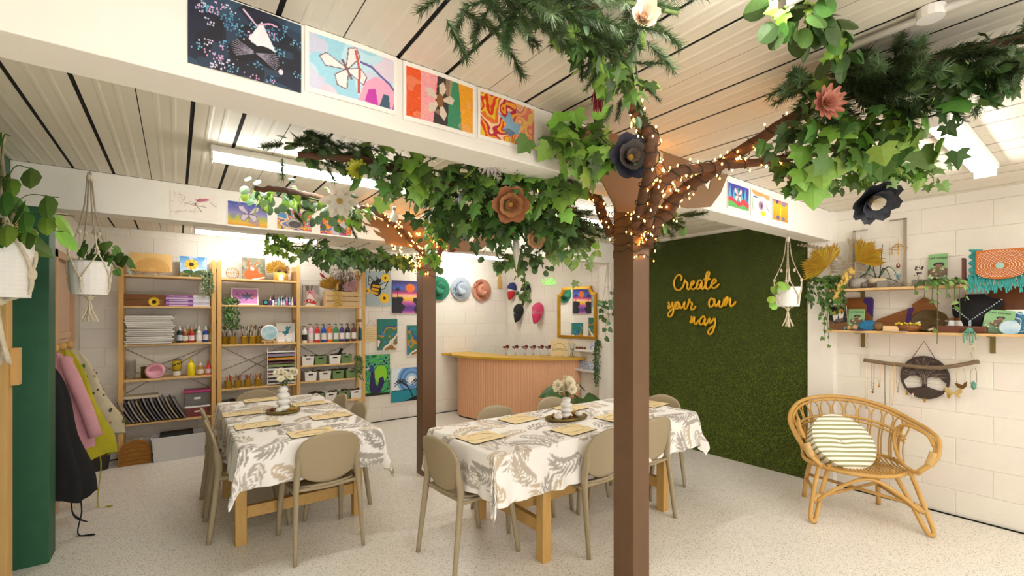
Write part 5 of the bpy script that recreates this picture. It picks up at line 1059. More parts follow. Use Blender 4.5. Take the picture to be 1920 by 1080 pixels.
# ---- curved bar with fluted front
BZT = .945
A_, C_, B_ = Vector((3.47, 6.0, 0)), Vector((3.80, 5.16, 0)), Vector((4.55, 4.62, 0))
arc = smoothpath([(3.62, 6.33, 0), A_, (3.56, 5.6, 0), C_, (4.14, 4.82, 0), B_, (4.64, 4.62, 0)], 26)
bar = thing('bar_counter', 'curved bar with a pink fluted front and yellow top in the far corner', 'bar', (4.0, 5.4, 0)); O = Vector((4.0, 5.4, 0))
fl = MB(); ring = []; acc = 0
dense = [arc[0]]
for p_, q_ in zip(arc, arc[1:]): dense += [p_.lerp(q_, k/5) for k in range(1, 6)]
S_ = [0]
for p_, q_ in zip(dense, dense[1:]): S_.append(S_[-1]+(q_-p_).length)
for i, p_ in enumerate(dense):
    tg = dense[min(i+1, len(dense)-1)]-dense[max(i-1, 0)]; nn = Vector((tg.y, -tg.x, 0)).normalized(); nn = nn if nn.dot(Vector((-.7, -.7, 0))) > 0 else -nn
    ring.append(p_+nn*(.007*abs(math.sin(S_[i]/.042*math.pi)))-O)
n_ = len(ring); fl.add(ring and [(*q_[:2], .02) for q_ in ring]+[(*q_[:2], BZT-.03) for q_ in ring], [(k+1, k, n_+k, n_+k+1) for k in range(n_-1)])
stuff(fl.build('fluted_front', mat('pink_fluting', '#e6b088', .6, var=.04), bar))
MB().add([(*(q_*.985)[:2], 0.001) for q_ in ring[::6]]+[(*(q_*.985)[:2], .02) for q_ in ring[::6]], [(k+1, k, len(ring[::6])+k, len(ring[::6])+k+1) for k in range(len(ring[::6])-1)]).build('plinth', DARK, bar)
tp = []
for p_, off_ in zip(arc, [.1]*len(arc)):
    i = arc.index(p_); tg = arc[min(i+1, len(arc)-1)]-arc[max(i-1, 0)]; nn = Vector((tg.y, -tg.x, 0)).normalized(); nn = nn if nn.dot(Vector((-.7, -.7, 0))) > 0 else -nn
    q_ = p_+nn*off_; tp.append((min(q_.x, 4.645)-O.x, min(q_.y, 6.385)-O.y))
tp = [(3.36-O.x, 6.385-O.y)]+tp[6:]+[(4.645-O.x, 4.60-O.y), (4.645-O.x, 5.0-O.y), (4.25-O.x, 5.25-O.y), (4.0-O.x, 5.6-O.y), (3.85-O.x, 6.385-O.y)]
MB().prism(tp, BZT-.03, BZT, 'xy').build('worktop', mat('yellow_top', '#d6a828', .35, var=.06), bar, bevel=.006)
COUPE = mat('pink_drink', '#f0a08c', .2, var=.1, alpha=.9)
for k, u in enumerate((949, 966.5, 984.5, 999.5, 1014, 1028)):
    q = at(u, 664, z=BZT+.001); q = at(u, 664, d=6.75); t = thing('cocktail_glass', ('leftmost', 'second', 'third', 'fourth', 'fifth', 'rightmost')[k]+' pink cocktail with a berry garnish on the bar', 'glass', (q.x, q.y, BZT+.001), group='cocktails on the bar')
    MB().lathe([(.032, 0), (.03, .003), (.004, .006), (.0035, .075), (.012, .085), (.05, .115), (.052, .13), (.05, .13), (.047, .116), (.003, .088)], 16).build('glass', GLASS, t, smooth=True)
    MB().lathe([(.004, .09), (.045, .117), (.046, .124), (.001, .124)], 16).build('drink', COUPE, t, smooth=True)
    for dx, dz in ((.02, .14), (.0, .135), (.032, .132)): MB().ico((dx, -.01, dz), .014, 7, 5).build('garnish', mat('berry', '#8a2a24', .5, var=.3), t)
q = at(1049, 664, d=6.5); t = thing('cap_sign', 'plywood sign engraved with a cap shape on the bar', 'sign', (q.x, q.y, BZT+.002), -.75)
MB().box(-.125, .125, -.006, .006, .0, .25).build('board', PLY, t, bevel=.004); eng = MB()
eng.tube([(.085*math.cos(a/14*math.pi), -.0075, .11+.085*math.sin(a/14*math.pi)) for a in range(15)], .0018, 4); eng.tube(smoothpath([(-.085, -.0075, .11), (-.1, -.0075, .085), (0, -.0075, .1), (.1, -.0075, .085), (.085, -.0075, .11)], 4), .0018, 4); eng.tube([(-.085, -.0075, .11), (0, -.0075, .12), (.085, -.0075, .11)], .0018, 4); eng.build('engraving', BURN, t)
MB().tube([(-.05, -.02, .0), (-.05, -.01, .025), (.05, -.01, .025), (.05, -.02, .0)], .002, 4).build('wire_stand', BLACK, t)
q = at(1073, 664, d=6.42); t = thing('glass_vase', 'small glass vase of white flowers at the right end of the bar', 'vase', (q.x, q.y, BZT+.001))
MB().lathe([(.025, 0), (.03, .03), (.02, .1), (.024, .12), (.022, .12), (.018, .1), (.027, .03), (.02, .005)], 14).build('glass', GLASS, t, smooth=True)
for k in range(9): a = k*2.4; e = Vector((.04*math.cos(a), .04*math.sin(a), .17+.03*((k*.4) % 1))); MB().tube([(0, 0, .02), e], .0015, 4).build('stem', STEM, t); m = MB(); flower_head(m, e+Vector((0, 0, .01)), .022, k, 16); m.build('flower', PETAL, t)
# ---- white picture ledges with cards
for k, (v, lb) in enumerate(((656, 'upper'), (693, 'lower'))):
    y0 = at(1084, v, x=XM).y; y1 = at(1131, v, x=XM).y; z = at(1105, v, x=XM).z
    t = thing('wall_ledge', lb+' white ledge on the wall beside the bar', 'shelf', (XW, (y0+y1)/2, z), RR, 'white card ledges'); L_ = y0-y1
    MB().box(-L_/2, L_/2, -.11, 0, -.02, 0).build('board', WHITEP, t, bevel=.003); MB().box(-L_/2, L_/2, -.11, -.1, 0, .012).build('lip', WHITEP, t)
    for j in range(5 if k else 2):
        yy = (y0+y1)/2+L_/2-.06-.085*j if k else y1+.06+.09*j
        p = Pic(.08, .115, '#e9ecf4', 40, j+k); p.swirl(['#e9edf4', '#7a8fc4', '#c9d2e6', '#54689c', '#f0f2f4'] if (k or j) else ['#e9edd8', '#9ab84a', '#d8dfb0', '#7a8fc4'], 5, j+3*k, 2)
        picture('greeting_card', ['first', 'second', 'third', 'fourth', 'fifth'][j]+' blue and white card from the '+('left' if k else 'right')+' on the '+lb+' ledge', 'card', p, (XW-.06, yy, z+.001), RR, .003, -.25, 'cards on the white ledges')
for j in range(4):
    yy = at(1088+5*j, 652, x=XM).y; t = thing('wooden_trinket', ['first', 'second', 'third', 'fourth'][j]+' small brown trinket from the left on the upper white ledge', 'trinket', (XW-.06, yy, at(1105, 656, x=XM).z), group='brown trinkets'); MB().ico((0, 0, .022), .02, 8, 5).build('bead', CRW, t); MB().tube([(0, 0, .04), (0, 0, .05)], .003, 5).build('peg', CRW, t)
# ================================================================ the right wall: shelves and what stands on them
XS = XR-.007
def rz_(u, v, x=None): return at(u, v, x=XS-.1 if x is None else x)
ZU, ZL = at(1700, 537, x=XS-.2).z, at(1700, 622, x=XS-.2).z
for nm, z, u0, ue, lb in (('up', ZU, 1549, None, 'upper pale wooden wall shelf above the rattan chair'), ('lo', ZL, 1548, None, 'lower pale wooden wall shelf above the branch hanger')):
    ya = at(u0, 580, x=XS-.2).y; yb_ = .32 if nm == 'up' else -.3
    t = thing('wall_shelf', lb, 'shelf', (XS, (ya+yb_)/2, z), RR, 'pale wall shelves'); L_ = ya-yb_
    MB().box(-L_/2, L_/2, -.2, 0, -.02, 0).build('board', mat('pale_shelf', '#e2c08c', .55, col2='#cfa468', vs=5, stretch=(1, 9, 9)), t, bevel=.003)
    for u in (1617, 1861):
        yy = at(u, 640, x=XS-.02).y
        if yb_ < yy < ya:
            lx = (ya+yb_)/2-yy; MB().box(lx-.014, lx+.014, -.008, 0, -.15, -.02).build('bracket', mat('bracket_metal', '#8a7c4a', .5, .6), t); MB().box(lx-.012, lx+.012, -.17, 0, -.026, -.02).build('bracket_arm', mat('bracket_metal', '#8a7c4a', .5, .6), t)
def on(u, up, dx=.1): z = ZU if up else ZL; q = at(u, 600, x=XS-dx); return Vector((XS-dx, q.y, z+.001))
def wid(u0, u1, dx=.1): return at(u0, 600, x=XS-dx).y-at(u1, 600, x=XS-dx).y
def ht(u, v, up, dx=.1): return at(u, v, x=XS-dx).z-(ZU if up else ZL)
# steel hooks standing on the shelves
for u, v, lb in ((1601, 433, 'bent steel hook behind the gold palm fans'), (1697, 409, 'tall bent steel hook carrying the wire charm')):
    q = on(u, True, .05); hh = ht(u, v, True, .05); t = thing('steel_hook', lb, 'hook', q); d = 1 if u < 1650 else -1
    MB().box(-.004, .004, -.011, .011, 0, hh).build('upright', CHROME, t); MB().box(-.004, .004, min(0, -d*.1), max(0, -d*.1), hh-.012, hh).build('arm', CHROME, t)
    MB().tube([(0, -d*.1, hh), (0, -d*.1, hh-.14)], .0015, 4).build('thread', CHROME, t)
q = at(1684, 470, x=XS-.05); t = thing('wire_charm', 'gold wire charm with an amber drop hanging from the steel hook', 'charm', (XS-.052, q.y, q.z))
for k in range(8): a = k*.785; MB().tube([(0, 0, .06), (.03*math.cos(a)*.5, .06*math.sin(a), .02), (.03*math.cos(a)*.4, .05*math.sin(a), -.03)], .0015, 4).build('wire', GOLD, t)
MB().tube([(.0, .06*math.cos(k/8*math.pi), .02+.012*math.sin(k/8*math.pi)) for k in range(16)], .0018, 4, closed=True).build('ring', GOLD, t)
MB().tube([(0, 0, .1), (0, 0, -.11)], .001, 4).build('thread', GOLD, t); MB().ico((0, 0, -.125), .014, 8, 6, 1.4).build('drop', mat('amber', '#8a3a14', .2), t)
# gold fans and dried stems, ivy comes with the foliage
FY = mat('yellow_palm', '#c9a22c', .55, col2='#9a7618', vs=18, rnd=.12)
for u, v, R_, a0, a1, lb in ((1552, 500, .21, 1.05, 3.95, 'large yellow-gold fan palm leaf at the left end of the upper shelf'), (1604, 490, .2, -.35, 1.6, 'yellow-gold fan palm leaf behind the orchid')):
    q = at(u, v, x=XS-.12); t = thing('fan_palm_leaf', lb, 'dried plant', (XS-.12, q.y, q.z), RR); fanparts(t, FY, (0, 0, 0), R_, a0, a1, 24, (.1, -1, .2), 4); MB().tube([(0, 0, 0), (.05 if u < 1580 else -.02, .03, -(q.z-ZU)+.005)], .004, 6).build('stalk', STRAW, t)
for u, v, lean, lb in ((1560, 500, -.5, 'left dried fern plume above the palm fans'), (1584, 500, .05, 'right dried fern plume between the palm fans')):
    q = at(u+20, v, x=XS-.09); t = thing('fern_plume', lb, 'dried plant', (XS-.09, q.y, q.z-.1), RR)
    sp = smoothpath([(0, 0, 0), (lean*.1, 0, .15), (lean*.3-.02, 0, .27), (lean*.55-.06, -.01, .33)], 6); MB().tube(sp, .003, 5).build('stem', mat('fern_dry', '#a8977c', .8), t); m = MB()
    for i, s_ in enumerate(sp[2:]):
        for sd in (-1, 1):
            l_ = .06*(1-i/len(sp))+.015; m.add([s_, s_+Vector((sd*l_, -.004, .012)), s_+Vector((sd*l_*.9, -.004, -.004))], [(0, 1, 2)]); m.add([s_+Vector((0, 0, .008)), s_+Vector((sd*l_, .004, .02)), s_+Vector((sd*l_*.9, .004, .008))], [(0, 1, 2)])
    m.build('fronds', mat('fern_dry', '#a8977c', .8), t)
q = at(1582, 530, x=XS-.17); t = thing('dried_hops', 'cascade of pale yellow dried hops over the upper shelf edge', 'dried plant', (XS-.2, q.y, ZU)); rg = random.Random(3)
for k in range(46): f_ = k/46; MB().ico((-.005+rg.uniform(-.015, .015), -.06+.13*f_+rg.uniform(-.02, .02), .16-.26*f_+rg.uniform(-.015, .015)), rg.uniform(.010, .017), 6, 4, 1.3).build('cone', mat('hops', '#d6b45c', .8, var=.15), t)
# orchid
q = on(1646, True, .09); t = thing('potted_orchid', 'orchid in a cream pot tied to dark stakes on the upper shelf', 'orchid', q)
MB().lathe([(.05, 0), (.062, .03), (.065, .07), (.06, .08), (.055, .075)], 18).build('pot', mat('cream_pot', '#d9c9a4', .6, bump=.3, bs=90), t, smooth=True)
OL = mat('orchid_leaf', '#3f6038', .4, var=.1)
for a, l_, up in ((1.57, .17, .05), (-1.57, .15, .1), (-1.3, .16, .0), (1.9, .11, .1), (-1.9, .1, .09)):
    d = Vector((math.cos(a)*.3, math.sin(a), 0)); pts = [Vector((0, 0, .075)), d*l_*.5+Vector((0, 0, .075+up)), d*l_+Vector((0, 0, .05+up*.3-.03))]; pts = smoothpath(pts, 5); s_ = Vector((1, 0, 0)); k_ = len(pts)
    m = MB(); m.add([p_+s_*(.022*math.sin(math.pi*(i/(k_-1)*.9+.08))) for i, p_ in enumerate(pts)]+[p_+Vector((0, 0, -.006)) for p_ in pts]+[p_-s_*(.022*math.sin(math.pi*(i/(k_-1)*.9+.08))) for i, p_ in enumerate(pts)], [(i, i+1, k_+i+1, k_+i) for i in range(k_-1)]+[(k_+i, k_+i+1, 2*k_+i+1, 2*k_+i) for i in range(k_-1)]); m.build('leaf', OL, t, smooth=True)
for dy, h_, ln in ((.035, .34, .02), (-.03, .36, 0)): MB().tube([(0, dy*.4, .07), (0, dy+ln, h_)], .003, 5).build('stake', mat('dark_stake', '#4a3a2a', .7), t)
for k in range(5): MB().ico((0, .03+.004*k, .2+.02*k), .006, 6, 4).build('bud', mat('dark_stake', '#4a3a2a', .7), t)
MB().add([(0, .02, .24), (-.01, .06, .2), (0, .065, .12), (.01, .05, .19)], [(0, 1, 2, 3)]).build('leaf', OL, t)
# little pots with wire trees
def wiretree(label, u, w_, ph, th, col, pot='#8a837a', dx=.09):
    q = on(u, True, dx); t = thing('wire_tree', label, 'ornament', q, group='bead trees in stone pots'); MB().box(-w_/2, w_/2, -w_/2, w_/2, 0, ph).build('pot', mat('stone_'+pot.strip('#'), pot, .8, bump=.3, bs=80), t, bevel=.004)
    MB().tube([(0, 0, ph), (0, .003, ph+th*.4)], [.004, .003], 5).build('trunk', CHROME, t); rg = random.Random(int(u)); m = mat('bead_'+col.strip('#'), col, .3)
    for k in range(22): a = rg.uniform(0, 6.28); r_ = rg.uniform(.005, w_*.55); MB().ico((r_*math.cos(a)*.6, r_*math.sin(a), ph+th*rg.uniform(.3, 1)), rg.uniform(.004, .007), 5, 4).build('bead', m, t)
wiretree('blue bead tree in a small grey pot left of the tall steel hook', 1684, .045, .04, .07, '#8fb4bc'); wiretree('dark bead tree in a grey concrete pot right of the tall steel hook', 1722, .07, .055, .10, '#4a2f38'); wiretree('pale blue bead tree near the turquoise fringe', 1826, .04, .035, .055, '#6fa4c4')
tag(MB().lathe([(.05, 0), (.07, .03), (.065, .075), (.05, .09), (.045, .088)], 16).build('stone_bowl', mat('grey_stone', '#aaa59c', .8, bump=.4, bs=60), loc=on(1609, True, .1), smooth=True), 'rounded grey stone bowl left of the orchid pot', 'bowl')
tag(MB().box(-.035, .035, -.035, .035, 0, .055).build('stone_pot', mat('stone_8a837a', '#8a837a', .8), loc=on(1656, True, .15), bevel=.004), 'square grey stone pot in front of the orchid', 'pot')
for k, (u, s_) in enumerate(((1622, .026), (1632, .02), (1641, .022))): tag(MB().ico((0, 0, s_), s_, 7, 5).build('crystal', mat('crystal_%d' % k, ['#77706a', '#5c4a3a', '#6a5a48'][k], .3, var=.3, vs=60), loc=on(u, True, .16)), ['grey', 'brown', 'tan'][k]+' crystal lump on the front of the upper shelf', 'crystal', 'crystals on the upper shelf')
# books
def cover(w, h, n):
    p = Pic(w, h, '#7fb07a', n, 3).grad([(0, '#5c7a5c'), (.3, '#6f9468'), (.55, '#8fb884'), (1, '#86b97e')]); p.blot(6, .62, '#4f6a4c', .0, 2).ell(.52, .42, .26, .16, '#6b5446').ell(.5, .44, .2, .11, '#77604e').ell(.55, .66, .13, .07, '#2a2a2c').ell(.55, .62, .08, .06, '#8a6a54')
    for k in range(8): p.line([(0, .06+.035*k), (.3, .07+.035*k), (.7, .05+.035*k), (1, .07+.035*k)], .006, '#4f6a5a' if k % 2 else '#8aa890')
    return p.spots(14, .03, ['#9dc08c', '#c9cf9a', '#5f8a58'], (0, 1, .2, .55))
TXD = mat('dark_ink', '#22301f', .7)
def book(label, u0, u1, v0, up, tilt, roll=0, dx=.1, fn=cover, title='I AM TASMAN', side='#efe9dc', rz=RR, z=0):
    um = (u0+u1)/2; w_ = wid(u0, u1, dx); h_ = ht(um, v0, up, dx)/math.cos(tilt); t = thing('picture_book', label, 'book', on(um, up, dx)+Vector((0, 0, z)), group='picture books'); t.rotation_euler = (tilt, roll, rz)
    p = fn(w_, h_, 80); put('cover', picmesh(p, .004), t, (0, -.008, 0)); MB().box(-w_/2+.002, w_/2-.002, -.004, .008, .002, h_-.002).build('pages', mat('pages_'+side.strip('#'), side, .8), t)
    if title:
        me = textmesh(title, h_*.1, .0004); k_ = min(1, w_*.9/max(1e-3, max(v_.co.x for v_ in me.vertices)-min(v_.co.x for v_ in me.vertices))); me.transform(Matrix.Diagonal((k_, 1, 1, 1))); me.materials.append(TXD); o = put('title', me, t, (0, -.0095, h_*.83)); o.rotation_euler = (math.pi/2, 0, 0)
book('green picture book with a river animal, standing on the upper shelf', 1739, 1776, 476, True, -.14, 0, .06); book('small green picture book on the lower shelf beside the purple-edged board', 1590, 1620, 580, False, -.14, 0, .11); book('green picture book leaning in front of the black bust', 1839, 1896, 582, False, -.25, .12, .14)
def dbk(w, h, n):
    p = Pic(w, h, '#26231f', n, 5); p.blot(5, .6, '#1a1815', .8, 3).poly([(0, 0), (1, 0), (1, .3), (0, .26)], '#7a5230').blot(8, .66, '#8a6a48', .5, 7)
    for cx, cy in ((.36, .72), (.68, .78)): p.ell(cx, cy, .09, .09, '#d8a03c').poly([(cx-.16, cy-.1), (cx+.16, cy-.08), (cx+.1, cy-.3), (cx-.1, cy-.32)], '#ebe6de')
    return p.poly([(.2, .36), (.5, .5), (.85, .4), (.6, .3)], '#6a5a58')
book('dark picture book with two pale figures at the left end of the lower shelf', 1556, 1590, 574, False, -.16, -.1, .12, dbk, None)
# boards and resin pieces
RES = mat('resin_wood', '#9a6230', .3, col2='#6b3f1a', vs=5, stretch=(1, 6, 6)); PUR = mat('purple_resin', '#4a2f7c', .15, var=.25, vs=20)
def board(name, label, u0, u1, v0, dx, pts, pur, tilt=-.12, roll=0, cat='serving board', th=.018):
    um = (u0+u1)/2; w_ = wid(u0, u1, dx); h_ = ht(um, v0, False, dx); t = thing(name, label, cat, on(um, False, dx), group='resin and wood boards'); t.rotation_euler = (tilt, roll, RR)
    MB().prism([(x*w_/2, z*h_) for x, z in pts], -th/2, th/2).build('wood', RES, t, bevel=.003)
    if pur: MB().prism([(x*w_/2, z*h_) for x, z in pur], -th/2-.0015, th/2+.0015).build('resin', PUR, t)
board('resin_board', 'upright serving board with a purple resin corner on the lower shelf', 1583, 1635, 558, .05, [(-1, 0), (1, 0), (1, .93), (.9, 1), (-.9, 1), (-1, .93)], [(.35, 1), (.9, 1), (1, .93), (1, .4), (.62, .55), (.6, .75), (.3, .86)])
board('wooden_paddle', 'long tapered wooden paddle with a purple resin band on the lower shelf', 1630, 1712, 577, .05, [(-1, .28), (-.6, .5), (.3, .82), (.85, 1), (1, 1), (.92, .3), (.6, 0), (-.9, .05)], [(.72, .96), (1, 1), (.88, .55), (.8, .05), (.5, .0), (.66, .5)])
board('resin_board', 'diamond shaped wooden board behind the round glass dish', 1706, 1772, 556, .05, [(-.95, .78), (-.2, 1), (.25, .85), (1, .3), (.8, .0), (-.6, .0)], [(.5, .2), (1, .3), (.8, 0), (.35, 0)])
t = thing('glass_dish', 'round brown glass dish leaning on the diamond board', 'dish', on(1744, False, .13)+Vector((0, 0, .085))); t.rotation_euler = (math.radians(80), 0, RR)
MB().lathe([(.001, 0), (.07, .003), (.1, .02), (.105, .026), (.098, .024), (.07, .01), (.001, .008)], 30, sx=1.05, sy=.8).build('dish', mat('smoky_glass', '#5a4424', .1, trans=.3, var=.2, vs=10), t, smooth=True)
t = thing('resin_coaster', 'round blue ocean resin coaster on the lower shelf', 'coaster', on(1628, False, .16)+Vector((0, 0, .043))); t.rotation_euler = (math.radians(78), 0, RR); MB().lathe([(.001, 0), (.055, 0), (.057, .006), (.05, .011), (.001, .011)], 26, sx=1.12, sy=.78).build('disc', mat('blue_resin', '#2f86a8', .2, col2='#1f4f8c', vs=16), t)
t = thing('resin_coaster', 'half-white blue resin coaster at the right end of the lower shelf', 'coaster', on(1893, False, .17)+Vector((0, 0, .042))); t.rotation_euler = (math.radians(78), 0, RR); MB().lathe([(.001, 0), (.05, 0), (.052, .006), (.046, .011), (.001, .011)], 26).build('disc', mat('white_blue_resin', '#eef0ee', .2, col2='#2f9ac0', vs=9), t)
tag(MB().lathe([(.05, 0), (.06, .005), (.06, .008), (.001, .008)], 24).build('resin_saucer', PUR, loc=on(1612, False, .17), smooth=True), 'dark blue resin saucer lying flat in front of the small green book', 'saucer')
for k, (u, c, s_, lb) in enumerate(((1585, '#5aa0b0', .016, 'turquoise knitted ball'), (1592, '#d8b06a', .02, 'golden ball'), (1603, '#d9b090', .022, 'peach shell ball'), (1647, '#8a6a3c', .036, 'carved wooden ball'))): tag(MB().ico((0, 0, s_), s_, 10, 7).build('ornament_ball', mat('ball_'+c.strip('#'), c, .6, var=.3, vs=70, bump=.3, bs=90), loc=on(u, False, .16), smooth=True), lb+' at the front of the lower shelf', 'ornament')
tag(MB().box(-.012, .012, -.052, .052, 0, .042).build('small_card_box', mat('cream_card', '#eccb96', .7, var=.03), loc=on(1671, False, .17), bevel=.002), 'small plain cream box at the front of the lower shelf', 'box')
tag(MB().box(-.05, .05, -.08, .08, 0, .002).build('price_sheet', mat('sheet', '#efe6e2', .8), loc=on(1680, False, .172)), 'white sheet of paper lying under the cream box', 'paper')
t = thing('wooden_dish', 'carved wooden dish with yellow flowers beside the cream box', 'dish', on(1705, False, .14)); MB().lathe([(.05, 0), (.07, .03), (.074, .05), (.068, .05), (.06, .03), (.04, .01)], 20, sy=1.1).build('bowl', RES, t, smooth=True)
for k in range(9): MB().ico((-.05+.01*(k % 3), -.07+.018*k, .058+.006*(k % 2)), .011, 6, 4).build('blossom', mat('yellow_bloom', '#e2c83c', .6), t)
for k, u in enumerate((1781, 1800)):
    t = thing('spice_jar', ('left', 'right')[k]+' white labelled jar with a brown lid on the lower shelf', 'jar', on(u, False, .08), group='white jars'); MB().lathe([(.03, 0), (.031, .004), (.031, .085), (.028, .09)], 16).build('jar', VASE, t, smooth=True); MB().lathe([(.03, .09), (.03, .106), (.028, .108)], 16).build('lid', CRW, t)
t = thing('leather_case', 'reddish brown leather case lying behind the green cord on the lower shelf', 'case', on(1808, False, .165), RR); MB().box(-.15, .12, -.03, .03, 0, .05).build('body', mat('red_leather', '#6b3a26', .5, var=.2, vs=10), t, bevel=.012); MB().box(-.16, -.02, -.036, -.03, 0, .04).build('strap', mat('red_leather', '#6b3a26', .5), t)
tag(MB().tube(smoothpath([(0, .09, .012), (0, .03, .03), (0, -.05, .014)], 5), [.008, .012, .012, .012, .012, .012, .012, .012, .011, .008, .006], 7).build('shell_horn', mat('horn', '#d9c6a8', .3), loc=on(1770, False, .17), smooth=True), 'small cream horn lying beside the glass dish', 'horn')
# black bust with necklace
q = on(1827, False, .07); t = thing('jewellery_bust', 'black velvet necklace bust wearing a pale bead necklace', 'bust', q, RR); VEL = mat('black_velvet', '#19181b', .95, var=.1)
prof = [(-.06, .0), (.045, .0), (.05, .04), (.13, .20), (.165, .235), (.13, .245), (.07, .262), (.055, .285), (-.045, .285), (-.05, .265), (-.1, .245), (-.12, .235), (-.115, .14), (-.09, .06)]
MB().solid(lambda i, j: (lambda a, b: (a[0]*(1-i)+b[0]*i, -.02-.045*math.sin(math.pi*i)*math.sin(math.pi*min(1, j*1.1)), a[1]*(1-i)+b[1]*i))(*[(np.interp(j, [0, .1, .5, .75, .85, .92, 1], v1), np.interp(j, [0, .1, .5, .75, .85, .92, 1], [0, .03, .14, .22, .245, .262, .285])) for v1 in ([-.05, -.065, -.115, -.118, -.1, -.05, -.045], [.045, .05, .105, .16, .13, .07, .055])]), 11, 15, (0, .03, 0)).build('bust', VEL, t, smooth=True)
for k in range(22):
    f_ = k/21; x = -.105+.245*f_; z = .09+(.115*abs(f_-.38)/.5)**1.0*1.05; MB().ico((x, -.07+.05*abs(f_-.42)*1.3, z), .0055, 6, 4).build('bead', mat('pale_bead', '#a9b4bc', .25), t)
MB().box(-.02, -.006, -.078, -.07, .05, .09).build('pendant', mat('pale_bead', '#a9b4bc', .25), t)
# round wooden board and ocean board at the right edge
t = thing('round_board', 'large round dark wooden board at the right end of the lower shelf', 'board', on(1915, False, .03)+Vector((0, 0, 0))); t.rotation_euler = (-.08, 0, RR); MB().lathe([(.19, -.009), (.19, .009)], 36, (0, 0, .19), Matrix.Rotation(math.pi/2, 3, 'X')).build('disc', mat('dark_cherry', '#7a431c', .35, col2='#4f2810', vs=4, stretch=(1, 1, 7)), t, bevel=.002)
t = thing('ocean_board', 'blue and white ocean resin board at the right edge of the lower shelf', 'board', on(1916, False, .09)); t.rotation_euler = (-.12, 0, RR); w_ = wid(1886, 1950, .09); p = Pic(w_, .17, '#2f6a8c', 90, 8); p.swirl(['#1f5c84', '#2f86a0', '#3a6a9c', '#e6eef0', '#2a5070', '#5aa6b4'], 4, 3, 2.2); p.put(p.Y > .88+.05*np.sin(p.X*20), '#f0efe9'); put('resin_face', picmesh(p, .014), t)
# embroidered bag with turquoise fringe
q = on(1880, True, .1); t = thing('fringed_bag', 'orange bag with white stitched circles and turquoise fringe at the right of the upper shelf', 'bag', (q.x, q.y, ZU), RR)
w_ = wid(1855, 1950, .1); zb = at(1890, 524, x=XS-.1).z-ZU; ztp = at(1890, 469, x=XS-.1).z-ZU
bag = mat('orange_leather', '#bd6410', .6, var=.08)
n_ = 20; pts = [(-w_/2, ztp), (w_/2, ztp), (w_/2, zb+.05)]+[(w_/2*math.cos(k/n_*math.pi), zb+.06-.06*math.sin(k/n_*math.pi)) for k in range(1, n_)]+[(-w_/2, zb+.05)]
MB().prism(pts, -.12, -.08).build('flap', bag, t, bevel=.006)
st_ = MB(); cz = (zb+ztp)/2-.01
for rr in range(3, 13):
    nn = int(rr*6)
    for k in range(nn):
        a = 2*math.pi*k/nn; x, z = rr*.0115*1.35*math.cos(a), cz+rr*.0115*math.sin(a)*.75
        if abs(x) < w_/2-.01 and zb+.012 < z < ztp-.008: st_.cbox((x, -.1215, z), (.0085, .004, .0026), Matrix.Rotation(-a+math.pi/2, 3, 'Y'))
stuff(st_.build('stitching', mat('white_thread', '#f0ebe0', .8), t))
MB().lathe([(.001, 0), (.02, .001), (.022, .004), (.001, .006)], 16, (0, -.121, cz), Matrix.Rotation(math.pi/2, 3, 'X')).build('stone', mat('pale_turquoise', '#9cc4b8', .4), t)
TUR = mat('turquoise_fringe', '#4fb0a8', .8, col2='#2f8a8c', vs=30); fg = MB(); rg = random.Random(5)
for k in range(70): x = -w_/2-.04+(w_+.06)*k/70; zt_ = zb+.02; L_ = rg.uniform(.06, .12); fg.tube([(x, -.07-rg.uniform(0, .02), zt_+.02), (x+rg.uniform(-.01, .01), -.1, zt_-L_*.5), (x+rg.uniform(-.015, .015), -.11, zt_-L_)], .004, 4)
for k in range(24): z = zb+.03+(ztp-zb-.02)*k/24; fg.tube([(-w_/2-.03+.01*math.sin(k), -.09, z+.01), (-w_/2+.03, -.078, z)], .008, 4)
stuff(fg.build('fringe', TUR, t)); MB().box(-w_/2-.075, -w_/2-.06, -.1, -.03, -.001, ztp*.82).build('side_board', mat('dark_red_wood', '#5a2c22', .6), t)
# red and white trinkets among the vine
for k, (u, c) in enumerate(((1778, '#c2402f'), (1790, '#e6e0da'), (1808, '#7a4a3a'))): tag(MB().tube([(0, .04, .016), (0, -.04, .02)], [.008, .011], 7).build('carved_stick', mat('stick_'+c.strip('#'), c, .5), loc=on(u, True, .13), smooth=True), ['red', 'white', 'brown'][k]+' carved stick among the vine on the upper shelf', 'ornament')
# ---- branch hanger with jewellery
q0, q1_ = at(1620, 675, x=XS-.05), at(1836, 679, x=XS-.05)
t = thing('branch_hanger', 'grey driftwood branch hung below the shelf with rope', 'branch hanger', (XS-.05, (q0.y+q1_.y)/2, q0.z)); yo = (q0.y+q1_.y)/2
MB().tube(smoothpath([(0, q0.y-yo, 0), (0, .15, -.018), (0, -.12, -.022), (0, q1_.y-yo, at(1836, 679, x=XS-.05).z-q0.z+.004)], 8), .016, 9).build('branch', mat('driftwood', '#8f7b62', .85, col2='#6b5a46', vs=20, stretch=(1, .2, 1), bump=.6, bs=40), t, smooth=True)
for u, c in ((1627, 'a'), (1824, 'b')):
    yy = at(u, 640, x=XS-.05).y-yo; m = MB()
    for k in range(11): z = .012+(ZL-q0.z-.03)*k/11; m.lathe([(.004, 0), (.008, .008), (.004, .016)], 7, (.006*math.sin(k*1.6), yy+.006*math.cos(k*1.6), z))
    m.build('hanging_rope', CORD, t)
ya, yb2, yt = at(1706, 672, x=XS-.04).y-yo, at(1757, 674, x=XS-.04).y-yo, at(1727, 634, x=XS-.04).y-yo
t2 = thing('tree_of_life', 'dark carved round tree of life plaque hung on a cord over the branch', 'wall plaque', (XS-.022, at(1733, 710, x=XS-.03).y, at(1733, 708, x=XS-.03).z), RR)
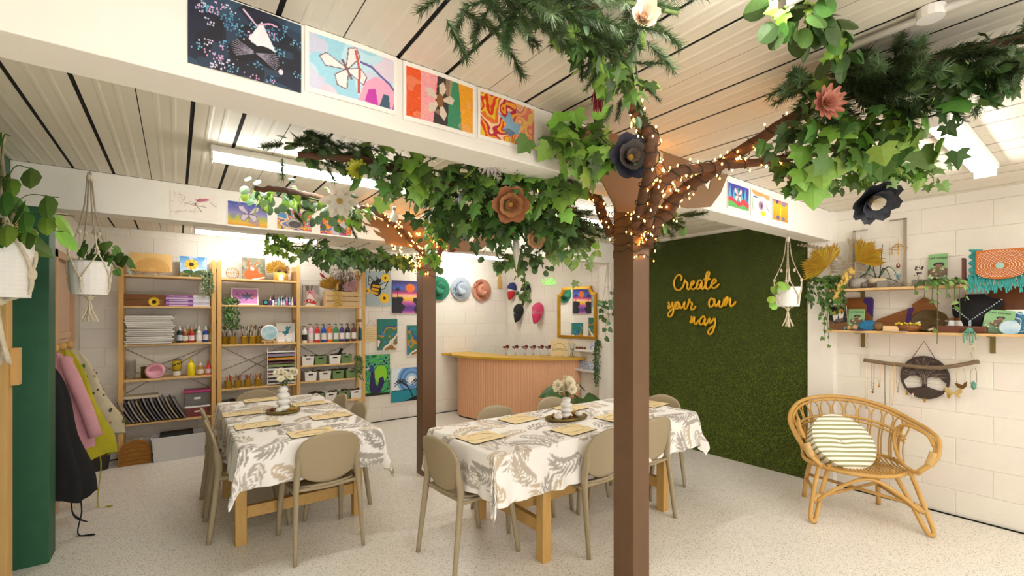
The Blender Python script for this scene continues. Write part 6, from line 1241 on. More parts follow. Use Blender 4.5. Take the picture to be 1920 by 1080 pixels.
RX = (at(1687, 700, x=XS-.03).y-at(1779, 700, x=XS-.03).y)/2; RZ = (at(1733, 671, x=XS-.03).z-at(1733, 751, x=XS-.03).z)/2
PLQ = mat('carved_dark_wood', '#5c4c44', .75, col2='#3f332d', vs=40, stretch=(1, 1, 3), bump=.9, bs=110)
ell = lambda a, k=1.0, ox=0, oz=0: (ox+RX*k*math.cos(a), oz+RZ*k*math.sin(a))
MB().tube([(ell(2*math.pi*k/40)[0]*.96, 0, ell(2*math.pi*k/40)[1]*.96) for k in range(40)], .009, 6, closed=True).build('rim', PLQ, t2)
top = [ell(a) for a in np.linspace(-.12, math.pi+.12, 24)]
MB().prism(top+[(-RX*.86, -RZ*.2), (-RX*.62, RZ*.02), (-RX*.35, RZ*.08), (-RX*.12, -RZ*.02), (-RX*.09, -RZ*.45), (RX*.09, -RZ*.45), (RX*.12, -RZ*.02), (RX*.35, RZ*.08), (RX*.62, RZ*.02), (RX*.86, -RZ*.2)], -.006, .006).build('crown', PLQ, t2)
MB().prism([ell(a) for a in np.linspace(math.pi+.62, 2*math.pi-.62, 16)]+[(RX*.4, -RZ*.52), (RX*.1, -RZ*.42), (-RX*.1, -RZ*.42), (-RX*.4, -RZ*.52)], -.006, .006).build('root', PLQ, t2)
GRV = mat('carving_light', '#93847a', .8); m = MB(); rg = random.Random(2)
for k in range(90):
    a = rg.uniform(.0, math.pi); r_ = rg.uniform(.4, .95); x, z = ell(a, r_); d = .5*(a-math.pi/2); l_ = .014; m.tube([(x-l_*math.cos(a+d*.4), -.0065, z-l_*math.sin(a)), (x+l_*math.cos(a+d*.4), -.0065, z+l_*math.sin(a))], .0013, 4)
for s_ in (-1, 1):
    for k in range(3): m.tube(smoothpath([(s_*.006*k, -.0065, -RZ*.3), (s_*.012*(k+.4), -.0065, RZ*.2), (s_*.035*(k+1), -.0065, RZ*(.5+.08*k))], 4), .0016, 4)
m.build('carved_lines', GRV, t2)
MB().tube([(-(ya-yt) if False else -RX*.55, -.01, RZ*.8), (-RX*.02, .006, RZ+.12), (RX*.5, -.01, RZ*.8)], .003, 5).build('cord', BARK, t2)
JW = [GOLD, CHROME, mat('jade_bead', '#5f9a84', .3), mat('bronze', '#7a5a2c', .4, .7), mat('pearl_bead', '#d9cdb8', .3)]
for k, (u, v1, w2, lb) in enumerate(((1625, 762, 3, 'thin gold chain at the far left of the branch'), (1637, 733, 4, 'short looped necklace second from the left of the branch'), (1649, 722, 4, 'necklace with a dark stone third from the left of the branch'), (1660, 762, 0, 'long pendant necklace with a jade drop'), (1674, 755, 5, 'beaded necklace with a square charm'), (1684, 732, 3, 'short chain beside the carved plaque'), (1802, 728, 12, 'bronze leaf pendant on a cord at the right of the branch'), (1826, 730, 8, 'turquoise tassel necklace at the right end of the branch'))):
    yy = at(u, 690, x=XS-.06).y; zt_ = q0.z-.004; zb = at(u, v1, x=XS-.06).z; hw = w2*.0016+.002; L_ = zt_-zb
    o = thing('necklace', lb, 'necklace', (XS-.07, yy, zt_), RR, 'necklaces on the branch'); jm = JW[(k*2+1) % 5] if k < 6 else JW[3 if k == 6 else 2]
    MB().tube(smoothpath([(-hw*.3, .018, .0), (-hw, 0, -.03), (-hw, 0, -L_*.7), (0, 0, -L_), (hw, 0, -L_*.7), (hw, 0, -.03), (hw*.3, .018, 0)], 4), .0013, 4).build('chain', JW[0] if k % 2 == 0 else JW[3], o); cn = o.children[0]
    for j in range(6): MB().ico((hw*(1 if j % 2 else -1)*(1-j/8), -.002, -L_*(.7+.05*j)), .004, 6, 4).build('bead', jm, cn)
    if k == 6: MB().prism([(-.035, -L_*.75), (.01, -L_*.83), (.035, -L_*.62), (.03, -L_*.9), (.012, -L_*1.03), (-.02, -L_*.97)], -.003, .003).build('pendant', jm, o)
    elif k == 7: MB().lathe([(.004, -L_*1.02), (.016, -L_*.9), (.014, -L_*.75), (.004, -L_*.62)], 8).build('tassel', JW[2], o)
    else: MB().ico((0, -.002, -L_-.008), .008 if k != 3 else .011, 7, 5, 1.4).build('pendant', jm, o)
for k, u in enumerate((1700, 1711, 1733, 1772, 1778)):
    v = (738, 742, 752, 740, 744)[k]; q = at(u, v, x=XS-.05); o = thing('earring', ['leftmost', 'second', 'middle', 'fourth', 'rightmost'][k]+' small earring hooked on the lower rim of the carved plaque', 'earring', (XS-.04, q.y, q.z), RR, 'earrings on the plaque'); MB().tube([(0, 0, .02), (0, -.004, .028), (0, .003, .03)], .001, 4).build('hook', GOLD, o); MB().box(-.006, .006, -.003, .003, -.012, .018).build('drop', JW[4] if k % 2 else GOLD, o)
q = at(1787, 737, x=XS-.04); t = thing('gold_butterfly', 'thin gold butterfly ornament beside the plaque', 'ornament', (XS-.03, q.y, q.z), RR); 
for s_ in (-1, 1): MB().prism([(0, .0), (s_*.045, .05), (s_*.05, .01), (s_*.03, -.01), (s_*.04, -.035), (s_*.01, -.02)], -.001, .001).build('wing', mat('pale_gold', '#dcc07c', .4, .4), t)
# green cord bundle on the lower shelf edge
q = on(1818, False, .19); t = thing('cord_bundle', 'sea-green cord bundle hanging over the lower shelf edge', 'cord', (XS-.205, q.y, ZL)); GC = mat('sea_green_cord', '#5fa08a', .8)
MB().ico((.01, 0, .022), .02, 8, 6).build('knot', GC, t)
for k in range(5): MB().tube(smoothpath([(.0, 0, .02), (-.005, -.03+.014*k, .004), (-.006, -.035+.015*k, -.05-.02*(k % 3))], 4), .004, 5).build('strand', GC, t)
# ================================================================ foliage
def leafmesh(name, half, m, fold=.12, droop=.18):
    """flat leaf of unit length along +y; half outline from base to tip on the +x side; folded along its rib"""
    n = len(half); vs = []; fs = []
    Z = lambda x, y: -abs(x)*fold*2-droop*y*y
    rib = [(0, y, Z(0, y)) for y in (0, .25, .5, .75, half[-1][1])]
    vs += rib; base = len(vs)
    for sg in (1, -1):
        o = len(vs); H_2 = half[1:-1]
        vs += [(sg*x, y, Z(x, y)) for x, y in H_2]
        def ribi(y): return min(4, max(0, int(round(y/.25))))
        seq = [0]+[o+k for k in range(len(H_2))]+[4]
        ys = [0]+[y for _, y in H_2]+[half[-1][1]]
        for k in range(len(seq)-1):
            r0, r1 = ribi(ys[k]), ribi(ys[k+1]); r0, r1 = min(r0, 4), min(r1, 4)
            poly = []
            for q_ in (seq[k], seq[k+1], r1, r0):
                if q_ not in poly: poly.append(q_)
            if len(poly) >= 3: fs.append(tuple(poly if sg > 0 else poly[::-1]))
    mb = MB(); mb.v = vs; mb.f = fs; me = mb.mesh(name, m); return me
def greens(name, col, col2=None, rough=.45): return mat(name, col, rough, col2=col2, rnd=.22, vs=6, var=.1)
OUT = {'ivy': [(0, 0), (.22, -.16), (.5, -.02), (.34, .2), (.56, .46), (.24, .5), (.14, .72), (0, 1)], 'heart': [(0, 0), (.26, -.13), (.45, .06), (.42, .36), (.24, .68), (0, 1.02)], 'oval': [(0, 0), (.17, .16), (.25, .45), (.17, .78), (0, 1)],
       'round': [(0, 0), (.22, .03), (.4, .18), (.48, .42), (.43, .66), (.26, .88), (0, 1)], 'long': [(0, 0), (.07, .2), (.1, .5), (.06, .8), (0, 1)], 'maple': [(0, 0), (.3, -.14), (.62, .0), (.46, .26), (.62, .56), (.36, .56), (.2, .78), (0, 1)]}
GC_ = {'dk': ('#4a682f', '#304c20'), 'md': ('#61883a', '#476b2a'), 'br': ('#8db548', '#6d9636'), 'eu': ('#6f8c66', '#5a7556'), 'ye': ('#9cbf4a', '#7fa634'), 'va': ('#a9c07a', '#5f8a44'), 'pale': ('#a8b48c', '#8a9a72')}
LM = {}
def leaf(kind, tone):
    k = kind+'_'+tone
    if k not in LM: LM[k] = leafmesh(kind+'_leaf', OUT[kind], greens('leaf_'+tone, *GC_[tone]), .1 if kind != 'oval' else .15)
    return LM[k]
def pinemesh(seed):
    rg = random.Random(seed); m = MB(); m.tube([(0, 0, 0), (0, .5, -.02), (0, 1, -.06)], [.014, .011, .005], 4)
    for k in range(210):
        y = rg.uniform(.02, 1.0); a = rg.uniform(0, 6.28); l_ = rg.uniform(.16, .27); c = Vector((0, y, -.06*y*y)); d = Vector((math.cos(a)*l_, l_*.75, math.sin(a)*l_)); s_ = d.cross(Vector((0, 1, 0))).normalized()*.015
        m.add([c-s_, c+s_, c+d], [(0, 1, 2)])
    return m.mesh('pine_spray', greens('pine_needle', '#54683c', '#3c5230'))
PINES = [pinemesh(1), pinemesh(2)]
def orient(d, n): 
    Y = d.normalized(); Z = (n-Y*n.dot(Y)); Z = Z.normalized() if Z.length > 1e-5 else Y.orthogonal().normalized(); X = Y.cross(Z); return Matrix((X, Y, Z)).transposed()
def addleaf(root, me, p, d, n, s, name=None):
    o = bpy.data.objects.new(name or me.name.split('.')[0], me); COL.objects.link(o); o.parent = root
    o.matrix_basis = Matrix.Translation(p) @ orient(d, n).to_4x4() @ Matrix.Diagonal((s, s, s, 1)); return o
def garland(name, label, cat, pts, kinds, spread=.08, seed=1, group='garlands on the ceiling branches', down=.5, stem=.006, sm=STEM, squash=(1, 1, 1), flow=.0):
    """stem through pts, then leaves (kind, tone, count, smin, smax) scattered round it"""
    rg = random.Random(seed); P = smoothpath([Vector(p) for p in pts], 8); O_ = P[0].copy(); t = thing(name, label, cat, O_, group=group); P = [p-O_ for p in P]
    MB().tube(P, stem, 6).build('vine', sm, t, smooth=True)
    for kind, tone, cnt, s0, s1 in kinds:
        for _ in range(cnt):
            i = rg.randrange(len(P)-1); p = P[i].lerp(P[i+1], rg.random()); tg = (P[i+1]-P[i]).normalized()
            off = Vector((rg.gauss(0, 1)*squash[0], rg.gauss(0, 1)*squash[1], rg.gauss(0, 1)*squash[2]))*spread*.5; off.z -= spread*down*.5
            d = (off.normalized() if off.length > 1e-4 else Vector((0, 0, -1)))*.8+Vector((rg.uniform(-.6, .6), rg.uniform(-.6, .6), -down-rg.uniform(0, .4)))+tg*flow; n = Vector((rg.uniform(-1, .4), rg.uniform(-1.2, .2), rg.uniform(-.2, 1)))
            s_ = rg.uniform(s0, s1); q = p+off
            if (q+O_).z+d.normalized().z*s_ > CZ-.02 or (q+O_).z > CZ-.02: q.z = CZ-.05-O_.z; d.z = -abs(d.z)
            if kind == 'pine': addleaf(t, PINES[rg.randrange(2)], q, Vector((d.x, d.y, d.z*.35))+tg*.6, n, s_, 'pine_spray')
            else: addleaf(t, leaf(kind, tone), q, d, n, s_)
    return t
def strand(t, pts, kind, tone, n, s0, s1, seed=1, jit=.012):
    """a hanging strand with leaves set along it, added to plant t (points relative to its root)"""
    rg = random.Random(seed); P = smoothpath(pts, 6); MB().tube(P, .0022, 4).build('stem', STEM, t)
    for k in range(n):
        f_ = (k+.5)/n*(len(P)-1); i = int(f_); p = P[i].lerp(P[min(i+1, len(P)-1)], f_-i); a = k*2.4
        addleaf(t, leaf(kind, tone), p+Vector((rg.uniform(-jit, jit), rg.uniform(-jit, jit), 0)), Vector((math.cos(a)*.7, math.sin(a)*.7, -.6)), Vector((-.5+rg.uniform(-.4, .4), -.7+rg.uniform(-.4, .4), .6)), rg.uniform(s0, s1))
# ---- branches fixed to the posts
def branch(label, pts, r0, r1):
    P = smoothpath(pts, 7); O_ = P[0].copy(); k = len(P); rg = random.Random(len(label))
    o = MB().tube([p-O_+Vector((rg.uniform(-.006, .006), rg.uniform(-.006, .006), rg.uniform(-.005, .005))) for p in P], [r0+(r1-r0)*i/(k-1) for i in range(k)], 8).build('tree_branch', BARK, loc=O_, smooth=True); return tag(o, label, 'branch', 'bark branches on the posts'), P
TOP = Vector((2.04, 1.57, 2.0))
_, BA = branch('thick bark branch rising from the near post to the upper right', [TOP+Vector((.03, -.02, -.08)), (2.06, 1.40, 2.13), (2.11, 1.15, 2.27), at(1500, 213, z=2.38), at(1660, 150, z=2.41), at(1800, 100, z=2.41), at(1925, 72, z=2.41)], .033, .016)
_, BB = branch('lower bark branch running right from the near post', [TOP+Vector((.02, -.02, -.02)), at(1240, 345, z=2.10), at(1340, 312, z=2.19), at(1480, 296, z=2.24), at(1600, 270, z=2.28)], .025, .013)
_, BC = branch('bark branch climbing from the near post towards the top of the picture', [TOP+Vector((-.04, 0, 0)), at(1222, 290, z=2.16), at(1208, 240, z=2.27), at(1187, 195, z=2.34), at(1170, 120, z=2.40), at(1120, 30, z=2.42), at(1060, -30, z=2.42)], .026, .015)
_, BD = branch('bark branch running left from the near post behind the near beam', [TOP+Vector((-.04, .17, 0)), at(1110, 362, y=1.76), at(1040, 345, y=1.82), at(930, 345, y=2.0), at(850, 345, y=2.1), at(690, 302, y=2.2), at(560, 290, y=2.3)], .029, .016)
_, BE = branch('curved bark stub hooked on the right of the near post', [at(1180, 430, d=2.40), at(1215, 425, d=2.33), at(1255, 400, d=2.34), at(1262, 370, d=2.38)], .03, .022)
TF = Vector((1.95, 3.95, 2.08))
_, BF = branch('bark branch running left from the far post under the canopy', [TF+Vector((-.02, -.02, -.02)), at(750, 430, y=3.86), at(705, 400, y=3.7), at(620, 376, y=3.2), at(540, 358, y=2.8), at(480, 354, y=2.7)], .026, .014)
_, BG = branch('bark branch running right from the far post under the canopy', [TF+Vector((.05, -.02, 0)), at(860, 420, y=3.8), at(940, 400, y=3.3), at(1020, 395, y=2.9)], .026, .014)
# ---- brown plywood tree shapes screwed to the beams
PLYB = mat('brown_board', '#7f5c38', .6, var=.06)
def cutout(label, pts, y):
    W_ = [at(u, v, y=y) for u, v in pts]; O_ = W_[0]; m = MB(); o = m.prism([(q.x-O_.x, q.z-O_.z) for q in W_], -.006, 0).build('tree_cutout', PLYB, loc=O_); return tag(o, label, 'cutout')
cutout('brown tree-shaped board on the near beam above the nearest post', [(1156, 398), (1150, 385), (1130, 345), (1105, 300), (1062, 250), (1040, 214), (1052, 208), (1075, 232), (1110, 244), (1125, 236), (1160, 240), (1200, 256), (1240, 272), (1288, 296), (1296, 318), (1304, 345), (1310, 350), (1316, 326), (1322, 350), (1328, 358), (1333, 332), (1338, 322), (1363, 329), (1350, 362), (1331, 388), (1290, 391), (1262, 385), (1226, 398)], Y1-.001)
cs = 5.333; cutout('brown tree-shaped board on the far beam above the far post', [(640+a/cs, 390+b/cs) for a, b in ((170, 90), (235, 150), (300, 168), (255, 110), (215, 65), (290, 62), (360, 100), (412, 138), (445, 95), (560, 110), (700, 130), (830, 130), (1000, 200), (1130, 190), (1250, 260), (1290, 375), (1350, 270), (1440, 280), (1500, 270), (1650, 255), (1640, 285), (1510, 330), (1440, 385), (1330, 445), (1080, 432), (950, 405), (740, 400), (450, 365), (430, 310), (350, 265), (318, 215), (370, 240), (398, 252), (370, 205), (240, 170))], Y2-.001)
# ---- fairy lights
WIRE = mat('fairy_wire', '#2b2a1c', .7); BULB = mat('fairy_bulb', '#ffac42', .4, var=0, emit=18)
def octa(m, c, r): m.add([(c[0]+r, c[1], c[2]), (c[0]-r, c[1], c[2]), (c[0], c[1]+r, c[2]), (c[0], c[1]-r, c[2]), (c[0], c[1], c[2]+r*1.5), (c[0], c[1], c[2]-r*1.5)], [(0, 2, 4), (2, 1, 4), (1, 3, 4), (3, 0, 4), (2, 0, 5), (1, 2, 5), (3, 1, 5), (0, 3, 5)])
def helix(P, r, turns, n):
    out = []
    for k in range(n):
        f_ = k/(n-1)*(len(P)-1); i = min(int(f_), len(P)-2); p = P[i].lerp(P[i+1], f_-i); tg = (P[i+1]-P[i]).normalized(); a = Vector((0, 0, 1)) if abs(tg.z) < .8 else Vector((1, 0, 0)); u_ = tg.cross(a).normalized(); v_ = tg.cross(u_); an = 2*math.pi*turns*k/(n-1)
        rr = r[0]+(r[1]-r[0])*k/(n-1); out.append(p+u_*rr*math.cos(an)+v_*rr*math.sin(an))
    return out
def fairy(label, runs, seed, br=.0047):
    t = thing('fairy_lights', label, 'fairy lights', runs[0][0][0], group='warm fairy light strings'); O_ = t.location.copy(); wr = MB(); bb = MB(); rg = random.Random(seed); cs_ = []
    for path, nb in runs:
        wr.tube([p-O_ for p in path], .0024, 4, cap=False)
        for k in range(nb):
            f_ = rg.random()*(len(path)-1); i = int(f_); p = path[i]; o_ = Vector((rg.gauss(0, 1), rg.gauss(0, 1), rg.gauss(0, 1))).normalized()*rg.uniform(.012, .03); q = p+o_-O_
            wr.tube([p-O_, q], .0015, 4, cap=False); octa(bb, q, br)
    wr.build('wire', WIRE, t); stuff(bb.build('bulbs', BULB, t))
def postwrap(x0, y0, w_, z0, z1, turns, n, seed, g=.012):
    rg = random.Random(seed); out = []
    for k in range(n):
        f_ = k/(n-1); s_ = (f_*turns) % 1*4; c = [(0, 0), (1, 0), (1, 1), (0, 1), (0, 0)]; i = int(s_); e = s_-i; a, b = c[i], c[i+1]; qx = (a[0]+(b[0]-a[0])*e-.5)*(w_+2*g); qy = (a[1]+(b[1]-a[1])*e-.5)*(w_+2*g)
        out.append(Vector((x0+w_/2+qx, y0+w_/2+qy, z0+(z1-z0)*f_+rg.uniform(-.02, .02))))
    return out
fairy('warm fairy lights wound round the top of the nearest post and its branches', [(postwrap(1.985, 1.572, .14, 1.86, 2.17, 7, 90, 1), 62), (helix(BA[:24], (.04, .03), 16, 150), 62), (helix(BB[:22], (.033, .024), 14, 130), 46), (helix(BC[:22], (.034, .026), 14, 130), 36), (helix(BD[:18], (.037, .03), 14, 120), 40), (helix(BE, (.04, .03), 8, 60), 30), ([at(u, v, y=Y1-.03) for u, v in ((1225, 390), (1240, 365), (1226, 335), (1250, 320), (1238, 298), (1222, 300), (1260, 350), (1275, 330), (1285, 345))], 34)], 2)
fairy('warm fairy lights wound round the top of the far post', [(postwrap(1.895, 3.985, .14, 1.93, 2.14, 7, 90, 2, .02), 46), (helix(BF[:18], (.035, .028), 14, 110), 50), ([at(u, v, y=Y2-.03) for u, v in ((776, 420), (784, 440), (775, 458), (800, 440), (815, 455), (830, 460), (850, 455), (865, 430))], 30), (helix(BG[:12], (.035, .028), 8, 60), 18), ([at(u, v, y=Y2-.04) for u, v in ((738, 462), (752, 468), (745, 478), (762, 480), (770, 490), (785, 482))], 24)], 3, .0065)
# ---- garlands
def A(*uvd): return [at(u, v, d=d) for u, v, d in uvd]
garland('pine_garland', 'dark pine garland at the left tip of the central canopy', 'garland', A((535, 268, 2.15), (590, 276, 2.2), (650, 290, 2.25), (700, 300, 2.3)), [('pine', '', 50, 0.08, 0.125), ('round', 'md', 14, 0.05, 0.07)], 0.06, 1, down=0.02)
garland('eucalyptus_garland', 'pale lit eucalyptus garland hanging in front of the long batten light', 'garland', A((478, 356, 2.7), (530, 360, 2.72), (590, 374, 2.75), (640, 388, 2.8), (690, 400, 2.85)), [('round', 'eu', 60, 0.04, 0.06), ('round', 'ye', 40, 0.04, 0.064), ('heart', 'va', 36, 0.04, 0.064), ('pine', '', 14, 0.08, 0.112)], 0.09, 2, down=0.7)
garland('leaf_garland', 'mixed green leaf garland along the underside of the near beam', 'garland', A((705, 296, 2.2), (770, 310, 2.2), (850, 325, 2.2), (930, 325, 2.2), (1000, 330, 2.25), (1060, 345, 2.25)), [('ivy', 'md', 110, 0.051, 0.085), ('maple', 'br', 46, 0.0595, 0.0935), ('oval', 'md', 60, 0.051, 0.085), ('ivy', 'dk', 50, 0.051, 0.085), ('pine', '', 26, 0.085, 0.136)], 0.125, 3, down=0.45)
garland('ivy_garland', 'dense dark ivy mass hanging in the middle of the canopy', 'garland', A((800, 372, 2.45), (860, 385, 2.45), (930, 400, 2.45), (1000, 400, 2.45), (1040, 395, 2.4)), [('ivy', 'dk', 190, 0.051, 0.085), ('ivy', 'md', 60, 0.051, 0.0765), ('maple', 'dk', 40, 0.0595, 0.085)], 0.14, 4, down=0.4)
garland('pine_garland', 'dark pine bunch at the right of the central canopy', 'garland', A((965, 395, 2.5), (1030, 410, 2.5), (1085, 415, 2.5)), [('pine', '', 44, 0.1, 0.16), ('ivy', 'dk', 40, 0.05, 0.08)], 0.1, 5, down=0.3)
garland('ivy_garland', 'small pale-edged ivy spray hanging at the lower right of the canopy', 'garland', A((1020, 428, 2.6), (1060, 442, 2.6), (1105, 458, 2.6)), [('ivy', 'va', 70, .035, .055), ('round', 'br', 44, .03, .05)], .10, 6, down=.8)
garland('leaf_garland', 'yellow-green leafy sprig trailing in front of the far post', 'garland', [Vector((at(815, 330, d=2.9).x, at(815, 330, d=2.9).y, CZ-.01))]+A((805, 400, 2.9), (815, 430, 2.95), (808, 465, 3.0), (812, 492, 3.05)), [('ivy', 'ye', 60, .035, .06), ('round', 'md', 26, .035, .05)], .07, 7, down=.7)
garland('ivy_garland', 'long ivy strand hanging in front of the caps', 'garland', A((955, 440, 2.9), (975, 470, 2.95), (982, 505, 3.0), (984, 540, 3.0), (986, 562, 3.0)), [('round', 'dk', 30, .025, .038), ('ivy', 'md', 26, .025, .04)], .035, 8, down=.6)
garland('ivy_garland', 'round-leaved sprig at the bottom of the canopy left of the caps', 'garland', [Vector((at(930, 400, d=2.8).x, at(930, 400, d=2.8).y, CZ-.01))]+A((930, 470, 2.8), (955, 480, 2.8), (1000, 478, 2.85), (1015, 492, 2.85)), [('round', 'dk', 50, .035, .055), ('ivy', 'md', 24, .04, .06)], .06, 9, down=.5)
garland('ivy_garland', 'ivy garland strung behind the far beam above the shelf units', 'garland', [at(590, 462, y=4.16), at(640, 470, y=4.16), at(700, 476, y=4.16), at(770, 484, y=4.16)], [('ivy', 'dk', 150, .06, .1), ('ivy', 'md', 30, .05, .08)], .10, 10, down=.7, squash=(1, .6, .8))
garland('ivy_garland', 'bright lit ivy sprig beside the batten above the shelf units', 'garland', [Vector((at(515, 440, y=4.6).x, 4.6, CZ-.01)), at(515, 455, y=4.6), at(545, 462, y=4.6), at(575, 462, y=4.6)], [('ivy', 'ye', 46, .05, .08), ('ivy', 'md', 20, .05, .07)], .08, 11, down=.6)
garland('maple_garland', 'bright broad-leaved cluster beside the near post', 'garland', A((1035, 250, 1.95), (1080, 262, 1.98), (1120, 275, 2.0), (1155, 290, 2.02)), [('maple', 'br', 34, 0.0594, 0.0924), ('maple', 'md', 34, 0.0528, 0.0858), ('ivy', 'dk', 30, 0.0462, 0.066), ('oval', 'pale', 10, 0.0462, 0.066)], 0.095, 12, down=0.15)
garland('pine_garland', 'pine garland cut off by the top of the picture', 'garland', A((890, -30, 1.17), (960, -20, 1.19), (1050, -20, 1.19), (1150, 0, 1.22), (1270, 25, 1.3)), [('pine', '', 64, 0.09, 0.143)], 0.0765, 13, down=0.35)
garland('leaf_garland', 'mixed leaf cluster hanging from the top branch', 'garland', A((1030, 0, 1.22), (1090, 35, 1.32), (1135, 80, 1.42), (1165, 125, 1.52), (1185, 160, 1.6)), [('ivy', 'md', 36, 0.0382, 0.0574), ('maple', 'br', 20, 0.0382, 0.0638), ('oval', 'eu', 40, 0.0382, 0.0638), ('long', 'ye', 30, 0.0319, 0.051), ('ivy', 'dk', 24, 0.0382, 0.0574), ('pine', '', 22, 0.0638, 0.0952)], 0.085, 14, down=0.5)
garland('pine_garland', 'pine garland on the right branch below the ceiling', 'garland', A((1510, 160, 1.72), (1580, 150, 1.65), (1660, 140, 1.6), (1720, 125, 1.55)), [('pine', '', 90, 0.102, 0.162)], 0.09, 15, down=0.2)
garland('leaf_garland', 'broad leaves and ivy hanging from the right branch', 'garland', A((1490, 240, 1.75), (1560, 235, 1.7), (1640, 230, 1.65), (1700, 210, 1.6), (1770, 190, 1.55)), [('ivy', 'dk', 80, 0.0432, 0.072), ('maple', 'br', 22, 0.072, 0.108), ('maple', 'md', 26, 0.0576, 0.0864), ('ivy', 'md', 40, 0.0432, 0.0648)], 0.115, 16, down=0.55)
garland('ivy_garland', 'ivy along the right end of the branch at the picture edge', 'garland', A((1760, 130, 1.5), (1820, 120, 1.45), (1880, 110, 1.42), (1940, 110, 1.4)), [('ivy', 'dk', 46, 0.04, 0.064), ('round', 'dk', 50, 0.036, 0.056), ('pine', '', 40, 0.088, 0.128), ('long', 'ye', 16, 0.032, 0.048)], 0.075, 17, down=0.5)
garland('leaf_garland', 'lit green leaves in front of the right-hand batten', 'garland', A((1580, 320, 1.9), (1640, 318, 1.9), (1700, 312, 1.88), (1760, 318, 1.85)), [('ivy', 'br', 60, 0.0372, 0.0558), ('ivy', 'va', 50, 0.031, 0.0496), ('ivy', 'md', 40, 0.031, 0.0496)], 0.06, 18, down=0.35)
garland('leaf_garland', 'olive toned leaf spray at the left of the right branch', 'garland', A((1470, 300, 2.0), (1510, 318, 2.0), (1560, 325, 2.0)), [('ivy', 'md', 46, 0.0372, 0.0558), ('maple', 'dk', 26, 0.0434, 0.062), ('oval', 'pale', 20, 0.0372, 0.0558)], 0.075, 19, down=0.6)
garland('round_leaf_garland', 'round dark leaves beside the batten at the top edge', 'garland', A((1470, 15, 1.25), (1520, 15, 1.26), (1560, 55, 1.38), (1570, 100, 1.48)), [('round', 'dk', 34, 0.0476, 0.0714), ('ivy', 'ye', 14, 0.034, 0.0544), ('round', 'md', 14, 0.0408, 0.0612)], 0.051, 20, down=0.4)
garland('pine_garland', 'small pine sprig with a red berry beside the grass wall', 'garland', A((1225, 405, 2.5), (1250, 415, 2.5), (1280, 410, 2.5)), [('pine', '', 14, .09, .12), ('round', 'md', 5, .05, .06)], .05, 21, down=.2)
# ---- blooms tucked into the garlands
def bloom(name, label, u, v, d, r, cols, layers=3, n=7, face=(-.55, -.8, -.1), wide=.42, cup=.35):
    p = at(u, v, d=d); t = thing(name, label, 'flower', p, group='artificial blooms'); q = Vector(face).normalized().to_track_quat('Z', 'Y').to_matrix(); rg = random.Random(int(u))
    for L_ in range(layers):
        el = cup+L_*.36; rr = r*(1-.22*L_); m_ = mat('petal_'+cols[L_ % len(cols)].strip('#'), cols[L_ % len(cols)], .5, var=.18, vs=18, sub=.05)
        for k in range(n):
            a = 2*math.pi*(k+.5*L_+rg.uniform(-.1, .1))/n; dd = Vector((math.cos(a)*math.cos(el), math.sin(a)*math.cos(el), math.sin(el))); s_ = Vector((-math.sin(a), math.cos(a), 0)); up = Vector((0, 0, 1))
            W_ = rr*wide; m = MB(); P = []
            for j in range(5):
                f_ = j/4; c = dd*rr*f_+up*rr*.16*f_*f_; w2 = W_*math.sin(math.pi*(.12+.78*f_)); P += [q@(c-s_*w2+up*w2*.25), q@c, q@(c+s_*w2+up*w2*.25)]
            m.add(P, [(3*j+i, 3*j+i+1, 3*j+i+4, 3*j+i+3) for j in range(4) for i in range(2)]); m.build('petal', m_, t, smooth=False)
    MB().ico(q@Vector((0, 0, r*.12)), r*.16, 8, 5).build('centre', mat('bloom_core', '#c9a24a', .7), t)
bloom('lotus_bloom', 'dark navy and white lotus bloom under the right branch', 1632, 372, 1.9, .10, ['#23262e', '#3a3d48', '#e6dcc8'], 3, 8, (-.5, -.6, -.6)); bloom('rose_bloom', 'peach rose at the top of the picture', 1203, 38, 1.22, .05, ['#f0cdae', '#f4dcc4'], 4, 6, cup=.7); bloom('dahlia_bloom', 'dusty pink dahlia on the right branch', 1545, 196, 1.5, .06, ['#b9705c', '#c98470'], 4, 12, wide=.2)
bloom('magnolia_bloom', 'copper magnolia bloom in the middle of the canopy', 957, 383, 2.15, .095, ['#9c6440', '#b07a50'], 3, 6, (-.5, -.8, -.3), .48); bloom('lily_bloom', 'white lily in front of the long batten light', 637, 376, 2.7, .11, ['#f2e6d4', '#f6eee0'], 2, 6, (-.3, -.9, -.5), .25, .1); bloom('magnolia_bloom', 'slate blue magnolia bloom on the near post cluster', 1180, 297, 1.95, .105, ['#3a3f52', '#5c5a5c', '#77706a'], 3, 6, (-.55, -.8, -.1), .5); bloom('rose_bloom', 'faded peach rose at the lower edge of the canopy', 1004, 450, 2.45, .06, ['#d8ab7c', '#e0bc94'], 3, 7, cup=.6)
bloom('spider_bloom', 'silvery spider chrysanthemum below the near beam', 922, 302, 2.05, .07, ['#a89e9c', '#c4bcb8'], 3, 14, (-.5, -.7, -.6), .12, .1); bloom('chrysanthemum_bloom', 'lime yellow chrysanthemum at the left of the canopy', 672, 318, 2.2, .055, ['#c9cc3a', '#d8d85c'], 4, 12, wide=.24); bloom('lily_bloom', 'cream open bloom beside the slate magnolia', 1215, 295, 2.05, .06, ['#d9bf94'], 1, 5, (-.4, -.9, .1), .5); bloom('rose_bloom', 'pale peach rose under the broad leaves of the right branch', 1612, 300, 1.8, .05, ['#e6c49c'], 3, 6, cup=.6)
t = thing('red_tassel', 'dark red feather tassel hanging from the top branch', 'tassel', at(1121, 150, d=1.6)); m = MB(); rg = random.Random(8)
for k in range(40): a = rg.uniform(0, 6.28); r_ = rg.uniform(.004, .018); m.tube([(0, 0, 0), (r_*math.cos(a), r_*math.sin(a), -.05), (r_*1.3*math.cos(a), r_*1.3*math.sin(a), -rg.uniform(.07, .12))], .0018, 3)
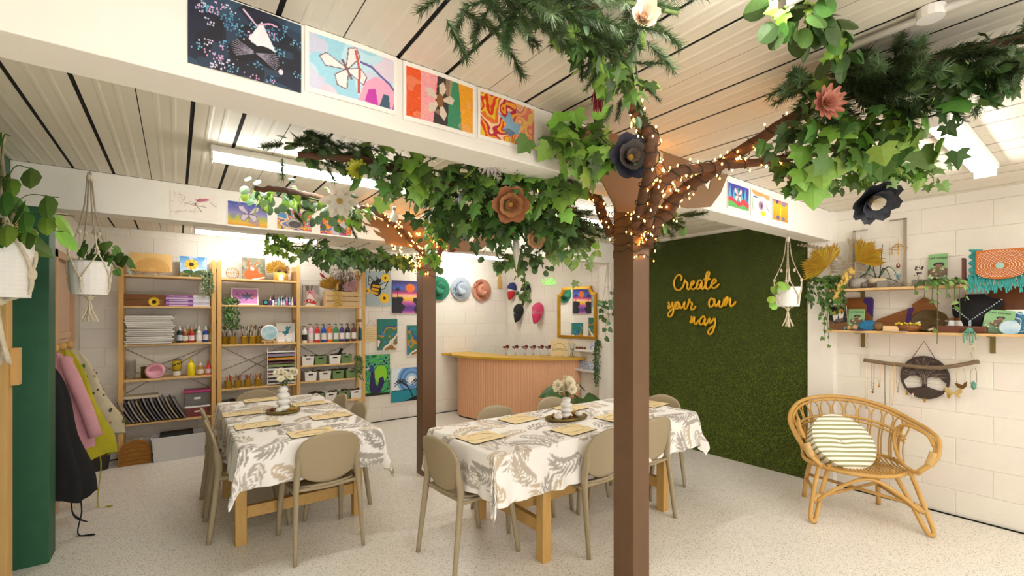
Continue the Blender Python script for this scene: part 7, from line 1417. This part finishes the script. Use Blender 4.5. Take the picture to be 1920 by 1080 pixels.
m.build('feathers', mat('tassel_red', '#8a1f2e', .8), t); MB().ico((0, 0, 0), .012, 8, 5).build('head', mat('tassel_red', '#8a1f2e', .8), t)
for u, v, d, lb in ((739, 408, 3.0, 'frosted hanging light bulb left of the far post'), (877, 440, 2.9, 'clear hanging light bulb right of the far post')):
    t = thing('hanging_bulb', lb, 'light bulb', at(u, v, d=d), group='hanging bulbs'); MB().lathe([(.001, -.03), (.018, -.026), (.028, -.008), (.028, .008), (.014, .032), (.012, .045)], 14).build('globe', mat('bulb_glass', '#f4efe6', .1, trans=.6, var=.02) if u > 800 else mat('bulb_frost', '#f6f0e6', .35, var=.02), t, smooth=True); MB().lathe([(.013, .045), (.013, .068), (.006, .074)], 10).build('socket', BLACK if u > 800 else CHROME, t); MB().tube([(0, 0, .07), (0, 0, CZ-t.location.z-.001)], .0015, 4).build('wire', WIRE, t)
t = thing('hanging_bird', 'slender grey and white wooden bird hanging below the canopy', 'bird ornament', at(968, 470, d=2.5)); MB().lathe([(.001, -.11), (.006, -.08), (.02, -.01), (.018, .04), (.01, .07), (.001, .09)], 12).build('body', mat('bird_grey', '#9a9488', .6, col2='#e6e0d2', vs=30, stretch=(4, 4, .6)), t, smooth=True); MB().tube([(0, 0, .08), (0, 0, .24)], .0012, 4).build('string', CORD, t)
t = thing('ladybird_ornament', 'small red and black ladybird ornament above the hanging bird', 'ornament', at(961, 437, d=2.45)); MB().ico((0, 0, 0), .016, 10, 6, .8).build('shell', mat('ladybird_red', '#8c2418', .3), t, smooth=True); MB().ico((-.014, -.004, .002), .008, 8, 5).build('head', BLACK, t)
for k, (u, v, d) in enumerate(((850, 470, 3.6), (1040, 470, 2.6))): 
    t = thing('red_feather_bird', ('small crimson feather bird beside the far post', 'small crimson feather bird at the right of the canopy')[k], 'bird ornament', at(u, v, d=d)); MB().lathe([(.001, -.04), (.012, -.01), (.012, .012), (.001, .03)], 8, M=Matrix.Rotation(1.2, 3, 'Y')).build('body', mat('tassel_red', '#8a1f2e', .8), t, smooth=True); MB().tube([(0, 0, .01), (0, 0, CZ-t.location.z-.001)], .0008, 3).build('thread', WIRE, t); MB().tube([(-.03, 0, -.01), (-.07, 0, -.03)], [.006, .002], 5).build('tail', mat('tassel_red', '#8a1f2e', .8), t)
# ---- plants on shelves
def trail(name, label, p, w_, h_, kind, tone, ns, nl, s0, s1, seed, out=Vector((0, -.03, 0)), side=Vector((1, 0, 0)), group='trailing shelf plants', mix=None):
    t = thing(name, label, 'plant', p, group=group); rg = random.Random(seed)
    for k in range(ns):
        x = rg.uniform(-.5, .5)*w_; L_ = h_*rg.uniform(.5, 1); top = rg.uniform(-.01, .05)
        strand(t, [side*x*.5+Vector((0, 0, top*.5)), side*x+out*rg.uniform(.8, 1.3)+Vector((0, 0, top)), side*x*1.1+out*1.5+Vector((0, 0, -L_*.5)), side*(x*1.1+rg.uniform(-.02, .02))+out*1.5+Vector((0, 0, -L_))], kind, tone if not mix or k % 2 else mix, nl, s0, s1, seed*31+k)
    MB().ico((0, 0, 0), .03, 8, 5).build('root_ball', mat('moss', '#3f4a2a', .95), t)
    return t
trail('trailing_succulent', 'pale trailing succulent at the right end of the left unit top', (sx(389, 6.12), 6.12, SH[1][0]+.03), .09, .27, 'oval', 'pale', 16, 26, .016, .026, 3, mix='eu')
trail('trailing_ivy', 'bushy dark green trailing plant in the middle unit', (sx(434, 6.14), 6.15, SH[2][1]+.035), .13, .34, 'oval', 'dk', 32, 14, .03, .045, 4, mix='md')
trail('trailing_succulent', 'fine trailing plant at the right end of the bin shelves', (sx(670, 6.12), 6.11, SH[3][2]+.045), .09, .30, 'oval', 'eu', 15, 24, .018, .028, 5, mix='md')
pl = at(1123, 650, x=XM-.12); trail('trailing_ivy', 'dark trailing plant hanging from the white ledges beside the bar', (XM-.1, pl.y, at(1123, 645, x=XM-.1).z), .1, .62, 'oval', 'dk', 13, 28, .025, .04, 6, Vector((-.04, 0, 0)), Vector((0, 1, 0)))
q = on(1572, True, .13); t = trail('trailing_ivy', 'green ivy spilling off the left end of the upper wall shelf', (q.x, q.y+.05, ZU+.07), .26, .34, 'heart', 'md', 15, 9, .035, .055, 7, Vector((-.05, .01, 0)), Vector((0, 1, 0)), mix='dk')
for k, (du, dv) in enumerate(((1545, 640), (1555, 655), (1538, 600), (1560, 590))): e = at(du, dv, x=XS-.2); strand(t, [Vector((0, .02, .03)), Vector((-.06, .10, 0)), (e-t.location)*.6+Vector((-.02, .02, .02)), e-t.location], 'heart', 'md', 10, .03, .042, 70+k)
q = on(1790, True, .14); t = thing('trailing_pothos', 'variegated vine lying along the upper wall shelf and hanging over its edge', 'plant', q, group='trailing shelf plants')
MB().lathe([(.025, 0), (.03, .03), (.028, .032)], 10, (0, .0, 0)).build('pot', mat('stone_8a837a', '#8a837a', .8), t)
for k, (u, v) in enumerate(((1715, 552), (1733, 560), (1747, 572), (1757, 552), (1775, 560), (1790, 575), (1800, 598), (1810, 565), (1757, 645))): e = at(u, v, x=XS-.225)-t.location; strand(t, [Vector((0, 0, .035)), Vector((-.06, e.y*.5, .03)), Vector((-.088, e.y*.9, .012)), e], 'heart', 'va' if k % 2 else 'md', 5+k % 3, .032, .048, 90+k)
for k in range(3): strand(t, [Vector((0, 0, .03)), Vector((-.02, .1-.12*k, .05)), Vector((-.03, .2-.2*k, .03))], 'heart', 'dk', 7, .03, .045, 120+k)
# monstera on the floor behind the bar-side table
p = Vector((4.05, 4.22, 0)); t = thing('potted_monstera', 'leafy monstera in a white stone pot on the floor beside the bar', 'plant', p); MB().lathe([(.09, 0), (.13, .1), (.14, .2), (.13, .21), (.12, .19), (.001, .18)], 20).build('pot', mat('white_stone_pot', '#d9d5cc', .7, bump=.3, bs=60), t, smooth=True)
for k in range(13):
    a = k*2.4; r_ = .14+.13*((k*.37) % 1); e = Vector((r_*math.cos(a), r_*math.sin(a), .46+.2*((k*.61) % 1))); MB().tube(smoothpath([(0, 0, .18), (e.x*.4, e.y*.4, .4), e], 5), .005, 5).build('stem', STEM, t); addleaf(t, leaf('heart', 'dk'), e, Vector((math.cos(a), math.sin(a), -.35)), Vector((-.5, -.5, .8)), .19+.04*(k % 3))
# ================================================================ hanging planters, coats, left edge
def macrame(label, plabel, p, r, h, ztop, tail, leaves, seed, plant='hanging pothos', taper=.86, cr=.004, side=None, notch=0):
    """p: centre of the pot base; cords run up to ztop"""
    p = Vector(p); pot = thing('potted_pothos', plabel, 'plant', p-Vector((0, 0, .012)), group='plants in macrame hangers'); rg = random.Random(seed)
    pr = [(r*taper, 0)]
    for k in range(13): z = h*k/12; rr = r*(taper+(1-taper)*k/12); pr += [(rr, z), (rr*.995, z+h/26)]
    MB().lathe(pr+[(r*1.0, h), (r*.93, h), (r*.9, h*.86), (.001, h*.86)], 22).build('pot', WHITEP, pot, smooth=False); MB().lathe([(r*.88, h*.86), (.001, h*.9)], 14).build('soil', mat('potting_soil', '#4a3320', .95), pot)
    for args in leaves: strand(pot, *args)
    t = thing('macrame_hanger', label, 'hanger', (p[0], p[1], ztop), group='macrame plant hangers'); dz = p[2]-ztop; n = 4; kn = MB()
    for k in range(n):
        a = k*math.pi/2+.5; c, s_ = math.cos(a), math.sin(a)
        for e in (-1, 1):
            b = a+e*.22; up_ = h*.98; MB().tube(smoothpath([(c*.008, s_*.008, 0), (c*.03, s_*.03, dz*.32), (c*r*.75, s_*r*.75, dz+h+.11), (c*r*.98, s_*r*.98, dz+h+.05), (math.cos(a+e*.5)*r*1.03, math.sin(a+e*.5)*r*1.03, dz+h*.72), (math.cos(a+e*.785)*r*1.0, math.sin(a+e*.785)*r*1.0, dz+h*.4), (math.cos(a+e*.785)*r*.97, math.sin(a+e*.785)*r*.97, dz+h*.1), (math.cos(a+e*.785)*r*.7, math.sin(a+e*.785)*r*.7, dz-.004), (0, 0, dz-.035)], 4), cr, 6).build('cord', CORD, t, smooth=True)
        for z, rr in ((dz+h+.05, r*.98), (dz*.5, .012+r*.35)): kn.ico((c*rr, s_*rr, z), cr*2.6, 7, 5, 1.5)
        kn.ico((math.cos(a+.785)*r*1.01, math.sin(a+.785)*r*1.01, dz+h*.4), cr*2.4, 7, 5, 1.6)
    kn.lathe([(cr*2, dz-.05), (cr*4.5, dz-.035), (cr*3.5, dz-.01)], 8); kn.lathe([(cr*3, -.05), (cr*4, -.03), (cr*2.4, 0)], 8); kn.build('knots', CORD, t, smooth=True)
    for k in range(12): a = k*.5236; rr = .010+.016*(k % 2); MB().tube(smoothpath([(0, 0, dz-.035), (rr*.6*math.cos(a), rr*.6*math.sin(a), dz-.035-tail*.5), (rr*1.7*math.cos(a), rr*1.7*math.sin(a), dz-.035-tail*rg.uniform(.88, 1))], 4), cr*1.05, 5).build('tassel_strand', CORD, t, smooth=True)
    MB().tube([(0, 0, -.005), (0, 0, .012)], .004, 6).build('hook', CHROME, t)
V = Vector
# big one at the left edge, hung from the green wall side
p = at(-6, 553, d=2.12); rad = .125; Lv = []
big = [((10, 330), 3, .12), ((60, 310), 3, .13), ((110, 365), 3, .13), ((140, 400), 4, .12), ((60, 395), 3, .14), ((-10, 420), 3, .13), ((120, 430), 4, .11), ((20, 250), 2, .13), ((70, 440), 3, .11), ((40, 420), 3, .12), ((-20, 480), 3, .12), ((30, 360), 3, .14)]
for k, ((u, v), n, s_) in enumerate(big): e = at(u, v, d=2.05)-p; Lv.append(([V((0, 0, .22)), V((e.x*.4, e.y*.4, max(e.z, .3)*.9+.05)), e], 'oval', 'md' if k % 3 else 'br', n, s_*1.0, s_*1.35, k, .03))
macrame('thick cream macrame hanger at the left edge of the picture', 'large pothos in a ribbed white pot at the left edge', p, rad, .25, 2.41, .30, Lv, 1, cr=.008, taper=.9)
p = at(168, 549, y=3.86); Lv = []
for k, ((u, v), n) in enumerate((((195, 465), 3), ((222, 470), 4), ((240, 490), 4), ((225, 515), 4), ((255, 510), 4), ((150, 470), 3), ((175, 480), 3))): e = at(u, v, y=3.85)-p; Lv.append(([V((0, 0, .17)), V((e.x*.5, e.y*.5, max(e.z, .2)+.06)), e], 'heart', 'md' if k % 2 else 'dk', n, .06, .095, k+20, .015))
macrame('cream macrame hanger in front of the far beam by the coats', 'pothos in a white pot hanging in front of the left shelf unit', p, .103, .2, CZ-.04, .15, Lv, 2)
p = at(1477, 572, y=1.645); Lv = []
for k, ((u, v), n) in enumerate((((1455, 548), 4), ((1450, 560), 5), ((1452, 575), 5), ((1462, 535), 3), ((1468, 530), 3))): e = at(u, v, y=1.62)-p; Lv.append(([V((0, 0, .14)), V((e.x*.7, e.y*.7, .19)), e], 'round', 'ye' if k % 2 else 'br', n, .05, .075, k+40, .012))
macrame('cream macrame hanger under the near beam before the grass wall', 'lime green plant in a white pot hanging before the grass wall', p, .098, .155, BZ-.012, .15, Lv, 3)
p = at(1140, 585, y=3.88); Lv = []
for k, ((u, v), n) in enumerate((((1125, 560), 5), ((1130, 600), 6), ((1148, 560), 5), ((1152, 590), 6), ((1142, 620), 6), ((1135, 640), 6), ((1150, 540), 4), ((1128, 580), 5))): e = at(u, v, y=3.82)-p; Lv.append(([V((0, 0, .1)), V((e.x*.9, e.y*.9, .13)), V((e.x, e.y, e.z*.5+.05)), e], 'heart', 'dk' if k % 2 else 'eu', n, .06, .085, k+60, .012))
macrame('thin cream macrame hanger beside the mirror', 'trailing plant hanging beside the gold mirror', p, .07, .11, BZ-.012, .1, Lv, 4, cr=.003)
# ---- coat hooks and garments on the left wall
def garment(name, label, cat, y, ztop, zbot, x0, x1, col, lean=.0, seed=1, wy=.12, col2=None, spots=None, sleeve=False, straps=0):
    t = thing(name, label, cat, (XL+.08, y, ztop), group='coats and aprons on the hooks'); m = mat('cloth_'+name+col.strip('#'), col, .9, col2=col2, vs=14, var=.12, bump=.2, bs=90); H2 = ztop-zbot
    def f(i, j):
        a = i*2*math.pi; g = .14+.86*j**.75; w_ = 1+.16*math.sin(a*5+seed)+.08*math.sin(a*9+seed*2+j*3)
        hx = (x1-x0)/2*g*w_; return ((x0+x1)/2*min(1, .2+j)+hx*math.cos(a)+.012*math.sin(j*9), wy*g*w_*math.sin(a)+lean*j, -H2*j+.02*math.sin(a*3+seed)*j)
    MB().grid(f, 41, 16).build('cloth', m, t, smooth=True)
    if spots:
        rg = random.Random(seed)
        for k in range(46):
            i, j = rg.uniform(.55, 1.1), rg.uniform(.12, .95); c = V(f(i % 1, j))*1.0; n_ = V((math.cos(i*2*math.pi), math.sin(i*2*math.pi), 0)); b = rg.uniform(.008, .022); s_ = n_.cross(V((0, 0, 1))); c += n_*.004
            MB().add([c+s_*b*math.cos(q*1.047)+V((0, 0, b*math.sin(q*1.047)))+n_*.002 for q in range(6)], [tuple(range(6))]).build('print_patch', mat('patch_'+spots[k % len(spots)].strip('#'), spots[k % len(spots)], .9), t)
    if sleeve:
        MB().tube(smoothpath([(x1*.3, -.04, -.03), (x1*.62, -.07, -.22), (x1*.9, -.09, -.40), (x1*1.2, -.1, -H2*.86)], 5), [.026, .032, .036]+[.04]*13, 10).build('sleeve', m, t, smooth=True)
        MB().solid(lambda i, j: (x1*.1+.06*math.sin(i*3.14)+.02, -.06+.09*i, -.02-.09*j-.02*math.sin(i*3.1)), 7, 4, (.006, 0, 0)).build('collar', m, t, smooth=True)
    for k in range(straps):
        q = (x1*.75-.05*k, -.03+.03*k); MB().tube(smoothpath([(q[0], q[1], -H2+.01), (q[0]+.01, q[1]-.02, -H2-.10), (q[0]-.01+.05*k, q[1], -ztop+.015 if k == 0 else -H2-.16), (q[0]+.08, q[1]-.05, -ztop+.006 if k == 0 else -H2-.17)], 6), .017, 6, flat=.25).build('strap', m, t)
rl = thing('coat_rail', 'wooden coat rail with carved hooks on the left wall', 'coat rail', (XL, 4.8, 1.30)); MB().box(.001, .025, -.55, .55, -.04, .04).build('rail', OAK, rl, bevel=.003)
for y in (-.42, -.14, .14, .4): MB().lathe([(.012, .02), (.012, .05), (.03, .07), (.034, .1), (.02, .108)], 12, (0, y, 0), Matrix.Rotation(math.pi/2, 3, 'Y')).build('hook', OAK, rl, smooth=True)
garment('black_apron', 'long black apron with tie straps, nearest on the coat rail', 'apron', 4.38, 1.20, .27, -.05, .24, '#201f21', 0, 1, .10, straps=2)
garment('pink_jacket', 'pink paint-marked jacket on the coat rail', 'jacket', 4.66, 1.27, .54, -.04, .20, '#d7a2a8', -.04, 2, .10, col2='#c98e98', sleeve=True)
garment('yellow_apron', 'yellow and green tie-dyed apron on the coat rail', 'apron', 4.94, 1.27, .42, -.04, .30, '#d2bd1e', -.04, 3, .10, col2='#8f9a2c', straps=1)
garment('floral_apron', 'cream floral print apron farthest on the coat rail', 'apron', 5.2, 1.26, .52, -.04, .34, '#cfc4a6', 0, 4, .10, spots=['#5f7a4a', '#b0676a', '#3f4a3a', '#8fa070', '#4a3a30'])
t = thing('wall_macrame', 'cream macrame wall hanging beyond the green pillar', 'wall hanging', (XL+.002, 4.62, 1.62)); MB().tube([(.02, -.09, .36), (.02, .09, .36)], .008, 7).build('dowel', WOOD, t)
for k in range(8): MB().tube(smoothpath([(.02, -.075+.021*k, .36), (.026+.006*(k % 2), -.07+.02*k, .15), (.022, -.075+.021*k, -.1+.03*abs(k-3.5))], 5), .007, 5).build('cord', CORD, t)
# potted dried palm beside the left unit
t = thing('potted_palm', 'gold dried fan palm in a dark pot left of the shelf units', 'dried plant', (-.62, 6.1, 0)); MB().lathe([(.07, 0), (.09, .16), (.095, .18), (.085, .18), (.001, .16)], 16).build('pot', mat('charcoal_pot', '#3a3632', .7), t, smooth=True)
fanparts(t, FANG, (0, 0, .36), .21, .1, 3.0, 17, (.3, -1, .1), 6); MB().tube([(0, 0, .16), (0, 0, .36)], .006, 6).build('stalk', STRAW, t)
